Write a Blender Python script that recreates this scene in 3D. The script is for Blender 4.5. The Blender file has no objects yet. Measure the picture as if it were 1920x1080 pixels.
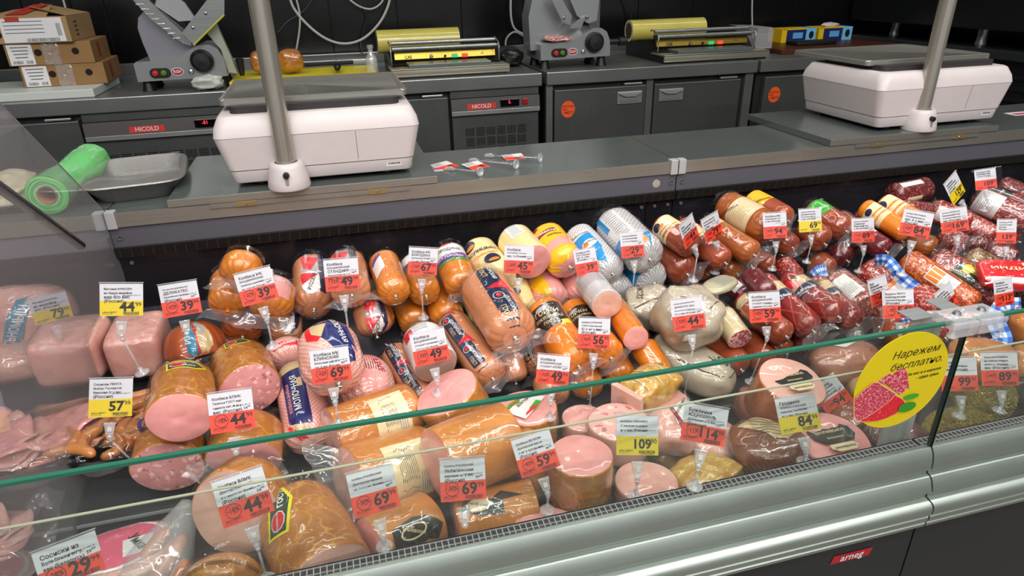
import bpy, bmesh, math, random
from mathutils import Vector, Matrix, noise
from mathutils.geometry import tessellate_polygon
random.seed(7)
SC = bpy.context.scene
COL = SC.collection
PI = math.pi
# ---------------------------------------------------------------- camera
CZ = 1.45
F = 1245.0
def _n(v): return v.normalized()
_dx = _n(Vector((5390, -710, F)))
_dz = Vector((59, 2633, F)); _dz = _n(_dz - _dx*_dz.dot(_dx))
_AX = _dx; _AZ = -_dz; _AY = _AZ.cross(_AX)
if _AY[2] < 0: _AY = -_AY
RIGHT = Vector((_AX[0], _AY[0], _AZ[0])); DOWN = Vector((_AX[1], _AY[1], _AZ[1])); FWD = Vector((_AX[2], _AY[2], _AZ[2]))
CAM = Vector((0, 0, CZ))
cam_d = bpy.data.cameras.new('camera'); cam = bpy.data.objects.new('camera', cam_d); COL.objects.link(cam)
cam_d.sensor_width = 36; cam_d.lens = F/1920*36; cam_d.clip_start = 0.02
M = Matrix((( RIGHT.x, -DOWN.x, -FWD.x, 0), (RIGHT.y, -DOWN.y, -FWD.y, 0), (RIGHT.z, -DOWN.z, -FWD.z, CZ), (0, 0, 0, 1)))
cam.matrix_world = M
SC.camera = cam
def ray(u, v): return RIGHT*(u-960) + DOWN*(v-540) + FWD*F
def P(u, v, y=None, z=None, x=None):
    d = ray(u, v)
    s = y/d.y if y is not None else ((z-CZ)/d.z if z is not None else x/d.x)
    return CAM + d*s
def depth(p): return (p-CAM).dot(FWD)
# display deck: sloping upper deck U, low front deck L (heights above the floor)
def U(y): return CZ - .788 + (y-.969)*.258
LZ = CZ - .82
def pt(u, v, h, pl='U'):
    d = ray(u, v)
    if pl == 'U': s = (-.788-.969*.258+h)/(d.z-.258*d.y)
    else:
        s = (-.82+h)/d.z
        if d.y*s > .957:      # lands on the raised deck
            s = max(.957/d.y, (-.788-.969*.258+h)/(d.z-.258*d.y))
    return CAM + d*s
# ---------------------------------------------------------------- light
SC.view_settings.view_transform = 'Standard'; SC.view_settings.look = 'None'
SC.view_settings.gamma = 1; SC.view_settings.use_curve_mapping = False
SC.view_settings.exposure = 0.0
w = bpy.data.worlds.new('world'); SC.world = w; w.use_nodes = True
w.node_tree.nodes['Background'].inputs[0].default_value = (.9, .95, 1, 1)
w.node_tree.nodes['Background'].inputs[1].default_value = .35
def area(name, loc, rot, sx, sy, power, col=(1, .96, .92)):
    l = bpy.data.lights.new(name, 'AREA'); l.shape = 'RECTANGLE'; l.size = sx; l.size_y = sy; l.energy = power; l.color = col
    o = bpy.data.objects.new(name, l); COL.objects.link(o); o.location = loc; o.rotation_euler = rot
    return o
area('case_lamp', (.6, .62, 2.75), (math.radians(-16), 0, 0), 4.4, .05, 54)
area('unseen_aisle_strip', (.2, -.45, 3.1), (math.radians(14), 0, 0), 5, .09, 66)
area('unseen_aisle_strip', (.2, -1.5, 3.1), (math.radians(20), 0, 0), 5, .09, 52)  # aisle rows are out of view; extra ones added for highlights on the film
area('unseen_aisle_strip', (.2, -2.6, 3.1), (math.radians(25), 0, 0), 5, .12, 70)
area('service_lamp', (.8, 2.25, 3.0), (math.radians(-4), 0, 0), 5, .10, 24, (1, .97, .93))
SC.cycles.transparent_max_bounces = 24
SC.cycles.max_bounces = 8
SC.cycles.caustics_reflective = False
SC.cycles.caustics_refractive = False
# ---------------------------------------------------------------- materials
def hx(h):
    r = []
    for i in (0, 2, 4):
        c = int(h[i:i+2], 16)/255
        r.append(c/12.92 if c <= .04045 else ((c+.055)/1.055)**2.4)
    return (*r, 1)
MC = {}
def newmat(name):
    m = bpy.data.materials.new(name); m.use_nodes = True
    nt = m.node_tree; b = nt.nodes['Principled BSDF']
    return m, nt, b
def inp(b, **k):
    for n, v in k.items():
        s = b.inputs[n.replace('_', ' ')]
        s.default_value = v
def N(nt, t, **k):
    n = nt.nodes.new(t)
    for a, v in k.items(): setattr(n, a, v)
    return n
def L(nt, a, b): nt.links.new(a, b)
def coords(nt, kind='Object'):
    return N(nt, 'ShaderNodeTexCoord').outputs[kind]
def noisetex(nt, scale, detail=3, rough=.5, vec=None, kind='Object', dist=0):
    t = N(nt, 'ShaderNodeTexNoise'); t.inputs['Scale'].default_value = scale; t.inputs['Detail'].default_value = detail
    t.inputs['Roughness'].default_value = rough; t.inputs['Distortion'].default_value = dist
    L(nt, vec or coords(nt, kind), t.inputs['Vector']); return t
def ramp(nt, src, stops):
    r = N(nt, 'ShaderNodeValToRGB'); e = r.color_ramp.elements
    while len(e) < len(stops): e.new(.5)
    for i, (p, c) in enumerate(stops): e[i].position = p; e[i].color = c if len(c) == 4 else (*c, 1)
    L(nt, src, r.inputs[0]); return r.outputs[0]
def mixc(nt, fac, a, b):
    m = N(nt, 'ShaderNodeMix', data_type='RGBA')
    for s, v in ((0, fac), (6, a), (7, b)):
        if hasattr(v, 'is_linked'): L(nt, v, m.inputs[s])
        else: m.inputs[s].default_value = v
    return m.outputs[2]
def plain(name, col, rough=.5, metal=0, nz=0, nscale=30, bump=0, bscale=80, coat=0, spec=.5, aniso=None):
    if name in MC: return MC[name]
    m, nt, b = newmat(name); c = hx(col) if isinstance(col, str) else col
    inp(b, Base_Color=c, Roughness=rough, Metallic=metal, Coat_Weight=coat, Specular_IOR_Level=spec)
    if nz:
        t = noisetex(nt, nscale)
        a = tuple(max(0, x*(1-nz)) for x in c[:3])+(1,); d = tuple(min(1, x*(1+nz)) for x in c[:3])+(1,)
        L(nt, ramp(nt, t.outputs[0], [(.3, a), (.7, d)]), b.inputs['Base Color'])
    if bump:
        t = noisetex(nt, bscale, 4)
        bp = N(nt, 'ShaderNodeBump'); bp.inputs['Strength'].default_value = bump; bp.inputs['Distance'].default_value = .002
        L(nt, t.outputs[0], bp.inputs['Height']); L(nt, bp.outputs[0], b.inputs['Normal'])
    MC[name] = m; return m
def steel(name, col='b9b8b2', rough=.28, sx=4, sy=300, sz=300, nz=.12, metal=.72):
    if name in MC: return MC[name]
    m, nt, b = newmat(name); c = hx(col); inp(b, Base_Color=c, Metallic=metal)
    mp = N(nt, 'ShaderNodeMapping'); mp.inputs['Scale'].default_value = (sx, sy, sz); L(nt, coords(nt), mp.inputs[0])
    t = noisetex(nt, 1, 3, .6, mp.outputs[0])
    t2 = noisetex(nt, 5, 4, .6)
    mr = N(nt, 'ShaderNodeMapRange'); mr.inputs[3].default_value = rough*.75; mr.inputs[4].default_value = rough*1.35; L(nt, t2.outputs[0], mr.inputs[0]); L(nt, mr.outputs[0], b.inputs['Roughness'])
    a = tuple(x*(1-nz) for x in c[:3])+(1,); d = tuple(min(1, x*(1+nz)) for x in c[:3])+(1,)
    L(nt, ramp(nt, t.outputs[0], [(.3, a), (.7, d)]), b.inputs['Base Color'])
    bp = N(nt, 'ShaderNodeBump'); bp.inputs['Strength'].default_value = .06; bp.inputs['Distance'].default_value = .001
    L(nt, t.outputs[0], bp.inputs['Height']); L(nt, bp.outputs[0], b.inputs['Normal'])
    MC[name] = m; return m
def ridged(nt, scale, detail=3, vec=None):
    t = N(nt, 'ShaderNodeTexNoise', noise_type='RIDGED_MULTIFRACTAL', normalize=True); t.inputs['Scale'].default_value = scale; t.inputs['Detail'].default_value = detail
    t.inputs['Distortion'].default_value = .6; L(nt, vec or coords(nt), t.inputs['Vector']); return t
def crinkle(nt, b, amt=.5, scale=45, dist=.006, coat=1.0, crough=.07):
    """clear film pulled over a product: a glossy coat with creases of its own"""
    t = ridged(nt, scale*.5, 3)
    bp = N(nt, 'ShaderNodeBump'); bp.inputs['Strength'].default_value = min(1, amt*1.3); bp.inputs['Distance'].default_value = dist
    L(nt, t.outputs[0], bp.inputs['Height']); L(nt, bp.outputs[0], b.inputs['Coat Normal'])
    inp(b, Coat_Weight=coat, Coat_Roughness=crough)
def casing(name, col, col2=None, scale=18, amt=.25, veins=None, vscale=30, vw=.05, rough=.4, sss=0, flecks=None, fscale=120, fth=.35, lattice=None, ln=(14, 5), lw=.06, nstops=(.35, .65), crs=45, mode='L'):
    if name in MC: return MC[name]
    m, nt, b = newmat(name); c = hx(col)
    inp(b, Roughness=rough)
    if sss: inp(b, Subsurface_Weight=sss, Subsurface_Scale=.004)
    t = noisetex(nt, scale, 4, .6)
    cc = ramp(nt, t.outputs[0], [(nstops[0], c), (nstops[1], hx(col2 or col))])
    if flecks:
        v = N(nt, 'ShaderNodeTexVoronoi'); v.inputs['Scale'].default_value = fscale
        nn = noisetex(nt, fscale*.7, 2); mx = mixc(nt, .012, coords(nt), nn.outputs['Color']); L(nt, mx, v.inputs['Vector'])
        sep = N(nt, 'ShaderNodeSeparateColor'); L(nt, v.outputs['Color'], sep.inputs[0])
        st = ramp(nt, sep.outputs[0], [(fth-.03, (1, 1, 1)), (fth+.03, (0, 0, 0))])
        cc = mixc(nt, st, cc, hx(flecks))
        dk = .2 if c[0] < .45 else .035
        st2 = ramp(nt, sep.outputs[1], [(dk, (1, 1, 1)), (dk+.05, (0, 0, 0))])
        k = hx(col); cc = mixc(nt, st2, cc, (k[0]*.6, k[1]*.45, k[2]*.5, 1))
    if veins:
        v = N(nt, 'ShaderNodeTexVoronoi', feature='DISTANCE_TO_EDGE'); v.inputs['Scale'].default_value = vscale
        nn = noisetex(nt, 25, 3); mx = mixc(nt, .06, coords(nt), nn.outputs['Color']); L(nt, mx, v.inputs['Vector'])
        st = ramp(nt, v.outputs['Distance'], [(0, (1, 1, 1)), (vw, (0, 0, 0))])
        g = N(nt, 'ShaderNodeMath', operation='MULTIPLY'); L(nt, st, g.inputs[0]); g.inputs[1].default_value = .7
        cc = mixc(nt, g.outputs[0], cc, hx(veins))
    if lattice:
        s = N(nt, 'ShaderNodeSeparateXYZ'); L(nt, coords(nt, 'UV'), s.inputs[0])
        outs = []
        for sg in (1, -1):
            a = N(nt, 'ShaderNodeMath', operation='MULTIPLY'); L(nt, s.outputs[0], a.inputs[0]); a.inputs[1].default_value = ln[0]
            q = N(nt, 'ShaderNodeMath', operation='MULTIPLY_ADD'); L(nt, s.outputs[1], q.inputs[0]); q.inputs[1].default_value = ln[1]*sg; L(nt, a.outputs[0], q.inputs[2])
            f = N(nt, 'ShaderNodeMath', operation='PINGPONG'); L(nt, q.outputs[0], f.inputs[0]); f.inputs[1].default_value = .5
            outs.append(f.outputs[0])
        mn = N(nt, 'ShaderNodeMath', operation='MINIMUM'); L(nt, outs[0], mn.inputs[0]); L(nt, outs[1], mn.inputs[1])
        st = ramp(nt, mn.outputs[0], [(lw, (1, 1, 1)), (lw*1.6, (0, 0, 0))])
        cc = mixc(nt, st, cc, hx(lattice))
    L(nt, cc, b.inputs['Base Color'])
    if amt: crinkle(nt, b, amt, crs)
    MC[name] = m; return m
def film_mat(name='clear_film', base=.035, gain=1.0, amt=1.0, scale=70, tint=(.99, .99, .99, 1), rough=.07, milky=0.0, edge=.5):
    if name in MC: return MC[name]
    m = bpy.data.materials.new(name); m.use_nodes = True; nt = m.node_tree; nt.nodes.clear()
    out = N(nt, 'ShaderNodeOutputMaterial'); tr = N(nt, 'ShaderNodeBsdfTransparent'); tr.inputs[0].default_value = tint
    gl = N(nt, 'ShaderNodeBsdfGlossy'); gl.inputs['Roughness'].default_value = rough
    lw = N(nt, 'ShaderNodeLayerWeight'); lw.inputs[0].default_value = .5
    if amt:
        t = ridged(nt, scale*.5, 3)
        bp = N(nt, 'ShaderNodeBump'); bp.inputs['Strength'].default_value = amt; bp.inputs['Distance'].default_value = .010
        L(nt, t.outputs[0], bp.inputs['Height']); L(nt, bp.outputs[0], gl.inputs['Normal'])
    pw = N(nt, 'ShaderNodeMath', operation='POWER'); L(nt, lw.outputs['Facing'], pw.inputs[0]); pw.inputs[1].default_value = 4
    ma = N(nt, 'ShaderNodeMath', operation='MULTIPLY_ADD'); L(nt, pw.outputs[0], ma.inputs[0]); ma.inputs[1].default_value = edge*gain; ma.inputs[2].default_value = base*gain
    ma.use_clamp = True
    mx = N(nt, 'ShaderNodeMixShader'); L(nt, ma.outputs[0], mx.inputs[0]); L(nt, tr.outputs[0], mx.inputs[1]); L(nt, gl.outputs[0], mx.inputs[2])
    last = mx.outputs[0]
    if milky:
        df = N(nt, 'ShaderNodeBsdfDiffuse'); df.inputs[0].default_value = (.85, .85, .88, 1)
        m2 = N(nt, 'ShaderNodeMixShader'); m2.inputs[0].default_value = milky; L(nt, last, m2.inputs[1]); L(nt, df.outputs[0], m2.inputs[2]); last = m2.outputs[0]
    L(nt, last, out.inputs[0]); MC[name] = m; return m
def emit(name, col, s=2):
    if name in MC: return MC[name]
    m, nt, b = newmat(name); inp(b, Base_Color=hx(col), Emission_Color=hx(col), Emission_Strength=s); MC[name] = m; return m
FILM = film_mat(base=.065, rough=.08, edge=.25)
FILM2 = film_mat('bag_film', base=.10, amt=1.0, scale=50, milky=.07, rough=.14)
CLEAR = film_mat('clear_plastic', base=.10, amt=.25, scale=90, tint=(.93, .94, .95, 1), rough=.08, milky=.24, edge=.7)
SLEEVE = film_mat('clear_sleeve', base=.025, amt=0, rough=.1, tint=(.97, .97, .98, 1), milky=0, edge=.3)
GLASS = film_mat('clear_glass', base=.04, amt=0, rough=.0, tint=(.965, .985, .975, 1), edge=.96)
GEDGE = plain('green_glass_edge', '2a6350', .2, spec=.35)
GEDGE2 = plain('pale_glass_edge', 'a9aa94', .2)
GEDGE3 = plain('dark_glass_edge', '0c2a22', .1)
WHITE = plain('white_paper', 'd9d9dc', .45)
RED = plain('red_print', 'f0472d', .45)
YEL = plain('yellow_print', 'e8cb14', .45)
BLACK = plain('black_print', '17171a', .5)
INKR = plain('dark_ink', '2a1414', .5)
WPL = plain('white_plastic', 'c6bebe', .38, nz=.02)
# ---------------------------------------------------------------- mesh helpers
def mesh_obj(name, verts, faces, mat, parent=None, smooth=False, uvs=None, me_only=False):
    me = bpy.data.meshes.new(name); me.from_pydata([tuple(v) for v in verts], [], faces)
    if mat is not None: me.materials.append(mat)
    if smooth: me.polygons.foreach_set('use_smooth', [True]*len(me.polygons))
    if uvs:
        ul = me.uv_layers.new(name='UVMap'); fl = []
        for p in me.polygons:
            for vi in p.vertices: fl += uvs[vi]
        ul.data.foreach_set('uv', fl)
    me.update()
    if me_only: return me
    o = bpy.data.objects.new(name, me); COL.objects.link(o)
    if parent: o.parent = parent
    return o
class MB:
    def __init__(s): s.v = []; s.f = []
    def add(s, vs, fs, mtx=None):
        k = len(s.v); s.v += [(mtx @ Vector(v)) if mtx else Vector(v) for v in vs]; s.f += [tuple(i+k for i in f) for f in fs]; return s
    def box(s, a, b, mtx=None, bev=0):
        (x0, y0, z0), (x1, y1, z1) = a, b
        x0, x1 = min(x0, x1), max(x0, x1); y0, y1 = min(y0, y1), max(y0, y1); z0, z1 = min(z0, z1), max(z0, z1)
        if bev <= 0:
            return s.add([(x0, y0, z0), (x1, y0, z0), (x1, y1, z0), (x0, y1, z0), (x0, y0, z1), (x1, y0, z1), (x1, y1, z1), (x0, y1, z1)],
                [(0, 3, 2, 1), (4, 5, 6, 7), (0, 1, 5, 4), (1, 2, 6, 5), (2, 3, 7, 6), (3, 0, 4, 7)], mtx)
        bm = bmesh.new(); bmesh.ops.create_cube(bm, size=1)
        bmesh.ops.scale(bm, vec=(x1-x0, y1-y0, z1-z0), verts=bm.verts); bmesh.ops.translate(bm, vec=((x0+x1)/2, (y0+y1)/2, (z0+z1)/2), verts=bm.verts)
        bmesh.ops.bevel(bm, geom=list(bm.edges), offset=bev, segments=2, affect='EDGES', profile=.6)
        bm.verts.index_update(); s.add([v.co.copy() for v in bm.verts], [tuple(v.index for v in f.verts) for f in bm.faces], mtx); bm.free(); return s
    def lathe(s, prof, n=24, mtx=None, cap=True, sx=1, sy=1):
        vs = []; fs = []
        for (r, z) in prof:
            for i in range(n): a = 2*PI*i/n; vs.append((r*math.cos(a)*sx, r*math.sin(a)*sy, z))
        for j in range(len(prof)-1):
            for i in range(n): k = (i+1) % n; fs.append((j*n+i, j*n+k, (j+1)*n+k, (j+1)*n+i))
        if cap:
            fs.append(tuple(range(n))[::-1]); fs.append(tuple((len(prof)-1)*n+i for i in range(n)))
        return s.add(vs, fs, mtx)
    def tube(s, pts, r, n=8, closed=False):
        pts = [Vector(p) for p in pts]; m = len(pts); vs = []; fs = []; up = None
        for i, p in enumerate(pts):
            t = (pts[min(i+1, m-1)]-pts[max(i-1, 0)]).normalized()
            if up is None: up = t.orthogonal().normalized()
            up = (up - t*up.dot(t)).normalized(); b = t.cross(up); rr = r[i] if isinstance(r, (list, tuple)) else r
            for k in range(n): a = 2*PI*k/n; vs.append(p+(up*math.cos(a)+b*math.sin(a))*rr)
        for i in range(m-1):
            for k in range(n): q = (k+1) % n; fs.append((i*n+k, i*n+q, (i+1)*n+q, (i+1)*n+k))
        fs.append(tuple(range(n))[::-1]); fs.append(tuple((m-1)*n+k for k in range(n)))
        return s.add(vs, fs)
    def prism(s, poly, a, b, axis='x', mtx=None):
        """extrude a closed 2D outline; axis x: outline is (y,z)"""
        n = len(poly); vs = []
        for t in (a, b):
            for (p, q) in poly: vs.append({'x': (t, p, q), 'y': (p, t, q), 'z': (p, q, t)}[axis])
        fs = [(i, (i+1) % n, n+(i+1) % n, n+i) for i in range(n)]
        tri = tessellate_polygon([[Vector((p, q, 0)) for p, q in poly]])
        fs += [tuple(t) for t in tri] + [tuple(n+i for i in t[::-1]) for t in tri]
        return s.add(vs, fs, mtx)
    def make(s, name, mat, parent=None, smooth=False, fixn=True):
        o = mesh_obj(name, s.v, s.f, mat, parent, smooth)
        if fixn:
            bm = bmesh.new(); bm.from_mesh(o.data); bmesh.ops.recalc_face_normals(bm, faces=bm.faces); bm.to_mesh(o.data); bm.free()
        if smooth == 'auto': autosmooth(o)
        return o
def autosmooth(o, ang=40):
    me = o.data; me.polygons.foreach_set('use_smooth', [True]*len(me.polygons))
    bm = bmesh.new(); bm.from_mesh(me)
    for e in bm.edges:
        if len(e.link_faces) != 2 or e.calc_face_angle(0) > math.radians(ang): e.smooth = False
    bm.to_mesh(me); bm.free()
LABELS = {}
def tag(o, label, cat, group=None, kind=None):
    if label: o['label'] = label
    if cat: o['category'] = cat
    if group: o['group'] = group
    if kind: o['kind'] = kind
    return o
def empty(name, loc=(0, 0, 0), mtx=None, label=None, cat=None, group=None):
    o = bpy.data.objects.new(name, None); COL.objects.link(o); o.empty_display_size = .02
    if mtx is not None: o.matrix_world = mtx
    else: o.location = loc
    return tag(o, label, cat, group)
def struct(o): o['kind'] = 'structure'; return o
def frame(origin, x, y, z):
    return Matrix(((x.x, y.x, z.x, origin.x), (x.y, y.y, z.y, origin.y), (x.z, y.z, z.z, origin.z), (0, 0, 0, 1)))
# ---------------------------------------------------------------- text
_tc = {}
def text_geo(s, size=1.0, bold=0, shear=0, space=1.0):
    """text as flat triangles, centred; returns verts (x,y), faces, width"""
    key = (s, bold, shear, space)
    if key not in _tc:
        c = bpy.data.curves.new('t', 'FONT'); c.body = s; c.size = 1; c.resolution_u = 2; c.align_x = 'CENTER'; c.align_y = 'CENTER'
        c.offset = bold; c.shear = shear; c.space_character = space
        o = bpy.data.objects.new('t', c); COL.objects.link(o)
        dg = bpy.context.evaluated_depsgraph_get(); dg.update()
        me = bpy.data.meshes.new_from_object(o.evaluated_get(dg))
        vs = [(v.co.x, v.co.y) for v in me.vertices]; fs = [tuple(p.vertices) for p in me.polygons]
        bpy.data.objects.remove(o); bpy.data.curves.remove(c); bpy.data.meshes.remove(me)
        if vs:
            xs = [a for a, _ in vs]; wd = max(xs)-min(xs)
        else: wd = 0
        _tc[key] = (vs, fs, wd)
    vs, fs, wd = _tc[key]
    return [(a*size, b*size) for a, b in vs], fs, wd*size
def put_text(mb, S, s, cx, cy, size, rot=0, off=.0008, bold=0, shear=0, fitw=None, squash=1, align='c'):
    vs, fs, wd = text_geo(s, size, bold, shear)
    k = min(1.0, fitw/wd) if (fitw and wd > 0) else 1.0
    dx = {'c': 0, 'l': wd*k/2, 'r': -wd*k/2}[align]
    ca, sa = math.cos(rot), math.sin(rot); out = []
    for a, b in vs:
        a = a*k*squash+dx; b = b*k
        out.append(S(cx+a*ca-b*sa, cy+a*sa+b*ca, off))
    mb.add(out, fs)
def patch(mb, S, outline, off=.0005, rings=5):
    """star-shaped print laid on a surface map S(s,u,off)"""
    n = len(outline); cx = sum(a for a, _ in outline)/n; cy = sum(b for _, b in outline)/n
    vs = [S(cx, cy, off)]; fs = []
    for r in range(1, rings+1):
        t = r/rings
        for a, b in outline: vs.append(S(cx+(a-cx)*t, cy+(b-cy)*t, off))
    for i in range(n): fs.append((0, 1+i, 1+(i+1) % n))
    for r in range(rings-1):
        for i in range(n):
            a = 1+r*n+i; b = 1+r*n+(i+1) % n; fs.append((a, a+n, b+n, b))
    mb.add(vs, fs)
def o_rect(cx, cy, w, h, n=6, r=0):
    pts = []
    c = [(-w/2, -h/2), (w/2, -h/2), (w/2, h/2), (-w/2, h/2)]
    for i in range(4):
        a, b = c[i], c[(i+1) % 4]
        for k in range(n): t = k/n; pts.append((cx+a[0]+(b[0]-a[0])*t, cy+a[1]+(b[1]-a[1])*t))
    return pts
def o_ell(cx, cy, rx, ry, n=28, a0=0): return [(cx+rx*math.cos(2*PI*i/n+a0), cy+ry*math.sin(2*PI*i/n+a0)) for i in range(n)]
def o_poly(pts, n=4):
    out = []
    for i in range(len(pts)):
        a, b = pts[i], pts[(i+1) % len(pts)]
        for k in range(n): t = k/n; out.append((a[0]+(b[0]-a[0])*t, a[1]+(b[1]-a[1])*t))
    return out
def bars(mb, S, cx, cy, w, h, n=18, off=.0008, seed=1, rot=0):
    rr = random.Random(seed); x = -w/2; ca, sa = math.cos(rot), math.sin(rot)
    while x < w/2:
        bw = w/n*rr.uniform(.25, .9)
        q = [(x, -h/2), (x+bw, -h/2), (x+bw, h/2), (x, h/2)]
        mb.add([S(cx+a*ca-b*sa, cy+a*sa+b*ca, off) for a, b in q], [(0, 1, 2, 3)]); x += bw+w/n*rr.uniform(.3, .8)
def ringp(mb, S, cx, cy, r, t, off=.0008, n=28):
    a = [S(cx+r*math.cos(2*PI*i/n), cy+r*math.sin(2*PI*i/n), off) for i in range(n)]
    b = [S(cx+(r-t)*math.cos(2*PI*i/n), cy+(r-t)*math.sin(2*PI*i/n), off) for i in range(n)]
    mb.add(a+b, [(i, (i+1) % n, n+(i+1) % n, n+i) for i in range(n)])
# ---------------------------------------------------------------- room
DARKTILE = plain('black_tile', '0d0d0e', .22, nz=.1, nscale=6)
GROUT = plain('grout', '3a3a3c', .8)
o = MB().box((-3.6, 3.33, 0), (5.2, 3.4, 3.4)).make('wall_back', GROUT); struct(o); wall = o
tile_me = None
for r in range(-2, 4):
    for c in range(-11, 17):
        if tile_me is None:
            t = MB().box((.0015, 3.318, .0015), (.2985, 3.335, .5985), bev=.0015).make('tile', DARKTILE, wall); tile_me = t.data
        else:
            t = bpy.data.objects.new('tile', tile_me); COL.objects.link(t); t.parent = wall
        t.location = (c*.3+.03, 0, 1.14+(r-0)*.6 if r < 3 else 1.14+(r)*.6)
struct(MB().box((-3.6, -4, -.1), (5.2, 3.4, 0)).make('floor', plain('floor_tile', '77736c', .35, nz=.08, nscale=3)))
struct(MB().box((5.2, -4, 0), (5.3, 3.4, 3.4)).make('wall_right', plain('dark_wall', '141415', .4)))
struct(MB().box((-3.7, -4, 0), (-3.6, 3.4, 3.4)).make('wall_left', MC['dark_wall']))
struct(MB().box((-3.6, -4, 3.4), (5.2, 3.4, 3.5)).make('ceiling', plain('ceiling_paint', 'a8a8a8', .8)))
struct(MB().box((-3.6, 3.28, 0), (5.2, 3.33, .1)).make('baseboard_back', MC['dark_wall']))
# ---------------------------------------------------------------- display cases
ST = steel('brushed_steel', '9a9c98', .3)
STD = steel('worktop_steel', '8b9491', .2, 3, 200, 200)
EDGE = steel('worktop_edge_steel', 'a5a198', .28, nz=.05)
ALU = steel('case_aluminium', 'aab4ae', .44, 2, 120, 120, .04, metal=.93)
FASC = plain('blue_grey_fascia', '54545c', .38)
LFASC = plain('lilac_grey_fascia', '6d686f', .3)
DK = plain('black_case_lining', '1b1a1e', .16, nz=.25, nscale=9)
DECK = plain('dark_grey_deck', '33353b', .3, nz=.12, nscale=12)
PERF = plain('perforated_black', '1a1614', .45)
RIB = plain('strip_rib', '3d3833', .4)
BASE = plain('black_base_panel', '191d22', .35)
LPL = plain('grey_plastic_cap', 'a7a9ab', .4)
SCREW = steel('screw_steel', '8d8d92', .3)
BK = plain('black_rubber', '0b0b0c', .5)
def z_(r): return CZ+r
J1, J2 = -.489, .812
def case(name_label, x0, x1, glass=True, rubber=True, shelf_joint=None):
    g = .0015; a, b = x0+g, x1-g
    root = empty('refrigerated_display_case', ((a+b)/2, 1.1, 0), label=name_label, cat='display case')
    root_inv = Matrix.Translation((-(a+b)/2, -1.1, 0))
    def mk(mb, nm, mat, par=None, sm=False):
        o = mb.make(nm, mat, None, sm)
        if par is None: o.parent = root; o.matrix_parent_inverse = root_inv
        else: o.parent = par
        return o
    # front aluminium profile
    prof = [(.634, -.70), (.634, -.667), (.629, -.663), (.6225, -.664), (.617, -.672), (.6135, -.685), (.6125, -.699), (.618, -.703), (.618, -.709),
            (.610, -.711), (.6065, -.716), (.6015, -.728), (.6005, -.734), (.608, -.736), (.6075, -.748), (.5965, -.7505), (.5915, -.754), (.5895, -.761), (.5905, -.770),
            (.5945, -.7725), (.5945, -.7745), (.5925, -.776), (.5935, -.786), (.5962, -.7875), (.5962, -.7895), (.5945, -.791), (.596, -.798), (.604, -.803), (.66, -.803), (.66, -.70)]
    bmp = mk(MB().prism([(p, z_(q)) for p, q in prof], a, b), 'front_bumper', ALU, None, 'auto')
    mk(MB().box((a, .609, .1), (b, .66, z_(-.803)), bev=.001), 'base_panel', BASE)
    mk(MB().box((a+.02, .66, .0), (b-.02, 1.7, z_(-.88))), 'cabinet_body', BASE)
    # grille
    gr = mk(MB().box((a+.002, .635, z_(-.70)), (b-.002, .6565, z_(-.676))), 'air_grille', PERF)
    gm = MB(); n = int((b-a)/.0082)
    for i in range(n+1):
        x = a+.003+i*(b-a-.006)/n; gm.box((x-.0007, .635, z_(-.676)), (x+.0007, .6565, z_(-.6745)))
    for k in (.6355, .6455, .6555): gm.box((a+.003, k-.0005, z_(-.676)), (b-.003, k+.0005, z_(-.6742)))
    o = mk(gm, 'grille_bars', plain('grille_grey', '8a8d90', .4), gr); o['kind'] = 'stuff'
    # decks
    mk(MB().box((a+.004, .66, z_(-.835)), (b-.004, .957, z_(-.82))), 'lower_deck', DECK)
    mk(MB().box((a+.001, .6566, z_(-.83)), (b-.001, .6605, z_(-.676))), 'front_lining', DK)
    up = MB().prism([(.957, z_(-.82)), (.957, z_(-.792)), (.9605, z_(-.7885)), (.969, z_(-.788)), (1.49, U(1.49)), (1.49, U(1.49)-.012), (.972, z_(-.82))], a+.004, b-.004)
    mk(up, 'upper_deck', DECK)
    mk(MB().box((a+.001, .955, z_(-.792)), (b-.001, .9568, z_(-.787))), 'deck_lip', plain('lip_grey', '8c8e92', .35))
    # rear lining, in two panels
    xm = .738 if x0 < .7 < x1 else (a+b)/2
    for (p, q) in ((a, xm-.0012), (xm+.0012, b)):
        w_ = mk(MB().box((p, 1.487, z_(-.70)), (q, 1.50, z_(-.527))), 'rear_lining', DK)
        sm = MB()
        for sx in (p+.022, q-.012):
            sm.lathe([(.0001, .001), (.0045, .001), (.0045, .003), (.0035, .0045), (.0001, .0045)], 12, Matrix.Translation((sx, 1.488, z_(-.546))) @ Matrix.Rotation(PI/2, 4, 'X'), cap=False)
        mk(sm, 'screw', SCREW, w_)
    pf = mk(MB().prism([(1.480, z_(-.506)), (1.470, z_(-.507)), (1.476, z_(-.530)), (1.488, z_(-.530))], a, b), 'perforated_strip', PERF)
    rb = MB(); n = int((b-a)/.0215)
    for i in range(n):
        x = a+.01+i*.0215; rb.add([(x, 1.4697, z_(-.508)), (x+.0016, 1.4697, z_(-.508)), (x+.0016-.002, 1.4757, z_(-.5298)), (x-.002, 1.4757, z_(-.5298))], [(0, 1, 2, 3)])
    for k in range(5):
        t = (k+.5)/5; y = 1.4697+.006*t; zz = z_(-.508-.0218*t); rb.add([(a, y, zz), (b, y, zz), (b, y+.0002, zz-.0006), (a, y+.0002, zz-.0006)], [(0, 1, 2, 3)])
    o = mk(rb, 'strip_ribs', RIB, pf); o['kind'] = 'stuff'
    # worktop
    wt = mk(MB().box((a, 1.4745, z_(-.438)), (b, 1.775, z_(-.43)), bev=.001), 'worktop', STD)
    mk(MB().box((a, 1.474, z_(-.461)), (b, 1.4765, z_(-.4305))), 'worktop_front_edge', EDGE)
    mk(MB().box((a, 1.475, z_(-.462)), (b, 1.76, z_(-.438))), 'worktop_core', BK)
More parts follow.
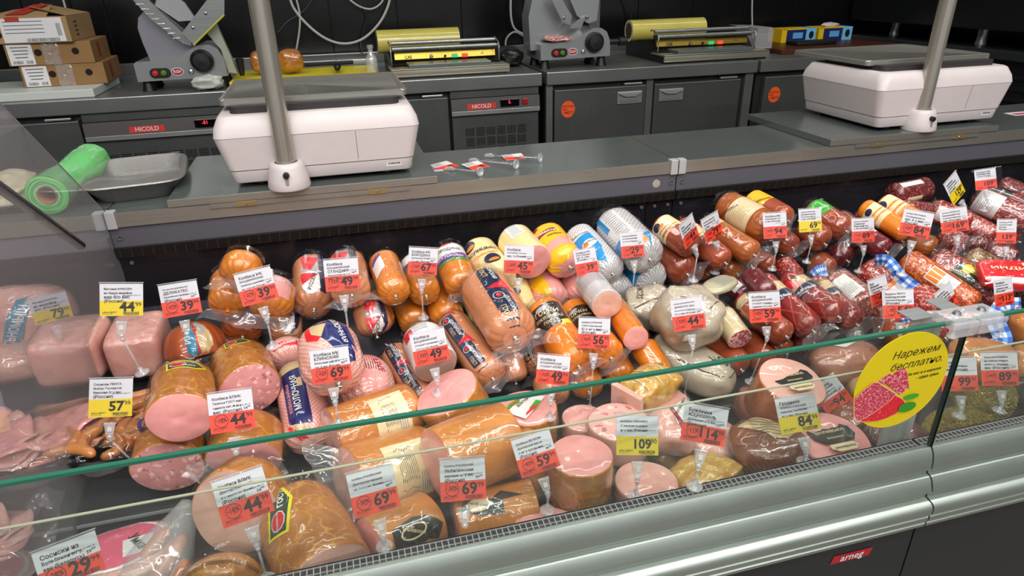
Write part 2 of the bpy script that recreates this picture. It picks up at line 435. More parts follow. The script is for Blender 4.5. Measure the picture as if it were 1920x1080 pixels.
    fa = mk(MB().box((a, 1.478, z_(-.507)), (b, 1.494, z_(-.4625)), bev=.0012), 'fascia', LFASC if x0 < -.6 else FASC)
    for sx in (a+.016, b-.012):
        if x0 > .7 and sx > 1.5: continue
        sm = MB().lathe([(.0015, 0), (.0058, 0), (.0058, .003), (.004, .003), (.0032, -.001), (.0001, -.001)], 16, Matrix.Translation((sx, 1.478, z_(-.484))) @ Matrix.Rotation(PI/2, 4, 'X'), cap=False)
        mk(sm, 'screw', SCREW, fa)
    for sx in (a+.0085, b-.0105):
        mk(MB().box((sx-.0085, 1.4705, z_(-.4635)), (sx+.0105, 1.492, z_(-.4265)), bev=.0015), 'corner_cap', LPL)
    mk(MB().box((a, 1.50, z_(-.60)), (b, 1.765, z_(-.463)), bev=.002), 'rear_housing', BASE)
    mk(MB().box((a, 1.70, 0), (b, 1.765, z_(-.60))), 'back_panel', BASE)
    if glass:
        fg = mk(MB().box((a+.001, .624, z_(-.69)), (b-.001, .6295, z_(-.4485))), 'front_glass', GLASS)
        mk(MB().box((a+.001, .6237, z_(-.4485)), (b-.001, .6298, z_(-.4445))), 'glass_top_edge', GEDGE, fg)
        mk(MB().box((b-.0015, .6237, z_(-.69)), (b-.0003, .6298, z_(-.4445))), 'glass_side_edge', GEDGE3, fg)
        mk(MB().box((a-.0003+.0001, .6237, z_(-.69)), (a+.001, .6298, z_(-.4445))), 'glass_side_edge', GEDGE3, fg)
        ig = mk(MB().box((a+.004, .6575, z_(-.68)), (b-.004, .6605, z_(-.5275))), 'inner_glass', GLASS)
        mk(MB().box((a+.004, .6573, z_(-.5275)), (b-.004, .6607, z_(-.5262))), 'glass_top_edge', GEDGE2, ig)
    return root, mk
caseL, mkL = case('left refrigerated display case, fronted by the tilted clear side pane and grey gas strut', -1.79, J1, glass=False)
caseM, mkM = case('middle refrigerated display case, filled with boiled sausages, under the left scale', J1, J2)
caseR, mkR = case('right refrigerated display case, filled with salami, under the right scale', J2, 2.75)
# worktop joint seams on the middle case as in the photo
mkM(MB().box((.8-.62, 1.4765, z_(-.4297)), (.8-.618, 1.4767, z_(-.4295))), 'seam', SCREW)
mkM(MB().lathe([(.0001, 0), (.0105, 0), (.0105, .0012), (.0001, .0016)], 24, Matrix.Translation((.757, 1.478, z_(-.484))) @ Matrix.Rotation(PI/2, 4, 'X'), cap=False), 'blanking_plug', plain('beige_plug', 'a09890', .5))
# side pane at the left joint, with its slanting top edge, and the gas strut
po = [(1.474, -.418), (1.192, -.162), (.95, .058), (.66, .12), (.62, .0), (.625, -.66), (.96, -.80), (1.49, -.667), (1.488, -.50), (1.474, -.46)]
sp = mkL(MB().prism([(p, z_(q)) for p, q in po], J1-.0012, J1+.0012), 'side_pane', film_mat('side_glass', base=.05, amt=0, rough=.0, tint=(.90, .90, .91, 1), edge=.96, milky=.10))  # milky share paints in the pale reflection of the bright shop
mkL(MB().tube([(J1, 1.4745, z_(-.4165)), (J1, 1.192, z_(-.1605)), (J1, .95, z_(.0595))], .0013, 6), 'pane_edge', plain('pane_edge', '8c8c8c', .15), sp)
st = mkL(MB().tube([(J1-.006, 1.335, z_(-.446)), (J1-.006, 1.07, z_(-.232)), (J1-.006, .9, z_(-.09))], .0085, 12), 'gas_strut', plain('strut_grey', '4b484b', .35), None, True)
mkL(MB().box((J1-.02, 1.455, z_(-.495)), (J1+.0, 1.479, z_(-.478)), bev=.002), 'strut_bracket', LFASC, st)
# joint between the middle and the right case: post, end pane and clip
px = J2
pst = mkR(MB().prism([(J2-.055, .668), (J2-.055, .664), (J2-.04, .664), (J2-.036, .668), (J2-.03, .664), (J2-.016, .664), (J2-.012, .668), (J2-.008, .664), (J2+.002, .664), (J2+.002, .672), (J2-.05, .672)], z_(-.69), z_(-.452), 'z'), 'glass_post', steel('post_steel', 'c9c5c0', .35, 200, 200, 3, metal=.35), None, 'auto')
mkR(MB().box((J2-.006, .668, z_(-.69)), (J2-.002, .95, z_(-.47))), 'end_pane', GLASS)
cl = mkR(MB().box((J2-.042, .612, z_(-.4505)), (J2+.044, .648, z_(-.436)), bev=.003).box((J2-.042, .610, z_(-.462)), (J2+.0, .6175, z_(-.44)), bev=.002).box((J2+.004, .610, z_(-.462)), (J2+.044, .6175, z_(-.44)), bev=.002), 'glass_clip', CLEAR, None, 'auto')
mkR(MB().lathe([(.0001, .005), (.004, .004), (.006, 0)], 14, Matrix.Translation((J2-.02, .63, z_(-.436))), cap=False).lathe([(.0001, .005), (.004, .004), (.006, 0)], 14, Matrix.Translation((J2+.022, .63, z_(-.436))), cap=False), 'screw', SCREW, cl)
mkR(MB().box((J2-.068, .652, z_(-.4505)), (J2-.03, .682, z_(-.4490)), bev=.0004), 'clip_plate', steel('clip_steel', 'a8aeae', .35), cl)
mkR(MB().box((J2-.014, .655, z_(-.4445)), (J2+.016, .69, z_(-.4430)), bev=.0004), 'clip_plate', steel('clip_steel', 'a8aeae', .35), cl)
# maker's badge on the middle case's base panel
bd = MB(); p0, p1 = P(1563, 1056, y=.6075), P(1631, 1029, y=.6075); zc = P(1597, 1043, y=.6075).z; xc = (p0.x+p1.x)/2; wd = .072
Sb = lambda s, u, off: Vector((xc+s, .6088-off, zc+u))
m1 = MB(); m1.add([Sb(-wd/2-.002, -.0085, .0006), Sb(wd/2-.002, -.0085, .0006), Sb(wd/2+.002, .0085, .0006), Sb(-wd/2+.002, .0085, .0006)], [(0, 1, 2, 3)])
bo = mkM(m1, 'maker_badge', plain('badge_red', 'a3121c', .4)); m2 = MB(); put_text(m2, Sb, 'arneg', 0, 0, .019, off=.001, bold=.01, shear=.2, fitw=wd*.9)
mkM(m2, 'lettering', WHITE, bo)
# ---------------------------------------------------------------- service boards and scales
def scale(label, blabel, X0, X1, sx0, sx1, pole, logo=True, lpx=None):
    zt = z_(-.43)
    bd = empty('hinged_board', ((X0+X1)/2, 1.66, zt), label=blabel, cat='board')
    def mb_(mb, nm, mat, par=bd, sm=False):
        o = mb.make(nm, mat, None, sm); o.parent = par
        if par in (bd, sc): o.matrix_parent_inverse = Matrix.Translation(-par.location)
        return o
    sc = None
    mb_(MB().box((X0, 1.474, zt+.0005), (X1, 1.86, zt+.018), bev=.0012), 'board_panel', STD)
    mb_(MB().box((X0, 1.4725, zt+.002), (X1, 1.4738, zt+.017)), 'board_front_edge', EDGE)
    mb_(MB().box((X0+.08, 1.4712, zt-.009), (X1-.065, 1.4735, zt+.001)), 'hinge_rail', EDGE)
    for t in (.27, .76):
        x = X0+(X1-X0)*t
        h = mb_(MB().box((x-.02, 1.4698, zt-.010), (x+.02, 1.4712, zt+.001), bev=.0004), 'hinge', steel('hinge_brass', 'b29a6a', .3))
        mb_(MB().lathe([(.0001, .0015), (.0022, .001), (.003, 0)], 10, Matrix.Translation((x, 1.4698, zt-.0045)) @ Matrix.Rotation(PI/2, 4, 'X'), cap=False), 'screw', SCREW, h)
    z0 = zt+.018; sc = empty('shop_scale', ((sx0+sx1)/2, 1.67, z0+.0005), label=label, cat='scale')
    cx = (sx0+sx1)/2; hw = (sx1-sx0)/2; y0, y1 = 1.512, 1.825; cy = (y0+y1)/2; hd = (y1-y0)/2
    def ring(hx_, hy_, z, r=.02, n=6, cyo=0):
        pts = []
        for (qx, qy, a0) in ((1, 1, 0), (-1, 1, PI/2), (-1, -1, PI), (1, -1, 3*PI/2)):
            for k in range(n+1):
                a = a0+PI/2*k/n; pts.append((cx+qx*(hx_-r)+r*math.cos(a), cy+cyo+qy*(hy_-r)+r*math.sin(a), z))
        return pts
    def loft(rings, cap=True):
        n = len(rings[0]); vs = [p for r in rings for p in r]; fs = []
        for j in range(len(rings)-1):
            for i in range(n): k = (i+1) % n; fs.append((j*n+i, j*n+k, (j+1)*n+k, (j+1)*n+i))
        if cap: fs.append(tuple(range(n))[::-1]); fs.append(tuple((len(rings)-1)*n+i for i in range(n)))
        return MB().add(vs, fs)
    zb = z0+.012
    b1 = loft([ring(hw, hd, zb, .016), ring(hw+.002, hd+.002, zb+.003, .018), ring(hw+.006, hd+.005, zb+.0265, .02)])
    body = mb_(b1, 'scale_body', WPL, sc, 'auto')
    mb_(loft([ring(hw+.004, hd+.003, zb+.026), ring(hw+.004, hd+.003, zb+.029)]), 'seam', plain('seam_grey', '5c5658', .6), body)
    mb_(loft([ring(hw+.008, hd+.006, zb+.0285), ring(hw+.0245, hd+.014, zb+.0985, .022)]), 'middle_shell', WPL, sc, 'auto')
    mb_(loft([ring(hw+.0225, hd+.012, zb+.098), ring(hw+.0225, hd+.012, zb+.1)]), 'seam', MC['seam_grey'], body)
    mb_(loft([ring(hw+.025, hd+.0145, zb+.0995, .022), ring(hw+.022, hd+.011, zb+.118, .024), ring(hw+.012, hd+.001, zb+.139, .026), ring(hw+.007, hd-.004, zb+.142, .026)]), 'upper_shell', WPL, sc, 'auto')
    mb_(loft([ring(hw-.012, hd-.03, zb+.142), ring(hw-.012, hd-.03, zb+.156)]), 'load_plate', plain('dark_load_plate', '2a2628', .5), sc)  # dark grey block carrying the weighing plate
    py0, py1 = (1.582, 1.905); pz = z_(-.246); pw = hw+.012
    pl = MB(); cyp = (py0+py1)/2
    def pring(h1, h2, z, r=.014): return [(cx+(p[0]-cx)*1, p[1]-cy+cyp, p[2]) for p in ring(h1, h2, z, r, 4)]
    phd = (py1-py0)/2
    n_ = len(pring(.1, .1, 0)); rr = [pring(pw, phd, pz), pring(pw, phd, pz+.011), pring(pw-.0025, phd-.0025, pz+.0135), pring(pw-.012, phd-.012, pz+.0135), pring(pw-.0145, phd-.0145, pz+.0115)]
    o = loft(rr)
    pt_ = mb_(o, 'weighing_plate', steel('scale_plate_steel', 'b5b3ac', .2, 4, 260, 260), sc, 'auto')
    for fx in (-1, 1):
        for fy in (-1, 1):
            mb_(MB().lathe([(.014, 0), (.016, .002), (.016, .012), (.0001, .012)], 18, Matrix.Translation((cx+fx*(hw-.055), cy+fy*(hd-.035), z0+.0004))), 'foot', BK, sc, 'auto')
    # seams and sticker on the front face
    def S(s, u, off):   # s along x from centre, u height over zb; follows the slightly flared front
        t = max(0, min(1, (u-.0285)/.07)); yy = cy-(hd+.006+.008*t) if u > .0285 else cy-(hd+.002+.003*u/.0265)
        return Vector((cx+s, yy-off, zb+u))
    sm = MB()
    for seg in (((.075, .034), (.075, .097)), ((.068, .1), (.066, .132))):
        (a1, b1_), (a2, b2_) = seg
        if b1_ < .1: sm.add([S(a1, b1_, .0004), S(a1+.0009, b1_, .0004), S(a2+.0009, b2_, .0004), S(a2, b2_, .0004)], [(0, 1, 2, 3)])
    mb_(sm, 'panel_seam', MC['seam_grey'], body)
    sk = MB(); lx = hw-.04; patch(sk, S, o_rect(lx, .0155, .034, .010), .0005); st_ = mb_(sk, 'barcode_sticker', WHITE, sc)
    bm_ = MB(); bars(bm_, S, lx, .017, .027, .005, 16, .0009, 3); mb_(bm_, 'barcode', BLACK, st_)
    # moulded finger notch
    nt_ = MB(); nx = hw-.028
    nt_.add([S(nx-.008, .13, -.004), S(nx+.008, .13, -.004), S(nx+.003, .10, .0012), S(nx-.003, .10, .0012)], [(0, 1, 2, 3)])
    # pole
    pxx, pyy, lean = pole
    pb = mb_(MB().lathe([(.044, 0), (.0455, .004), (.043, .02), (.037, .045), (.0335, .054), (.03, .056), (.024, .0555), (.0235, .05)], 36, Matrix.Translation((pxx, pyy, z0+.0006))), 'pole_base', WPL, sc, 'auto')
    mb_(MB().lathe([(.0001, .012), (.006, .011), (.0068, .006), (.0068, -.006)], 16, Matrix.Translation((pxx-.001, pyy-.037, z0+.036)) @ Matrix.Rotation(PI/2, 4, 'X')), 'clamp_screw', BK, pb, 'auto')
    mb_(MB().box((pxx-.0045, pyy-.0445, z0+.014), (pxx+.0025, pyy-.03, z0+.033), bev=.0012), 'screw_slot', plain('slot_grey', '8a8688', .5), pb)
    pl_ = mb_(MB().lathe([(.0205, .048), (.0205, .42 if lpx else 1.0)], 36, Matrix.Translation((pxx, pyy, z0))), 'pole', steel('pole_steel', 'b6b1a6', .22, 260, 260, 3), sc, 'auto')
    if lpx:
        cp = mb_(MB().lathe([(.0225, .415), (.0265, .418), (.027, .46), (.0262, .75), (.022, .76)], 30, Matrix.Translation((pxx, pyy, z0))), 'pole_collar', WPL, sc, 'auto')
        mb_(MB().lathe([(.0001, .0275), (.0045, .0275), (.006, .0255), (.0062, .0)], 16, Matrix.Translation((pxx-.003, pyy-.002, z0+.437)) @ Matrix.Rotation(PI/2, 4, 'X')), 'screw', SCREW, cp, 'auto')
    return sc
scale('white counter scale with steel pole and white collar, left of the loose price holders', 'hinged steel board under the left white scale', -.364, .206, -.232, .154, (-.117, 1.492, 0), lpx=True)
scale('white counter scale with a steel pole, standing before the black oven on the right', 'hinged steel board under the right white scale', 1.25, 1.80, 1.425, 1.822, (1.553, 1.505, 0))
# ---------------------------------------------------------------- back counter
BZ = z_(-.357)
def part_of(root):
    inv = Matrix.Translation(-root.location)
    def mk(mb, nm, mat, par=None, sm=False):
        o = mb.make(nm, mat, None, sm)
        if par is None: o.parent = root; o.matrix_parent_inverse = inv
        else: o.parent = par
        return o
    return mk
BST = steel('counter_steel', '8d908f', .3, 3, 200, 200, nz=.05)
DST = steel('door_steel', '6c706e', .34, 120, 120, 3, nz=.04)
HST = steel('handle_steel', 'b9bcbc', .3)
def counter(label, x0, x1, units):
    root = empty('refrigerated_counter', ((x0+x1)/2, 2.95, 0), label=label, cat='counter'); mk = part_of(root)
    mk(MB().box((x0, 2.625, BZ-.05), (x1, 3.31, BZ), bev=.003), 'counter_top', BST)
    mk(MB().box((x0, 3.285, BZ), (x1, 3.312, BZ+.045), bev=.002), 'backsplash', BST)
    mk(MB().box((x0+.004, 2.66, .12), (x1-.004, 3.27, BZ-.05)), 'cabinet_body', plain('counter_inner', '242525', .4))
    zt = BZ-.072; zb = BZ-.62
    for u in units:
        k, a, b = u[0], u[1], u[2]
        if k == 'door':
            d = mk(MB().box((a, 2.632, zb), (b, 2.66, zt), bev=.003), 'door', DST)
            mk(MB().box((a+.004, 2.630, zt-.004), (b-.004, 2.634, zt-.001)), 'door_lip', HST, d)
            if len(u) > 3 and u[3]:
                hxx = b-.075 if u[3] == 'r' else a+.075
                h = MB().box((hxx-.055, 2.626, zt-.072), (hxx+.055, 2.633, zt-.022), bev=.002)
                hh = mk(h, 'handle_plate', HST, d)
                mk(MB().prism([(hxx-.05, zt-.026), (hxx+.05, zt-.026), (hxx+.048, zt-.031), (hxx+.02, zt-.042), (hxx-.02, zt-.042), (hxx-.048, zt-.031)], 2.618, 2.627, 'y'), 'handle', steel('handle_bright', 'd6dadb', .25), d)
                mk(MB().box((hxx-.042, 2.6245, zt-.064), (hxx+.04, 2.627, zt-.05), bev=.001), 'handle_recess', plain('recess_grey', '6c6f70', .4), d)
            if len(u) > 4:
                stx = u[4]; S = lambda s, q, off, stx=stx: Vector((stx+s, 2.6315-off, zt-.078+q))
                m = MB(); patch(m, S, o_ell(0, 0, .030, .034), .0004); st = mk(m, 'round_sticker', plain('sticker_orange', 'e2541c', .5), d)
                m = MB(); put_text(m, S, 'работаю', 0, .012, .013, fitw=.052); put_text(m, S, 'при', -.015, .0, .013); put_text(m, S, '+43°C', .003, -.014, .017, bold=.01); mk(m, 'lettering', BLACK, st)
            # hinge piece
            mk(MB().box((b-.10, 2.63, zt+.004), (b-.02, 2.645, zt+.012), bev=.002), 'hinge_cover', HST, d)
        elif k == 'panel':
            mk(MB().box((a, 2.634, zb), (b, 2.66, zt+.012), bev=.002), 'side_panel', DST)
        elif k == 'post':
            mk(MB().box((a, 2.640, zb), (b, 2.66, zt+.02), bev=.002), 'door_post', BST)
        else:
            hd = mk(MB().box((a, 2.636, zt-.008), (b, 2.66, zt+.02), bev=.001), 'upper_rail', DST)
            cp = mk(MB().prism([(2.624, zt-.012), (2.634, zt-.01), (2.66, zt-.01), (2.66, zt-.07), (2.626, zt-.07), (2.618, zt-.058)], a, b), 'control_panel', plain('control_grey', '4a4746', .35))
            mk(MB().box((a, 2.6165, zt-.072), (b, 2.6195, zt-.056), bev=.0006), 'panel_lip', HST, cp)
            fx = (a+b)/2-.06
            S = lambda s, q, off, fx=fx: Vector((fx+s, 2.6195-off, zt-.04+q))
            m = MB(); patch(m, S, o_rect(0, 0, .115, .022), .0012); lg = mk(m, 'maker_plate', plain('plate_red', 'cc3b32', .45), cp)
            m = MB(); put_text(m, S, 'HICOLD', 0, 0, .019, off=.002, bold=.012, fitw=.10, space=1) if False else put_text(m, S, 'HICOLD', 0, 0, .021, off=.002, bold=.01, fitw=.103); mk(m, 'lettering', WHITE, lg)
            tx = b-.125
            th = mk(MB().box((tx-.038, 2.612, zt-.046), (tx+.038, 2.622, zt-.018), bev=.002), 'thermostat', plain('thermostat_black', '0a0a0a', .15), cp)
            S = lambda s, q, off, tx=tx: Vector((tx+s, 2.6118-off, zt-.032+q))
            m = MB(); put_text(m, S, u[3], -.002, .002, .016, bold=.01); mk(m, 'display_digits', emit('display_red', 'ff2a3a', 3), th)
            mk(MB().box((tx+.052, 2.613, zt-.042), (tx+.074, 2.622, zt-.02), bev=.002), 'switch', plain('switch_red', 'a01a14', .3), cp)
            fr = mk(MB().box((a+.003, 2.632, zb), (b-.003, 2.655, zt-.075), bev=.002), 'compressor_cover', DST)
            sl = MB(); cell = .043; nx = int((b-a-.06)/cell); ox = a+((b-a)-nx*cell)/2
            for i in range(nx):
                for j in range(9):
                    cx0 = ox+i*cell+.004; cz0 = zt-.125-j*.04
                    for q in range(5):
                        if (i+j) % 2: sl.box((cx0, 2.6308, cz0-q*.007-.0035), (cx0+.034, 2.6325, cz0-q*.007))
                        else: sl.box((cx0+q*.0075, 2.6308, cz0-.031), (cx0+q*.0075+.0035, 2.6325, cz0))
            o = mk(sl, 'vent_slots', BK, fr); o['kind'] = 'stuff'
    return root
counter('steel refrigerated counter at far left, carrying the cardboard boxes and left slicer', -1.9, -.32, [('door', -1.86, -1.45), ('door', -1.43, -.865), ('cool', -.853, -.33, '-51')])
counter('steel refrigerated counter behind the left scale, carrying the left film wrapper', -.315, .812, [('door', -.305, .06), ('door', .065, .43), ('cool', .44, .80, '3.')])
counter('steel two door refrigerated counter with round orange sticker, under the right slicer', .832, 1.785, [('post', .834, .862), ('door', .868, 1.270, 'r', .925), ('post', 1.275, 1.305), ('door', 1.310, 1.715, 'l'), ('post', 1.74, 1.78)])
counter('steel refrigerated counter behind the right scale, under the glove boxes', 1.80, 2.78, [('door', 1.835, 2.22, 'r', 1.89), ('door', 2.24, 2.6)])
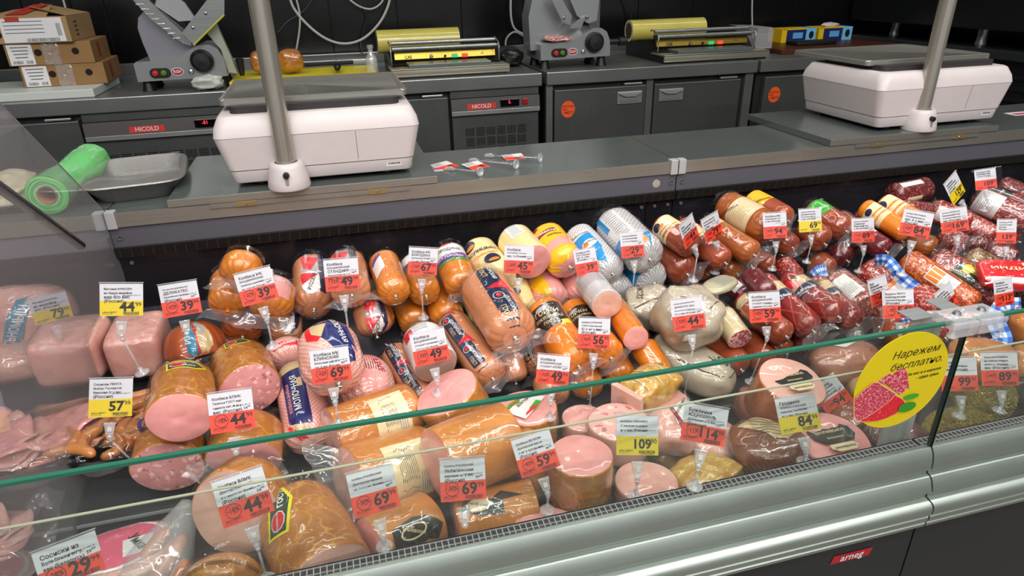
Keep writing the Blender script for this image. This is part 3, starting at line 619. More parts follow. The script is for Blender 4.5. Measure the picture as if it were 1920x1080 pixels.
# resting places found for the piled goods: near end, far end, radius (or the centre)
ADJ = {
'orange sausage in clear bag under the tied one, left of the back pile': (-0.2531, 1.2654, 0.8666, -0.2515, 1.3634, 0.8989, 0.0386),
'short orange sausage on top of the back left pile, near the wall': (-0.2185, 1.2314, 0.9399, -0.2038, 1.2843, 0.9639, 0.0376),
'orange sausage with pale printed band behind the tilted 39 price tag': (-0.1759, 1.2367, 0.8571, -0.1616, 1.3082, 0.8969, 0.0421),
'pink sausage with red and silver printed wrap left of the 49 tag, upright': (-0.0945, 1.2861, 0.8317, -0.0940, 1.4243, 0.8807, 0.0416),
'pink sausage with red and silver wrap right behind the back 49 tag': (-0.0146, 1.2100, 0.8879, -0.0177, 1.3541, 0.9050, 0.0385),
'orange sausage with small purple and white label, right of the back 49 tag': (0.0694, 1.2161, 0.8720, 0.0588, 1.3565, 0.8973, 0.0329),
'orange sausage behind the 67 tag with its tied end below': (0.1341, 1.2503, 0.8463, 0.1265, 1.3768, 0.8746, 0.0342),
'orange sausage with white, purple and green label right of the 67 tag': (0.2129, 1.2501, 0.8488, 0.1998, 1.3616, 0.8995, 0.0359),
'cream yellow sausage with dark blue emblems and orange lettering in the back row': (0.2976, 1.2486, 0.8563, 0.2723, 1.4008, 0.8789, 0.0408),
'cut sausage with cream label, pink face right beside the 45 tag': (0.3737, 1.2695, 0.8862, 0.3540, 1.3873, 0.9035, 0.0418),
'pink sausage with bright yellow band and tied end, in the back row': (0.4566, 1.2685, 0.8626, 0.4365, 1.4055, 0.8950, 0.0416),
'white sausage with broad sky blue label, left of the 29 tag': (0.5425, 1.2308, 0.8505, 0.5174, 1.4022, 0.8872, 0.0371),
'largest white netted sausage behind the 29 tag, under the worktop': (0.6260, 1.2240, 0.8768, 0.6010, 1.4015, 0.9111, 0.0464),
'white sausage with blue wedge and tied end, lying under the 29 tag': (0.6621, 1.2622, 0.7966, 0.6403, 1.4120, 0.8252, 0.0439),
'white sausage end wedged below the blue labelled one': (0.5738, 1.2542, 0.7807, 0.5630, 1.3641, 0.8090, 0.0401),
'brown glossy tied sausage behind the pink faced netted loaf': (-0.2415, 1.2872, 0.7897, -0.2507, 1.3696, 0.8110, 0.0406),
'tied end of pink sausage with red tip, left of the white mesh loaf': (-0.1594, 1.2785, 0.7795, -0.1539, 1.3645, 0.8066, 0.0328),
'tied end of pink sausage with red label under the back 49 tag': (0.0235, 1.2253, 0.7863, 0.0153, 1.2709, 0.8412, 0.0366),
'orange tied sausage in the lower row, above the tilted 49 tag': (0.1062, 1.2564, 0.7765, 0.0968, 1.3726, 0.8061, 0.0317),
'orange sausage end tucked between its neighbours in the lower row': (0.0412, 1.2839, 0.7768, 0.0334, 1.3798, 0.8016, 0.0286),
'orange sausage in the lower row half behind the navy banded one': (0.1789, 1.2495, 0.7760, 0.1702, 1.3499, 0.8069, 0.0370),
'cream sausage end with dark emblem peeping beside the navy banded top sausage': (0.2611, 1.2459, 0.7731, 0.2505, 1.3653, 0.8054, 0.0347),
'small cream sausage with brown emblem under the 45 tag': (0.3435, 1.2390, 0.7790, 0.3401, 1.3374, 0.8235, 0.0318),
'pink sausage with yellow wedges under the yellow banded one': (0.4161, 1.2529, 0.7809, 0.4099, 1.3566, 0.8077, 0.0407),
'pink sausage end beneath the 39 tag by the printed cut one': (0.4906, 1.2685, 0.7797, 0.4890, 1.3529, 0.8015, 0.0355),
'fat pink mesh loaf with royal blue panel behind the 69 tag': (-0.0533, 0.9982, 0.8243, -0.0729, 1.1296, 0.8582, 0.0552),
'long pink mesh loaf with royal blue band, tied with string, behind the glass': (-0.1123, 0.9845, 0.7173, -0.1367, 1.1747, 0.7614, 0.0441),
'pink mesh loaf with brown small print, right of the 69 tag': (-0.0045, 1.0430, 0.7343, -0.0136, 1.1474, 0.7713, 0.0523),
'pale pink mesh loaf lying under the fat one, with red lettering': (-0.1491, 1.1946, 0.7651, -0.1592, 1.2482, 0.7790, 0.0401),
'large pink sausage with navy band on its right, crowning the centre pile': (0.2677, 1.0329, 0.8421, 0.2466, 1.2304, 0.8715, 0.0492),
'pink sausage with wide navy band between the tilted 49 tag and the top one': (0.2211, 1.0263, 0.7666, 0.1739, 1.2157, 0.8015, 0.0344),
'navy banded sausage lying left of the tilted 49 tag': (0.0946, 1.0468, 0.7190, 0.0519, 1.2005, 0.7586, 0.0310),
'pink sausage with red and navy band behind the lower 49 tag': (0.3331, 1.0807, 0.7317, 0.3440, 1.2199, 0.7812, 0.0349),
'tied pink sausage end with red stripe beneath the lower 49 tag': (0.3337, 1.0004, 0.7107, 0.3382, 1.0570, 0.7361, 0.0346),
'plain pink tied end under the crowning navy sausage': (0.2739, 1.0617, 0.7280, 0.2714, 1.1032, 0.7713, 0.0269),
'cut pale sausage, its face behind the tilted 49 tag': (0.1212, 1.0581, 0.7963, 0.1059, 1.1551, 0.8149, 0.0416),
'bright orange sausage with black label and lemon sticker, left of the 56 tag': (0.3748, 0.9831, 0.7915, 0.3547, 1.1554, 0.8367, 0.0368),
'bright orange sausage with black label, running behind the 56 tag': (0.4470, 1.0024, 0.7857, 0.4361, 1.1981, 0.7995, 0.0331),
'cut bright orange sausage with a pink face right of the 56 tag': (0.5001, 1.0123, 0.8153, 0.5192, 1.1868, 0.8087, 0.0254),
'cut sausage with white printed wrap lying on the orange ones': (0.4692, 1.0852, 0.8575, 0.4732, 1.2093, 0.8571, 0.0315),
'bright orange sausage lying right below the cut pink faced one': (0.5522, 0.9908, 0.7294, 0.5293, 1.0500, 0.7817, 0.0269),
'bright orange tied end under the 56 tag, seen through the glass': (0.4068, 1.0102, 0.7114, 0.4177, 1.0849, 0.7307, 0.0328),
'dull orange tied end between the two orange rows': (0.4852, 1.0212, 0.7132, 0.4864, 1.1051, 0.7348, 0.0318),
'beige cloth bagged ham with dark seam, left of the front bag': (0.6142, 1.1909, 0.7769),
'beige cloth bagged ham behind the 44 tag, knot at its left': (0.6306, 1.0501, 0.8226),
'long beige cloth bag with dark seam, lying below the 44 tag': (0.6311, 1.0271, 0.7239),
'red brown sausage with black band, right of the long beige bag': (0.7363, 1.0026, 0.7075, 0.7200, 1.1143, 0.7364, 0.0319),
'red brown sausage under the glass edge, right of the black banded one': (0.7999, 1.0041, 0.7074, 0.7869, 1.0995, 0.7319, 0.0304),
'red brown sausage end beside the cherry red lattice sausages, lowest': (0.8591, 1.0292, 0.7103, 0.8511, 1.1081, 0.7307, 0.0271),
'slant cut sausage in pale mesh wrap with narrow pink face': (0.7323, 1.0155, 0.7732, 0.7329, 1.0981, 0.7929, 0.0258),
'red brown sausage across the bags with paper label': (0.7570, 1.1585, 0.7885, 0.6913, 1.1651, 0.7982, 0.0353),
'folded grey green paper label sleeve lying over the red brown sausage': (0.7451, 1.1299, 0.8421),
'orange brown sausage with small paper label below the 59 tag': (0.8307, 1.0026, 0.7699, 0.8132, 1.1458, 0.7902, 0.0281),
'dark red vacuum packed sausage with white sticker left of the 59 tag': (0.8563, 1.1779, 0.7698, 0.8396, 1.2326, 0.7879, 0.0267),
'red brown sausage with cream label and navy emblem, behind the narrow 44 tag': (0.7470, 1.2538, 0.8802, 0.7157, 1.3689, 0.9009, 0.0327),
'red brown sausage with cream label between the narrow 44 and 79 tags': (0.8176, 1.2280, 0.8424, 0.7789, 1.3840, 0.8873, 0.0293),
'red brown sausage with navy band, hanging below the narrow 44 tag': (0.7488, 1.2687, 0.8050, 0.7326, 1.3797, 0.8263, 0.0395),
'golden brown sausage with green printed band, right of the 79 tag': (0.8869, 1.2217, 0.8554, 0.8478, 1.3843, 0.8813, 0.0309),
'thick golden brown sausage with beige label behind the 94 tag': (0.9489, 1.2510, 0.8963, 0.9129, 1.4154, 0.9156, 0.0403),
'orange sausage with bright yellow label and red stripes, topmost behind the 94 tag': (1.0177, 1.2929, 0.9004, 0.9903, 1.4194, 0.9180, 0.0324),
'red brown sausage end under the narrow 44 tag clip': (0.8150, 1.2938, 0.7885, 0.8049, 1.3549, 0.7962, 0.0257),
'orange brown sausage end below the 79 tag clip': (0.8766, 1.2634, 0.7931, 0.8683, 1.3371, 0.8083, 0.0280),
'bright red tied end behind the golden bag flap': (0.9629, 1.2497, 0.8064, 0.9370, 1.3000, 0.8159, 0.0229),
'smooth red brown sausage right under the 94 tag': (1.0318, 1.2781, 0.8340, 1.0256, 1.3862, 0.8539, 0.0289),
'radially pleated orange brown end below the 94 tag': (1.0604, 1.3203, 0.7862, 1.0644, 1.3893, 0.8040, 0.0278),
'orange brown tied end below the yellow 69 tag': (1.1221, 1.3187, 0.7902, 1.1224, 1.3569, 0.8126, 0.0271),
'red brown ring printed sausage right below the yellow 69 tag': (1.1052, 1.2590, 0.8427, 1.0895, 1.3301, 0.8716, 0.0335),
'sausage with bright green label between the yellow 69 and the 89 tags': (1.1742, 1.2730, 0.8624, 1.1516, 1.3889, 0.8890, 0.0327),
'orange brown sausage lying behind the small blue checked ribbon': (1.1256, 1.2422, 0.7698, 1.1108, 1.2966, 0.7892, 0.0314),
'grey film wrapped salami end below the 89 tag': (1.1975, 1.2753, 0.7799, 1.1882, 1.3279, 0.7958, 0.0322),
'film wrapped brown sausage end under the 89 tag': (1.2617, 1.3126, 0.7868, 1.2567, 1.3647, 0.8030, 0.0303),
'cherry red smooth sausage behind the 89 tag': (1.2495, 1.2151, 0.8219, 1.2211, 1.3707, 0.8630, 0.0285),
'cherry red sausage with white print beside the orange ones': (1.3257, 1.2499, 0.8271, 1.2823, 1.3738, 0.8616, 0.0266),
'orange sausage with cream label and small navy emblem, left of the 84 tag': (1.3009, 1.2136, 0.8616, 1.2624, 1.3357, 0.8984, 0.0258),
'orange sausage with cream label and big navy emblem, behind the 84 tag': (1.3697, 1.2395, 0.8656, 1.3363, 1.3570, 0.8946, 0.0303),
'orange brown film wrapped end under the 84 tag': (1.4069, 1.2248, 0.8032, 1.3798, 1.2910, 0.8175, 0.0294),
'cut salami lying crossways at the back, with marbled round face': (1.5501, 1.4304, 0.8902, 1.4304, 1.4230, 0.8833, 0.0325),
'dark salami with cream lettered label under the crosswise cut one': (1.5214, 1.3671, 0.8462, 1.4248, 1.3707, 0.8640, 0.0245),
'rosy salami in crumpled film behind the 169 tag': (1.5425, 1.2667, 0.8411, 1.4606, 1.3193, 0.8755, 0.0330),
'cut salami with marbled face in clear film below the 169 tag': (1.4738, 1.2165, 0.8115, 1.4630, 1.2704, 0.8208, 0.0295),
'rosy salami running to the left edge of the 139 tag': (1.6519, 1.2740, 0.7864, 1.5897, 1.3431, 0.8239, 0.0340),
'mottled salami with round white label, right of the yellow 129 tag': (1.7206, 1.2344, 0.8347, 1.6423, 1.3590, 0.8769, 0.0347),
'dark salami with black label below the 109 tag': (1.7660, 1.2924, 0.8550, 1.6999, 1.3862, 0.8829, 0.0257),
'dark red salami at the far right back behind the 109 tag': (1.8347, 1.3441, 0.8588, 1.7996, 1.4268, 0.8801, 0.0296),
'salami under the 139 tag at the right border': (1.7282, 1.2650, 0.7729, 1.6903, 1.3287, 0.7913, 0.0286),
'dark red lattice sausage with navy and tan label, beside the 59 tag': (0.8944, 1.0043, 0.7719, 0.8701, 1.1704, 0.8177, 0.0303),
'dark red lattice sausage with navy label, the middle one of three': (0.9562, 1.0103, 0.7921, 0.9363, 1.1656, 0.8179, 0.0290),
'dark red lattice sausage nearest the narrow 49 tag': (1.0133, 1.0166, 0.7618, 0.9997, 1.1595, 0.8000, 0.0294),
'dark red film wrapped sausage lying under the lattice ones': (0.9316, 1.0345, 0.7189, 0.9195, 1.1044, 0.7369, 0.0340),
'cherry red vacuum packed sausage with clear sleeve at its back': (0.8205, 1.0637, 0.8366, 0.8280, 1.1495, 0.8477, 0.0235),
'dark red pleated sausage end behind the lattice ones': (1.0125, 1.2243, 0.7760, 1.0074, 1.2857, 0.7979, 0.0280),
'film wrapped brown sausage with big white barcode label, left of the narrow 49 tag': (1.0807, 1.0683, 0.7676, 1.0701, 1.1780, 0.7905, 0.0376),
'rosy cut sausage in crumpled film beneath the narrow 49 tag': (1.1504, 1.0864, 0.7335, 1.1459, 1.1361, 0.7464, 0.0352),
'bright red coarse salami with orange and white label, behind the 54 tag': (1.2279, 1.1141, 0.7388, 1.1804, 1.2082, 0.7998, 0.0344),
'coarse dark red salami right beside the 54 tag': (1.1929, 0.9892, 0.7664, 1.2047, 1.0721, 0.7836, 0.0343),
'long orange salami with orange and white sticker': (1.3566, 1.0395, 0.7408, 1.2859, 1.2000, 0.8067, 0.0329),
'long reddish salami with black and lemon label, right of the orange one': (1.4563, 1.0397, 0.7323, 1.3711, 1.2010, 0.7972, 0.0382),
'pepper coated salami at the right, under the red packet': (1.5480, 1.0283, 0.7312, 1.4662, 1.1914, 0.7933, 0.0344),
'dark grainy salami behind the red packet': (1.5832, 1.1479, 0.7838, 1.5314, 1.2014, 0.7976, 0.0312),
'rosy salami low beside the glass post, left of it': (1.2334, 0.9898, 0.7062, 1.2446, 1.0568, 0.7234, 0.0328),
'brown red sausage behind the glass, below the 54 tag': (1.1471, 1.0038, 0.7096, 1.1404, 1.0620, 0.7247, 0.0327),
'rosy sausage right of the glass post beneath the clip': (1.3118, 0.9782, 0.7042, 1.3154, 1.0361, 0.7237, 0.0318),
'rosy salami at the right border under the checked ribbon': (1.4266, 0.9896, 0.7031, 1.3932, 1.0087, 0.7500, 0.0299),
'dark cherry tied end in clear film between the 89 and 84 tags': (1.3287, 1.3101, 0.7864, 1.3258, 1.3634, 0.8002, 0.0305),
'dark rosy salami chunk between the 169 and 139 tags': (1.5832, 1.2405, 0.7739, 1.5551, 1.2686, 0.7988, 0.0358),
'red brown sausage behind the 59 tag': (0.7832, 1.0120, 0.8050, 0.7771, 1.0711, 0.8150, 0.0225),
'red and white vacuum packet with round cutout, at the right border': (1.4417, 1.0317, 0.8109),
'netted orange loaf with pink cut face and badge, upper one left of the 44 tag': (-0.2912, 0.9466, 0.8415, -0.3126, 1.0945, 0.8297, 0.0495),
'netted orange loaf with round pink cut face, right of the upper badge loaf': (-0.2081, 1.0758, 0.7939, -0.2451, 1.2118, 0.7889, 0.0541),
'netted orange loaf with flecked pink face resting on the deck behind the glass edge': (-0.3353, 0.9652, 0.7390, -0.3409, 1.0472, 0.7401, 0.0561),
'netted orange loaf with pink face in creased film, behind the middle 44 tag clip': (-0.2190, 0.9631, 0.7315, -0.2168, 1.0606, 0.7417, 0.0609),
'netted orange loaf with yellow bordered badge, at the bottom left of the front glass': (-0.0857, 0.6836, 0.7130, -0.1442, 0.8522, 0.7130, 0.0631),
'half loaf with cream paper label and pink face, behind the one with the 69 tag': (-0.0761, 0.9534, 0.7491, 0.0779, 1.0079, 0.7436, 0.0532),
'half loaf with cream paper label in film, directly behind the left front 69 tag': (-0.0546, 0.8552, 0.7248, 0.0724, 0.9085, 0.6998, 0.0642),
'half loaf with black label behind the clip of the left front 69 tag': (-0.0316, 0.7380, 0.6987, 0.0588, 0.7886, 0.6837, 0.0486),
'orange half loaf with pink face at its left, behind the right front 69 tag': (0.0823, 0.8084, 0.7721, 0.2020, 0.8510, 0.7671, 0.0592),
'orange loaf block with black label between the 69 and 59 tags': (0.2055, 0.8378, 0.6905, 0.2629, 0.8777, 0.7005, 0.0559),
'flat half loaf with long black label by the grille, below the right front 69 tag': (0.0983, 0.7723, 0.6832, 0.2238, 0.7718, 0.6832, 0.0472),
'orange half loaf with slanting pink cut top, just above the glass edge': (0.1234, 0.9570, 0.8024, 0.1568, 0.9570, 0.7254, 0.0579),
'upright drum of pink sausage with orange netted rim, right of the 59 tag': (0.2995, 0.7685, 0.7744, 0.2995, 0.7685, 0.6894, 0.0505),
'upright pink drum with green and white leaflet on top, above the 59 tag': (0.2609, 0.9366, 0.7563, 0.2609, 0.9366, 0.6813, 0.0541),
'pink slice with printed garnish low by the grille, under the upright drum': (0.2228, 0.6967, 0.7069, 0.2228, 0.6967, 0.6719, 0.0525),
'mortadella round with large pink flecks, left one above the yellow 109 tag': (0.3655, 0.9264, 0.7200, 0.3655, 0.9264, 0.6700, 0.0407),
'larger mortadella round with pale rind, behind the yellow 109 tag': (0.4012, 0.8541, 0.7558, 0.4012, 0.8541, 0.7008, 0.0540),
'round of pink ham slices in film, below the yellow 109 tag': (0.4000, 0.7394, 0.7218, 0.4000, 0.7394, 0.6818, 0.0499),
'green printed sausage pack under the larger mortadella round': (0.4042, 0.8612, 0.6555),
'golden crusted chicken roll tied with string, above the mortadella': (0.4919, 0.9283, 0.7566),
'pale pink smoked meat slab with dark paper corner, left of the 114 tag': (0.5133, 0.8839, 0.7091),
'pale vacuum packed meat half hidden behind the 114 tag': (0.5822, 0.8489, 0.6779),
'yellow crusted poultry piece in clear bag below the 114 tag': (0.5125, 0.7530, 0.6874),
'rough brown rind piece under the pale pink smoked slab': (0.4893, 0.8775, 0.6601),
'wrapped round of ham with black label on top, behind the front 84 tag': (0.7365, 0.8532, 0.7741, 0.7315, 0.8732, 0.6991, 0.0608),
'flat ham packet with black label by the grille, left of the yellow round sign': (0.7524, 0.7521, 0.7187, 0.7524, 0.7571, 0.6837, 0.0647),
'smoked ham shank with rosy side in vacuum film, left of the 84 tag': (0.7247, 0.8945, 0.6793),
'dark smoked brisket with cream leaf shaped sticker, by the grille': (0.6409, 0.7738, 0.7096),
'brown ham loaf with white paper label, behind the top of the yellow sign': (0.9541, 0.9687, 0.7112),
'net wrapped pale poultry ham hidden behind the yellow sign': (0.9720, 0.8812, 0.6812),
'small smoked piece below the sleeve of the 94 tag': (0.8647, 0.8212, 0.6819),
'crumpled film packed dark meat under the yellow sign': (0.8819, 0.7452, 0.6934),
'egg shaped ham in crinkled gold foil, right of the glass post': (1.1400, 0.8132, 0.6976),
'gold foil ham lying low at the foot of the glass post': (1.0236, 0.7465, 0.6831),
'gold foil ham end at the right border below the 89 tag': (1.2146, 0.7939, 0.6714),
'orange smoked poultry ham behind the right 89 tag': (1.1464, 0.8397, 0.7556),
'orange brown smoked ham at the right border behind the 89 tag': (1.3209, 0.8583, 0.6872),
'black netted ham end at the right border': (1.1919, 0.7593, 0.7146),
'pale orange sausage bundle at the right border above the glass': (1.3837, 0.9310, 0.7401),
'square pink ham block with rounded corners under the yellow 44 tag': (-0.4251, 1.2749, 0.8133),
'square ham block in place of a side pane reflection': (-0.5369, 1.2713, 0.8230),
'big film wrapped ham with teal lettered ribbon behind the side pane': (-0.6664, 1.4051, 0.8464),
'orange tinted wrapped ham slab below the teal ribbon ham': (-0.6640, 1.3099, 0.7951),
'stout glossy brown sausage with teal and cream band, knotted, left of the netted loaves': (-0.3166, 1.2256, 0.7900, -0.3218, 1.2510, 0.8583, 0.0568),
'flat pack with pink scalloped label and white sticker at the bottom left': (-0.4026, 0.8519, 0.6749)}
# ---------------------------------------------------------------- sausage builder
ORANGE = casing('orange_casing', 'dc852a', 'cf761e', 14, .35)
DORANGE = casing('smoked_orange_casing', 'e8861a', 'dc7612', 10, .22)
TAN = casing('tan_casing', 'd38e63', 'c98058', 10, .18)
BROWN = casing('brown_glossy_casing', 'b0562a', '9a451f', 8, .12)
NETB = casing('netted_orange_casing', 'c47f30', 'a5601e', 16, .5, veins='dda452', vscale=26, vw=.045)
NETP = casing('pink_net_casing', 'f0c2b4', 'eab4a6', 20, .12, lattice='cf8680', ln=(36, 32), lw=.075)
NETW = casing('white_net_casing', 'dedbd8', 'd2cfcc', 20, .2, lattice='85889c', ln=(26, 26), lw=.06)
CREAM = casing('cream_casing', 'f0dca0', 'e8d092', 10, .2)
PINKC = casing('pink_casing', 'eba8a0', 'e2948f', 10, .2)
RBROWN = casing('red_brown_casing', 'a84e2a', '8f3c20', 25, .45)
ORBROWN = casing('orange_brown_casing', 'b8662a', 'a04e1c', 22, .5, crs=60)
DRED = casing('dark_red_lattice_casing', '8e2420', '7a1a1a', 20, .45, lattice='b4493a', ln=(5, 3), lw=.03)
CHERRY = casing('cherry_red_casing', '6e1520', '5c0f1a', 10, .12)
SAL1 = casing('salami_casing', '99393a', '7e2a2e', 25, .7, flecks='d8a090', fscale=260, fth=0.26, crs=70)
SAL2 = casing('red_salami_casing', 'a83028', '8c2424', 25, .8, flecks='e09a88', fscale=280, fth=0.25, crs=80)
SAL3 = casing('orange_salami_casing', 'b84a22', 'a03c1e', 25, .8, flecks='e0a060', fscale=320, fth=0.25, crs=80)
SAL4 = casing('dark_salami_casing', '6e2828', '581c20', 25, .6, flecks='a8605a', fscale=260, fth=0.22, crs=70)
SALP = casing('pink_salami_cut', 'b85058', 'a8404c', 25, .4, flecks='f2c8c2', fscale=320, fth=0.45)
PINK = casing('pink_meat', 'e8a19c', 'e0938f', 30, .35, crs=30)
PINK2 = casing('pale_pink_meat', 'e3b0a2', 'dba395', 35, .3, crs=30)
PALE = casing('beige_pink_meat', 'd6ab9c', 'cda08f', 40, .12)
PINKF = casing('flecked_pink_meat', 'd89896', 'cb8788', 30, .35, flecks='ecc4bc', fscale=170, fth=0.1, crs=30)
MORT = casing('mortadella_meat', 'e6a5a0', 'e9b4aa', 30, .5, flecks='f0cfc2', fscale=110, fth=0.16)
HAM = casing('ham_meat', 'e6b0a2', 'd99a90', 22, .55, nstops=(.4, .6))
BAG = casing('beige_cloth_bag', 'bcb19c', 'b0a58e', 10, .55, crs=16, rough=.6)
NAVY = casing('navy_print', '1b2746', amt=.1); RBLUE = casing('royal_blue_print', '1d2f86', '1a2a74', 20, .1, lattice='10205f', ln=(40, 30), lw=.05)
CRED = casing('bright_red_print', 'd8202a', amt=.1); CWHITE = casing('white_print', 'e6e4e2', amt=.1); CCREAM = casing('cream_print', 'e9d6aa', amt=.15)
CYEL = casing('yellow_print_film', 'f2b81a', amt=.12); CBLACK = casing('black_print_film', '201e1c', amt=.15); CGREEN = casing('green_print', '35a826', amt=.12)
CBLUE = casing('blue_print', '1f8ed0', amt=.15); CSILV = casing('silver_print', 'a3a4a8', amt=.1); CPUR = casing('purple_print', '6a3a8c', amt=.1)
COR = casing('orange_print', 'e8862a', amt=.1); CGRN2 = casing('dark_green_print', '1d3f2c', amt=.1); CTEAL = casing('teal_print', '2a86a6', amt=.1)
CTAN = casing('tan_print', 'c9b184', amt=.1); CLEM = casing('lemon_print', 'f0e41e', amt=.1); CMAR = casing('maroon_print', '8c1c30', amt=.1); CBROWNINK = plain('brown_ink', '5c2616', .5)
METAL = steel('clip_metal', 'c9c4ba', .3)
STRING = plain('pale_string', 'd8cdb0', .7)
MAT = dict(o=ORANGE, do=DORANGE, t=TAN, b=BROWN, n=NETB, np=NETP, nw=NETW, cr=CREAM, pc=PINKC, rb=RBROWN, ob=ORBROWN, dr=DRED, ch=CHERRY, s1=SAL1, s2=SAL2, s3=SAL3, s4=SAL4,
           sp=SALP, p=PINK, p2=PINK2, pl=PALE, pf=PINKF, mo=MORT, h=HAM, bag=BAG,
           navy=NAVY, rblue=RBLUE, red=CRED, white=CWHITE, cream=CCREAM, yel=CYEL, black=CBLACK, green=CGREEN, blue=CBLUE, silver=CSILV, pur=CPUR, or_=COR, dg=CGRN2, teal=CTEAL,
           tan=CTAN, lem=CLEM, mar=CMAR, ink=BLACK, bink=CBROWNINK)
MAT['ol'] = casing('loaf_orange_casing', 'd38a3e', 'bd7230', 14, .45)
def W_(p):  # (u,v,h[,plane]) or Vector
    return p if isinstance(p, Vector) else pt(*p)
def sheet(mtx_pts, nu, nv, seed, amp, name, parent, mat):
    """a crumpled film sheet; mtx_pts(a,b) gives the resting surface for a,b in 0..1"""
    vs = []; off = Vector((seed*3.7, seed*1.3, seed*.7))
    for j in range(nv+1):
        for i in range(nu+1):
            p = mtx_pts(i/nu, j/nv); k = .35+.65*(j/nv)
            nn = noise.noise_vector(p*38+off); n2 = noise.noise_vector(p*95+off)
            vs.append(p+nn*amp*k+n2*amp*.35*k)
    fs = [(j*(nu+1)+i, j*(nu+1)+i+1, (j+1)*(nu+1)+i+1, (j+1)*(nu+1)+i) for j in range(nv) for i in range(nu)]
    return mesh_obj(name, vs, fs, mat, parent, True)
SI = [0]; REG = []; NP = {}
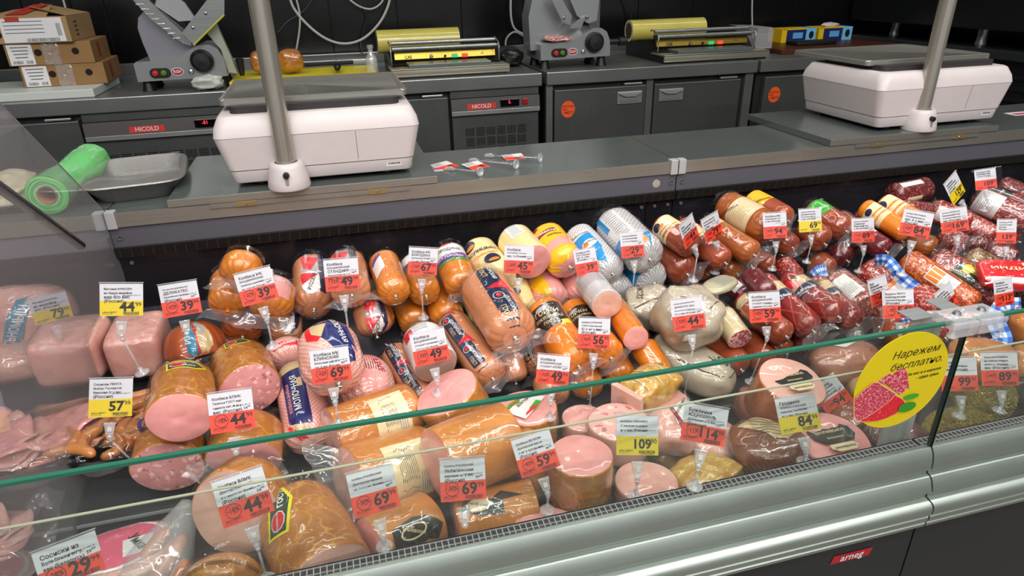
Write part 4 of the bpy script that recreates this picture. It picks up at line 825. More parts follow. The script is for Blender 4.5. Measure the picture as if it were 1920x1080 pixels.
def sausage(kind, near, far, rpx, label, cat='sausage', group=None, ends=('round', 'tie'), skin='o', face='p', prints=(), texts=(), film=False, flap=0, sq=1.0, name='sausage', taper=0, knot='clip', fat=0, sag=0, twist=0, cap=.6, face_print=None, rm=None, string=False):
    SI[0] += 1; seed = SI[0]
    Nn, Ff = W_(near), W_(far); r = rm or rpx*depth(Nn)/F
    REG.append((label, 's', tuple(Nn), tuple(Ff), r, rpx if not rm else 0, (1+sq)/2, bool(film), ends, flap))
    if label in ADJ: a_ = ADJ[label]; Nn, Ff = Vector(a_[:3]), Vector(a_[3:6]); r = a_[6]
    zax = (Nn-Ff); Lh = zax.length; zax.normalize(); C = (Nn+Ff)/2
    xax = (CAM-C); xax = (xax-zax*xax.dot(zax)).normalized(); yax = zax.cross(xax)
    if twist:
        q = Matrix.Rotation(math.radians(twist), 3, zax); xax = q @ xax; yax = q @ yax
    root = empty(name, mtx=frame(Ff, xax, yax, zax), label=label, cat=cat, group=group); NP[root.name] = (Nn, r)
    # profile z,radius
    def capf(kind):
        if kind == 'cut': return [(0, .965), (.02, .99), (.05, 1)]
        c = cap
        pr = []
        for i in range(9):
            a = i/8*PI/2; rr = math.sin(a)**(.72 if kind == 'tie' else .8); zz = c*(1-math.cos(a))
            pr.append((zz, max(.0, rr)))
        if kind == 'tie':
            pr = [(.06*0+.05, .03), (.025, .12)]+[(z, q) for z, q in pr if q > .2]
        else: pr[0] = (0, .02)
        return pr
    A = capf(ends[0]); B = capf(ends[1])
    nn = max(6, int(Lh/(r*.25)))
    zs = [(z*r, q) for z, q in A]
    z0 = zs[-1][0]; z1 = Lh-B[-1][0]*r
    if z1 < z0+.1*r: z1 = z0+.1*r
    for i in range(1, nn): zs.append((z0+(z1-z0)*i/nn, 1.0))
    zs += [(max(z0+.1*r, Lh-z*r), q) for z, q in reversed(B)]
    def body_r(z):
        t = z/Lh; k = 1+fat*math.sin(PI*min(1, max(0, t)))-taper*(1-t)
        return k
    n = 84 if ends[1] == 'tie' else 56; rs = []
    rv = random.Random(seed)
    ph = [rv.uniform(0, 6) for _ in range(4)]
    def pos(z, q, th, off=0):
        wob = 1+.012*math.sin(3*th+ph[0]+z*30)+.008*math.sin(5*th+ph[1]-z*50)
        pleat = 0
        if ends[1] == 'tie':
            d = (Lh-z)/(cap*r)
            if d < 1.3: pleat = .11*max(0, 1-d/1.3)*(abs(math.cos(7*th+ph[2]+1.2*math.sin(th*2+ph[3])))**.6-.75)
        k = q*r*body_r(z)*wob*(1+pleat)+off
        zz = z
        return Vector((k*math.cos(th)*sq, -k*math.sin(th), zz))
    vs = []; uv = []
    for z, q in zs:
        for i in range(n+1): th = 2*PI*i/n; vs.append(pos(z, q, th)); uv.append((i/n, z/(2*PI*r)))
    m = n+1; fs = []
    for j in range(len(zs)-1):
        for i in range(n): fs.append((j*m+i, j*m+i+1, (j+1)*m+i+1, (j+1)*m+i))
    body = mesh_obj('casing', vs, fs, MAT[skin] if isinstance(skin, str) else skin, root, True, uv)
    # cut faces and hidden end discs
    for e, zc, idx in ((ends[0], zs[0][0], 0), (ends[1], zs[-1][0], len(zs)-1)):
        if e == 'cut':
            q = zs[idx][1]; sgn = 1 if idx else -1; fv = [Vector((0, 0, zc+sgn*.04*r))]; ff = []
            for k in range(1, 7):
                for i in range(n):
                    p = pos(zc, q*k/6, 2*PI*i/n); nz_ = noise.noise(p*60+Vector((seed, 0, 0)))*.03*r*(1-(k/6)**4)
                    p.z = zc+sgn*(.05*r*(1-(k/6)**3)+.001*(k < 6))+nz_; fv.append(p)
            for i in range(n): ff.append((0, 1+i, 1+(i+1) % n))
            for k in range(5):
                for i in range(n): a = 1+k*n+i; b = 1+k*n+(i+1) % n; ff.append((a, a+n, b+n, b))
            if not idx: ff = [f[::-1] for f in ff]
            mesh_obj('cut_face', fv, ff, MAT[face] if isinstance(face, str) else face, root, True)
        elif e == 'tie' and idx:
            mb = MB()
            if knot == 'clip':
                mb.lathe([(.0012, -.002), (.10*r, 0), (.11*r, .05*r), (.05*r, .07*r), (.05*r, .12*r), (.14*r, .26*r), (.10*r, .27*r), (.001, .2*r)], 12, Matrix.Translation((0, 0, Lh-.06*r)), cap=False)
                mb.make('end_clip', METAL, root, True)
            else:
                mb.lathe([(.0012, -.002), (.08*r, 0), (.06*r, .08*r), (.16*r, .3*r), (.14*r, .32*r), (.001, .25*r)], 14, Matrix.Translation((0, 0, Lh-.04*r)), cap=False)
                mb.make('end_knot', MAT[skin] if isinstance(skin, str) else skin, root, True)
            if string:
                pts = [Vector((.12*r*math.cos(a), .12*r*math.sin(a), Lh+.03*r)) for a in [i*PI/5 for i in range(11)]]
                pts += [Vector((.3*r, -.4*r, Lh+.02*r)), Vector((.2*r, -.75*r, Lh-.02*r))]
                MB().tube(pts, .0008, 5).make('string', STRING, root, True)
    import bisect
    zarr = [z for z, _ in zs]
    def qat(z):
        z = min(max(z, zarr[0]), zarr[-1]); i = max(1, min(len(zarr)-1, bisect.bisect_left(zarr, z))); a, b = zs[i-1], zs[i]
        t = (z-a[0])/max(1e-9, b[0]-a[0]); return a[1]+(b[1]-a[1])*t
    def S(s, u, off):
        z = Lh/2-u*r; return pos(min(max(z, zarr[0]), zarr[-1]), qat(z), s, off)
    bym = {}
    lay = 0
    for pr in prints:
        kindp, mt = pr[0], pr[1]; a = pr[2:]; lay += 1
        mb = MB()
        if kindp == 'r': patch(mb, S, o_rect(*a[:4], n=10), .0006+.00022*lay, 7)
        elif kindp == 'e': patch(mb, S, o_ell(*a[:4]), .0006+.00022*lay, 5)
        elif kindp == 'ring': ringp(mb, S, a[0], a[1], a[2], a[3], .0006+.00022*lay)
        elif kindp == 'p': patch(mb, S, o_poly(a[0], 6), .0006+.00022*lay, 6)
        elif kindp == 'bars': bars(mb, S, a[0], a[1], a[2], a[3], 16, .0006+.00022*lay, seed, a[4] if len(a) > 4 else 0)
        elif kindp == 'lines':   # block of small print
            for k in range(a[4]): patch(mb, S, o_rect(a[0], a[1]+a[3]/2-a[3]*(k+.5)/a[4], a[2]*rv.uniform(.75, 1), a[3]/a[4]*.38, 5), .0006+.00022*lay, 2)
        elif kindp == 'vlines':
            for k in range(a[4]): patch(mb, S, o_rect(a[0]-a[2]/2+a[2]*(k+.5)/a[4], a[1], a[2]/a[4]*.38, a[3]*rv.uniform(.75, 1), 5), .0006+.00022*lay, 2)
        bym.setdefault((mt, lay), mb)
    lay += 1
    first = None
    for (mt, l), mb in bym.items():
        o = mb.make('label_print', MAT[mt] if isinstance(mt, str) else mt, None, True, fixn=False); o.parent = root if first is None else first
        if first is None: first = o
    tm = {}
    for t in texts:    # (string, s, u, size, rotdeg, mat[, fitw, bold])
        mb = tm.setdefault(t[5], MB())
        put_text(mb, S, t[0], t[1], t[2], t[3], math.radians(t[4]), .0006+.00022*lay+.0003, bold=(t[7] if len(t) > 7 else .012), fitw=(t[6] if len(t) > 6 else None))
    for mt, mb in tm.items():
        o = mb.make('lettering', MAT[mt] if isinstance(mt, str) else mt, None, False, fixn=False); o.parent = first or root
    if film:
        vs = []; fs = []; nn2 = 44; zl = [(-.06*r, .55), (-.02*r, .9)]+[(z, max(.45, q)) for z, q in zs[2:-2]]+[(Lh+.05*r, .6 if ends[1] == 'tie' else .92)]
        zl = sorted(zl)
        for z, q in zl:
            for i in range(nn2):
                th = 2*PI*i/nn2; k = q*r*body_r(z)*1.035+.0012
                p = Vector((k*math.cos(th)*sq, -k*math.sin(th), z)); d = noise.noise(p*70+Vector((seed, 2, 1)))*.0022+noise.noise(p*160+Vector((seed, 2, 1)))*.0012
                vs.append(p+Vector((math.cos(th), -math.sin(th), 0))*max(-.0006, d))
        for j in range(len(zl)-1):
            for i in range(nn2): k = (i+1) % nn2; fs.append((j*nn2+i, j*nn2+k, (j+1)*nn2+k, (j+1)*nn2+i))
        mesh_obj('wrap_film', vs, fs, FILM, root, True)
    if flap:
        for q in range(1 if flap < 2 else 2):
            a0 = rv.uniform(-.5, .5)+q*PI
            ex = Vector((math.cos(PI/2+a0*.4), math.sin(PI/2+a0*.4), 0))
            zz = Lh+.02*r if q == 0 else 0; dirz = 1 if q == 0 else -1
            ln = r*(.8 if flap == 1 else 1.0)
            fn = lambda a, b: ex*((a-.5)*(1.9+1.0*b)*r)+Vector((.35*r*math.sin(a*9+seed)*b*.5, 0, zz+dirz*b*ln))
            sheet(fn, 16, 7, seed, .006, 'wrap_flap', root, FILM2)
    return root
def G3(a): return a
# ---------------------------------------------------------------- generic lumpy blob (bags, hams, meat pieces)
def blob(center, size, yaw, label, cat, mat, name, group=None, pitch=0, roll=0, lump=.06, sup=2.6, prints=(), texts=(), film=True, extra=None, flapn=0, partname='meat', fs_=6, align=None):
    """superellipsoid lump centred at a world point; size = full extents (x,y,z)"""
    SI[0] += 1; seed = SI[0]
    C = W_(center); REG.append((label, 'b', tuple(C), tuple(size), yaw, pitch, roll, sup))
    if label in ADJ: C = Vector(ADJ[label][:3])
    Rm = Matrix.Rotation(math.radians(yaw), 4, 'Z') @ Matrix.Rotation(math.radians(pitch), 4, 'X') @ Matrix.Rotation(math.radians(roll), 4, 'Y')
    root = empty(name, mtx=Matrix.Translation(C) @ Rm, label=label, cat=cat, group=group)
    a, b, c = [s/2 for s in size]
    def pos(th, phi, off=0, lp=lump):
        ct, st_ = math.cos(th), math.sin(th); cp, sp_ = math.cos(phi), math.sin(phi); e = 2/sup
        f = lambda w: math.copysign(abs(w)**e, w)
        p = Vector((a*f(cp)*f(ct), b*f(cp)*f(st_), c*f(sp_)))
        if lp: p *= 1+lp*noise.noise(Vector((p.x/a, p.y/b, p.z/c))*1.4+Vector((seed, 0, 0)))+lp*.35*noise.noise(Vector((p.x/a, p.y/b, p.z/c))*4+Vector((seed, 0, 0)))
        if off: p += Vector((p.x/a/a, p.y/b/b, p.z/c/c)).normalized()*off
        return p
    n, m = 48, 26; vs = []; fs = []
    for j in range(m+1):
        phi = -PI/2+PI*j/m
        for i in range(n): vs.append(pos(2*PI*i/n, phi))
    for j in range(m):
        for i in range(n): k = (i+1) % n; fs.append((j*n+i, j*n+k, (j+1)*n+k, (j+1)*n+i))
    mesh_obj(partname, vs, fs, MAT[mat] if isinstance(mat, str) else mat, root, True)
    # top map: s to the right, u away; the point straight above lands on the surface
    def S(s, u, off):
        x, y = s*a, u*b; rr = (abs(s)**sup+abs(u)**sup); z = c*max(0, 1-rr)**(1/sup)
        p = Vector((x, y, z)); p *= 1+lump*noise.noise(Vector((p.x/a, p.y/b, p.z/c))*1.4+Vector((seed, 0, 0)))+lump*.35*noise.noise(Vector((p.x/a, p.y/b, p.z/c))*4+Vector((seed, 0, 0)))
        return p+Vector((0, 0, off+.0008))
    def Sf(s, u, off):   # front map (towards -y): s right, u up
        x, z = s*a, u*c; rr = (abs(s)**sup+abs(u)**sup); y = -b*max(0, 1-rr)**(1/sup)
        p = Vector((x, y, z)); p *= 1+lump*noise.noise(Vector((p.x/a, p.y/b, p.z/c))*1.4+Vector((seed, 0, 0)))+lump*.35*noise.noise(Vector((p.x/a, p.y/b, p.z/c))*4+Vector((seed, 0, 0)))
        return p+Vector((0, -off-.0008, 0))
    lay = 0; first = None
    for pr in prints:
        kp, mt = pr[0], pr[1]; q = pr[2:]; lay += 1; mb = MB(); SS = S
        if kp[0] == 'F': SS = Sf; kp = kp[1:]
        o_ = .0004+.00025*lay
        if kp == 'r': patch(mb, SS, o_rect(*q[:4], n=8), o_, 6)
        elif kp == 'e': patch(mb, SS, o_ell(*q[:4]), o_, 5)
        elif kp == 'p': patch(mb, SS, o_poly(q[0], 6), o_, 6)
        elif kp == 'ring': ringp(mb, SS, q[0], q[1], q[2], q[3], o_)
        elif kp == 'bars': bars(mb, SS, *q[:4], 16, o_, seed)
        elif kp == 'lines':
            for k in range(q[4]): patch(mb, SS, o_rect(q[0], q[1]+q[3]/2-q[3]*(k+.5)/q[4], q[2]*random.uniform(.7, 1), q[3]/q[4]*.35, 5), o_, 2)
        o = mb.make('label_print', MAT[mt] if isinstance(mt, str) else mt, None, True, fixn=False); o.parent = first or root; first = first or o
    tm = {}
    for t in texts:
        mb = tm.setdefault((t[5], len(t) > 8 and t[8] == 'F'), MB())
        put_text(mb, Sf if (len(t) > 8 and t[8] == 'F') else S, t[0], t[1], t[2], t[3], math.radians(t[4]), .0016+.00025*lay, bold=(t[7] if len(t) > 7 else .012), fitw=(t[6] if len(t) > 6 else None))
    for k, mb in tm.items():
        o = mb.make('lettering', MAT[k[0]], None, False, fixn=False); o.parent = first or root
    if film:
        vs = []
        for j in range(m+1):
            phi = -PI/2+PI*j/m
            for i in range(n):
                p = pos(2*PI*i/n, phi, .003); d = noise.noise(p*70+Vector((seed, 2, 1)))*.003+noise.noise(p*170+Vector((seed, 2, 1)))*.0014
                vs.append(p*(1+max(-.01, d/max(a, c))))
        mesh_obj('wrap_film', vs, list(fs), FILM, root, True)
    if flapn:
        for q in range(flapn):
            aa = [-PI/2+.3, .2, PI, PI/2][q]; ex = Vector((math.cos(aa), math.sin(aa), 0)); ey = Vector((-math.sin(aa), math.cos(aa), 0)); R0 = (a*abs(math.cos(aa))+b*abs(math.sin(aa)))*.93
            fn = lambda s, t: ex*(R0+t*.035)+ey*((s-.5)*min(a, b)*(1.1+.5*t))+Vector((0, 0, -c*.3-.01*t))
            sheet(fn, 16, 6, seed+q, .006, 'wrap_flap', root, FILM2)
    root['_r'] = 1
    del root['_r']
    return root, S
# ---------------------------------------------------------------- price tags
def ptag(u, v, wpx, roll, price, frac, color, lines, label, disc=None, w=.060, yaw=0, lean=22, asp=.93, old=None, rod=.07, rodx=0, dim=1, hold=True, extra_right=False, tx=None, hh=.19):
    d = F*w/wpx; dr = ray(u, v)
    if v < 740: d = min(d, depth(pt(u, v, hh)))
    if v >= 740 and u < 1760: d = max(d, depth(P(u, v, y=.675 if u > 200 else .69)))   # stays behind the front glass
    k = d*wpx/F/w; c = CAM+dr*(d/F)
    # card faces the customer, leaning back, then rolled
    n = (Vector((math.sin(math.radians(yaw)), -math.cos(math.radians(yaw)), 0))*math.cos(math.radians(lean))+Vector((0, 0, math.sin(math.radians(lean)))))
    n = (n+(CAM-c).normalized()*1.0).normalized() if yaw == 0 else n
    # roll is measured in the picture
    a = math.radians(roll); img_r = RIGHT*math.cos(a)-DOWN*math.sin(a)
    xr = (img_r-n*img_r.dot(n)).normalized(); up = n.cross(xr)
    h = w*asp
    root = empty('price_tag', mtx=frame(c, xr, up, n) @ Matrix.Scale(k, 4), label=label, cat='price tag')
    wh = h*.53
    S = lambda s, q, off: Vector((s, q, off))
    card = MB().box((-w/2, -h/2, -.0004), (w/2, h/2, .0002)).make('card', WHITE, root)
    MB().add([(-w/2, -h/2, .0004), (w/2, -h/2, .0004), (w/2, -h/2+h*.47, .0004), (-w/2, -h/2+h*.47, .0004)], [(0, 1, 2, 3)]).make('price_field', RED if color == 'R' else YEL, card)
    mb = MB(); ly = h/2-.0085
    for i, t in enumerate(lines): put_text(mb, S, t, -w/2+.006, ly-i*.0064, .0066 if w > .05 else .0055, off=.0007, bold=.018, align='l', fitw=w*.64)
    put_text(mb, S, 'без карты за 100 г, ₽', w/2-.004, h/2-wh+.0085, .0032, off=.0007, bold=.01, align='r', fitw=w*.4)
    if old: put_text(mb, S, old, w/2-.004, h/2-wh+.0035, .0052, off=.0007, bold=.01, align='r')
    put_text(mb, S, 'с картой за 100 г, ₽', w/2-.004, -h/2+h*.47-.0035, .003, off=.0007, bold=.01, align='r', fitw=w*.4)
    ps = .021 if len(price) < 3 else .0185
    put_text(mb, S, price, w/2-.0115, -h/2+h*.27, ps, off=.0008, bold=.03, align='r'); put_text(mb, S, frac, w/2-.0105, -h/2+h*.345, .0085, off=.0008, bold=.008, align='l', fitw=.0095)
    bars(mb, S, w/2-.0165, -h/2+h*.085, .022, .004, 20, .0008, len(label))
    put_text(mb, S, '2 000000 00000', w/2-.0165, -h/2+h*.03, .003, off=.0007, align='c', fitw=.022)
    if disc:
        ringp(mb, S, -w/2+.0155, -h/2+h*.29, .0092, .0007); put_text(mb, S, disc, -w/2+.0155, -h/2+h*.31, .0072, off=.0008, bold=.02, fitw=.0165)
        put_text(mb, S, 'от цены', -w/2+.0155, -h/2+h*.25, .0026, off=.0008)
    put_text(mb, S, 'ЦЕНА ДЕЙСТ.', -w/2+.004, -h/2+h*.11, .003, off=.0007, align='l', bold=.02); put_text(mb, S, '01.10-31.10', -w/2+.004, -h/2+h*.06, .0028, off=.0007, align='l')
    mb.make('lettering', INKR if color == 'R' else BLACK, card, fixn=False)
    if hold:
        x1 = w/2+(.016 if extra_right else .001)
        sl = MB().box((-w/2-.001, -h/2-.0095, .0012), (x1, h/2+.002, .0017)).make('sleeve', SLEEVE, root)
        MB().box((-w/2-.001, h/2+.0012, -.0012), (x1, h/2+.0026, .002)).make('sleeve_edge', CLEAR, sl)
        # clip hangs under the card
        cm = MB().box((-.0085, -h/2-.012, -.003), (.0085, -h/2-.0085, .004), bev=.001)
        cm.add([(-.0080, -h/2-.011, .0035), (.0080, -h/2-.011, .0035), (.0052, -h/2-.027, .0035), (-.0052, -h/2-.027, .0035), (-.0080, -h/2-.011, -.002), (.0080, -h/2-.011, -.002), (.0052, -h/2-.027, -.002), (-.0052, -h/2-.027, -.002)],
               [(0, 3, 2, 1), (4, 5, 6, 7), (0, 1, 5, 4), (1, 2, 6, 5), (2, 3, 7, 6), (3, 0, 4, 7)])
        cl = cm.make('clip', CLEAR, root)
        MB().box((-.0033, -h/2-.0225, .0035), (.0033, -h/2-.0155, .0055), bev=.0006).make('clip_button', WPL, cl)
        MB().lathe([(.001, -.0042), (.0042, -.003), (.0048, 0), (.0042, .003), (.001, .0042)], 14, Matrix.Translation((0, -h/2-.031, .001))).make('ball_joint', CLEAR, root, True)
        if rod:
            Rm = frame(c, xr, up, n).to_3x3().inverted(); dn = Rm @ (Vector((rodx, .10, -1)).normalized())
            p0 = Vector((0, -h/2-.034, .001)); wd = (Vector((rodx, .10, -1)).normalized()); wp = frame(c, xr, up, n) @ Matrix.Scale(k, 4) @ p0; q_ = 0
            while q_ < rod*k and (wp+wd*(q_+.014)).z > (U((wp+wd*q_).y) if (wp+wd*q_).y > .95 else LZ)+.004: q_ += .002
            rod = max(.004, q_/k); p1 = p0+dn*rod
            MB().tube([p0, p0+dn*.006], [.0036, .003], 10).tube([p0+dn*.006, p1], .0017, 8).make('rod', CLEAR, root, True)
            q = dn.to_track_quat('Z', 'Y').to_matrix().to_4x4(); q.translation = p1
            MB().lathe([(.0036, -.008), (.0036, 0), (.010, .0015), (.0115, .003), (.0115, .0045)], 20, q).make('foot', CLEAR, root, True)
    return root
# ================================================================ PRODUCTS
def std_prints(o=0):   # red / white / navy film with round emblem (pink boiled sausage in a printed wrap)
    P_ = [('r', 'silver', o, 0, .85, 5.0), ('r', 'white', o+.05, 1.9, .8, 1.0), ('p', 'red', [(o-.45, 1.2), (o+.45, 1.0), (o+.05, .1), (o-.3, .2)]), ('p', 'red', [(o-.5, 2.6), (o+.3, 2.6), (o-.1, 1.9), (o-.5, 1.6)]),
          ('e', 'white', o+.05, -.75, .5, .75), ('p', 'red', [(o-.45, -.1), (o+.4, -.2), (o-.1, -.7), (o-.42, -.9)]), ('r', 'navy', o+.62, .6, .35, 4.0)]
    return P_, [('РУССКАЯ', o+.12, .95+.9, .28, 90, 'ink', 1.2), ('РУССКАЯ', o+.1, -.75, .3, 75, 'ink', 1.2), ('СТАНДАРТ', o-.15, 1.0, .2, 90, 'white', .8)]
def doc_prints(o, Lr, ph=0):   # navy band with name, emblem and red wedges
    P_ = [('r', 'navy', o, 0, .80, Lr)]; T = []
    k = -Lr/2+1.0+ph; i = 0
    while k < Lr/2-.3:
        P_ += [('p', 'red', [(o-.34, k+1.15), (o+.45, k+1.45), (o+.62, k+.6), (o+.40, k+.9), (o+.1, k+.95)]), ('e', 'silver', o-.08, k+.45, .24, .26), ('e', 'navy', o-.08, k+.45, .18, .2), ('e', 'red', o-.08, k+.45, .11, .13)]
        T += [('ДОКТОРСКАЯ', o+.14, k-.45, .36, -90, 'white', 1.5, .02), ('ГОСТ', o-.17, k-.6, .26, -90, 'tan', .8, .02), ('варёная', o+.32, k-.5, .14, -90, 'silver', .8)]
        k += 2.75; i += 1
    return P_, T
SAU = 'boiled sausages along the back of the middle case'
# back left corner
sausage('a', (432, 585, .10), (438, 520, .13), 39, 'orange sausage in clear bag under the tied one, left of the back pile', ends=('round', 'tie'), skin='o', film=True, flap=1, group=None, knot='knot')
sausage('a', (450, 530, .175), (466, 487, .165), 38, 'short orange sausage on top of the back left pile, near the wall', skin='o', film=True, flap=1)
sausage('a', (498, 590, .10), (510, 525, .12), 42, 'orange sausage with pale printed band behind the tilted 39 price tag', skin='o', film=True, flap=1, prints=[('r', 'pc', .1, .5, 1.5, 2.0)], texts=[('LIVE', .2, 1.0, .6, 0, 'silver', 1.0), ('BBLIVE', .2, .4, .5, 0, 'silver', 1.2)])
pp, tt = std_prints(-.1)
sausage('b', (583, 583, .09), (578, 495, .10), 38, 'pink sausage with red and silver printed wrap left of the 49 tag, upright', skin='t', prints=pp, texts=tt, film=True)
pp, tt = std_prints(-.25)
sausage('b', (664, 560, .10), (655, 492, .11), 38, 'pink sausage with red and silver wrap right behind the back 49 tag', skin='t', prints=pp, texts=tt, film=True, flap=1)
sausage('c', (742, 562, .10), (723, 490, .11), 31, 'orange sausage with small purple and white label, right of the back 49 tag', skin='o', film=True, prints=[('p', 'white', [(-.95, .6), (-.1, 1.3), (-.0, -.2), (-.8, -.9)]), ('p', 'pur', [(-.9, .9), (-.1, 1.5), (-.1, 1.15), (-.85, .5)])], texts=[('ДОКТОРСКАЯ', .75, -.5, .28, -75, 'pc', 2)])
sausage('c', (800, 560, .10), (772, 490, .11), 31, 'orange sausage behind the 67 tag with its tied end below', skin='o', film=True, prints=[('r', 'white', 0, 1.2, 2.4, 1.2), ('r', 'pur', 0, .45, 2.4, .4), ('r', 'green', 0, .2, 2.4, .12)])
sausage('c', (868, 550, .10), (838, 475, .115), 32, 'orange sausage with white, purple and green label right of the 67 tag', skin='o', film=True, flap=1, prints=[('r', 'white', 0, 1.0, 2.6, 1.3), ('p', 'red', [(-.5, 1.3), (0, 1.6), (.5, 1.3), (0, 1.2)]), ('r', 'pur', 0, .3, 2.6, .42), ('r', 'green', 0, .0, 2.6, .15)], texts=[('БОРОДИНА', 0, .85, .3, -8, 'ink', 1.6), ('ДОКТОРСКАЯ', 0, .3, .28, -8, 'white', 1.7)])
sausage('d', (948, 528, .105), (893, 462, .115), 37, 'cream yellow sausage with dark blue emblems and orange lettering in the back row', skin='cr', knot='knot', prints=[('e', 'navy', -.3, 1.05, .45, .42), ('e', 'or_', -.22, .88, .3, .14), ('e', 'navy', .4, -.9, .45, .42), ('e', 'or_', .45, -1.05, .3, .14), ('e', 'navy', .3, 2.8, .45, .35)],
        texts=[('МАСЛИЦЫНО', .1, .2, .42, -12, 'ink', 2.2, .02), ('СО СЛИВКАМИ', .0, -.25, .28, -12, 'or_', 1.8, .02), ('МОЛОЧНАЯ', .1, 2.0, .3, -12, 'or_', 1.8, .02), ('варёная', .0, 1.75, .2, -12, 'ink', 1.2)])
sausage('e', (1000, 497, .11), (958, 450, .115), 38, 'cut sausage with cream label, pink face right beside the 45 tag', ends=('round', 'cut'), skin='cr', face='p', prints=[('r', 'white', .35, .6, .8, 1.4), ('lines', 'silver', .35, .6, .6, 1.2, 9)])
sausage('f', (1066, 505, .11), (1018, 440, .115), 37, 'pink sausage with bright yellow band and tied end, in the back row', skin='pc', prints=[('r', 'yel', 0, .75, 3.6, 2.0), ('r', 'mar', .0, .6, 1.5, .3), ('e', 'mar', -.5, 1.35, .35, .12), ('e', 'mar', -.4, 1.15, .35, .1), ('p', 'yel', [(-1.5, -.9), (1.5, -.9), (.25, -1.9), (-.25, -1.9)]), ('r', 'yel', -1.1, -1.35, .5, 1.2), ], texts=[('МАСЛИЦЫНАЯ', 0, .6, .26, -10, 'white', 1.4, .03), ('варёная', .5, .15, .2, -10, 'ink')])
sausage('g', (1155, 512, .09), (1085, 435, .10), 36, 'white sausage with broad sky blue label, left of the 29 tag', skin='nw', prints=[('r', 'white', -.1, 1.0, 1.6, .45), ('r', 'blue', -.15, .0, 1.7, 1.7), ('e', 'white', .2, -.1, .5, .35), ('e', 'or_', -.05, -.1, .22, .16), ('p', 'blue', [(-.5, -1.1), (.6, -.9), (.3, -2.2)])], texts=[('СЛИВОЧНАЯ', 0, 1.0, .3, -10, 'ink', 1.3), ('ВАРЁНАЯ', .3, .0, .25, -10, 'ink', .8)])
sausage('g', (1215, 492, .13), (1138, 418, .125), 45, 'largest white netted sausage behind the 29 tag, under the worktop', skin='nw', film=True, prints=[('r', 'white', .0, .6, 1.1, 2.8), ('r', 'blue', -.45, 1.0, .3, 1.2), ('lines', 'silver', .1, .5, .7, 2.2, 14), ('p', 'blue', [(-.9, -.5), (.1, -.6), (.0, -1.6), (-.9, -1.4)]), ('e', 'or_', .5, -1.5, .3, .2), ('p', 'blue', [(.7, -1.2), (1.1, -1.0), (.8, -1.9)])])
sausage('g', (1232, 528, .07), (1165, 470, .075), 37, 'white sausage with blue wedge and tied end, lying under the 29 tag', skin='nw', prints=[('p', 'blue', [(-1.2, -.2), (-.1, -.5), (.0, -1.4), (-1.0, -1.4)]), ('r', 'white', .9, -.2, .3, 1.6)])
sausage('g', (1165, 560, .05), (1120, 505, .05), 33, 'white sausage end wedged below the blue labelled one', skin='nw')
# lower back row
sausage('h', (455, 640, .045), (450, 590, .045), 38, 'brown glossy tied sausage behind the pink faced netted loaf', skin='b', prints=[('r', 'silver', .55, 0, .7, 5)])
pp, tt = std_prints(0)
sausage('h', (541, 637, .04), (545, 580, .045), 30, 'tied end of pink sausage with red tip, left of the white mesh loaf', skin='t', prints=pp, texts=tt, knot='knot')
pp, tt = std_prints(.1)
sausage('h', (706, 622, .045), (690, 560, .05), 35, 'tied end of pink sausage with red label under the back 49 tag', skin='t', prints=pp, texts=tt, film=True)
sausage('h', (773, 614, .04), (757, 545, .045), 29, 'orange tied sausage in the lower row, above the tilted 49 tag', skin='o', film=True)
sausage('h', (722, 615, .03), (707, 560, .035), 26, 'orange sausage end tucked between its neighbours in the lower row', skin='o')
sausage('h', (838, 610, .04), (815, 550, .045), 33, 'orange sausage in the lower row half behind the navy banded one', skin='o')
sausage('h', (915, 600, .04), (885, 530, .05), 30, 'cream sausage end with dark emblem peeping beside the navy banded top sausage', skin='cr', prints=[('e', 'navy', .3, -.3, .4, .3)])
sausage('h', (990, 590, .055), (965, 520, .06), 28, 'small cream sausage with brown emblem under the 45 tag', skin='cr', prints=[('e', 'navy', -.2, -.4, .5, .35), ('e', 'or_', -.2, -.7, .35, .15)])
sausage('h', (1040, 572, .05), (1010, 520, .05), 36, 'pink sausage with yellow wedges under the yellow banded one', skin='pc', prints=[('p', 'yel', [(-.9, .3), (.2, .3), (.3, -1.2), (-.1, -1.5)]), ('r', 'yel', 0, 1.2, 3.4, 1.0)])
sausage('h', (1090, 565, .045), (1065, 520, .045), 30, 'pink sausage end beneath the 39 tag by the printed cut one', skin='pc')
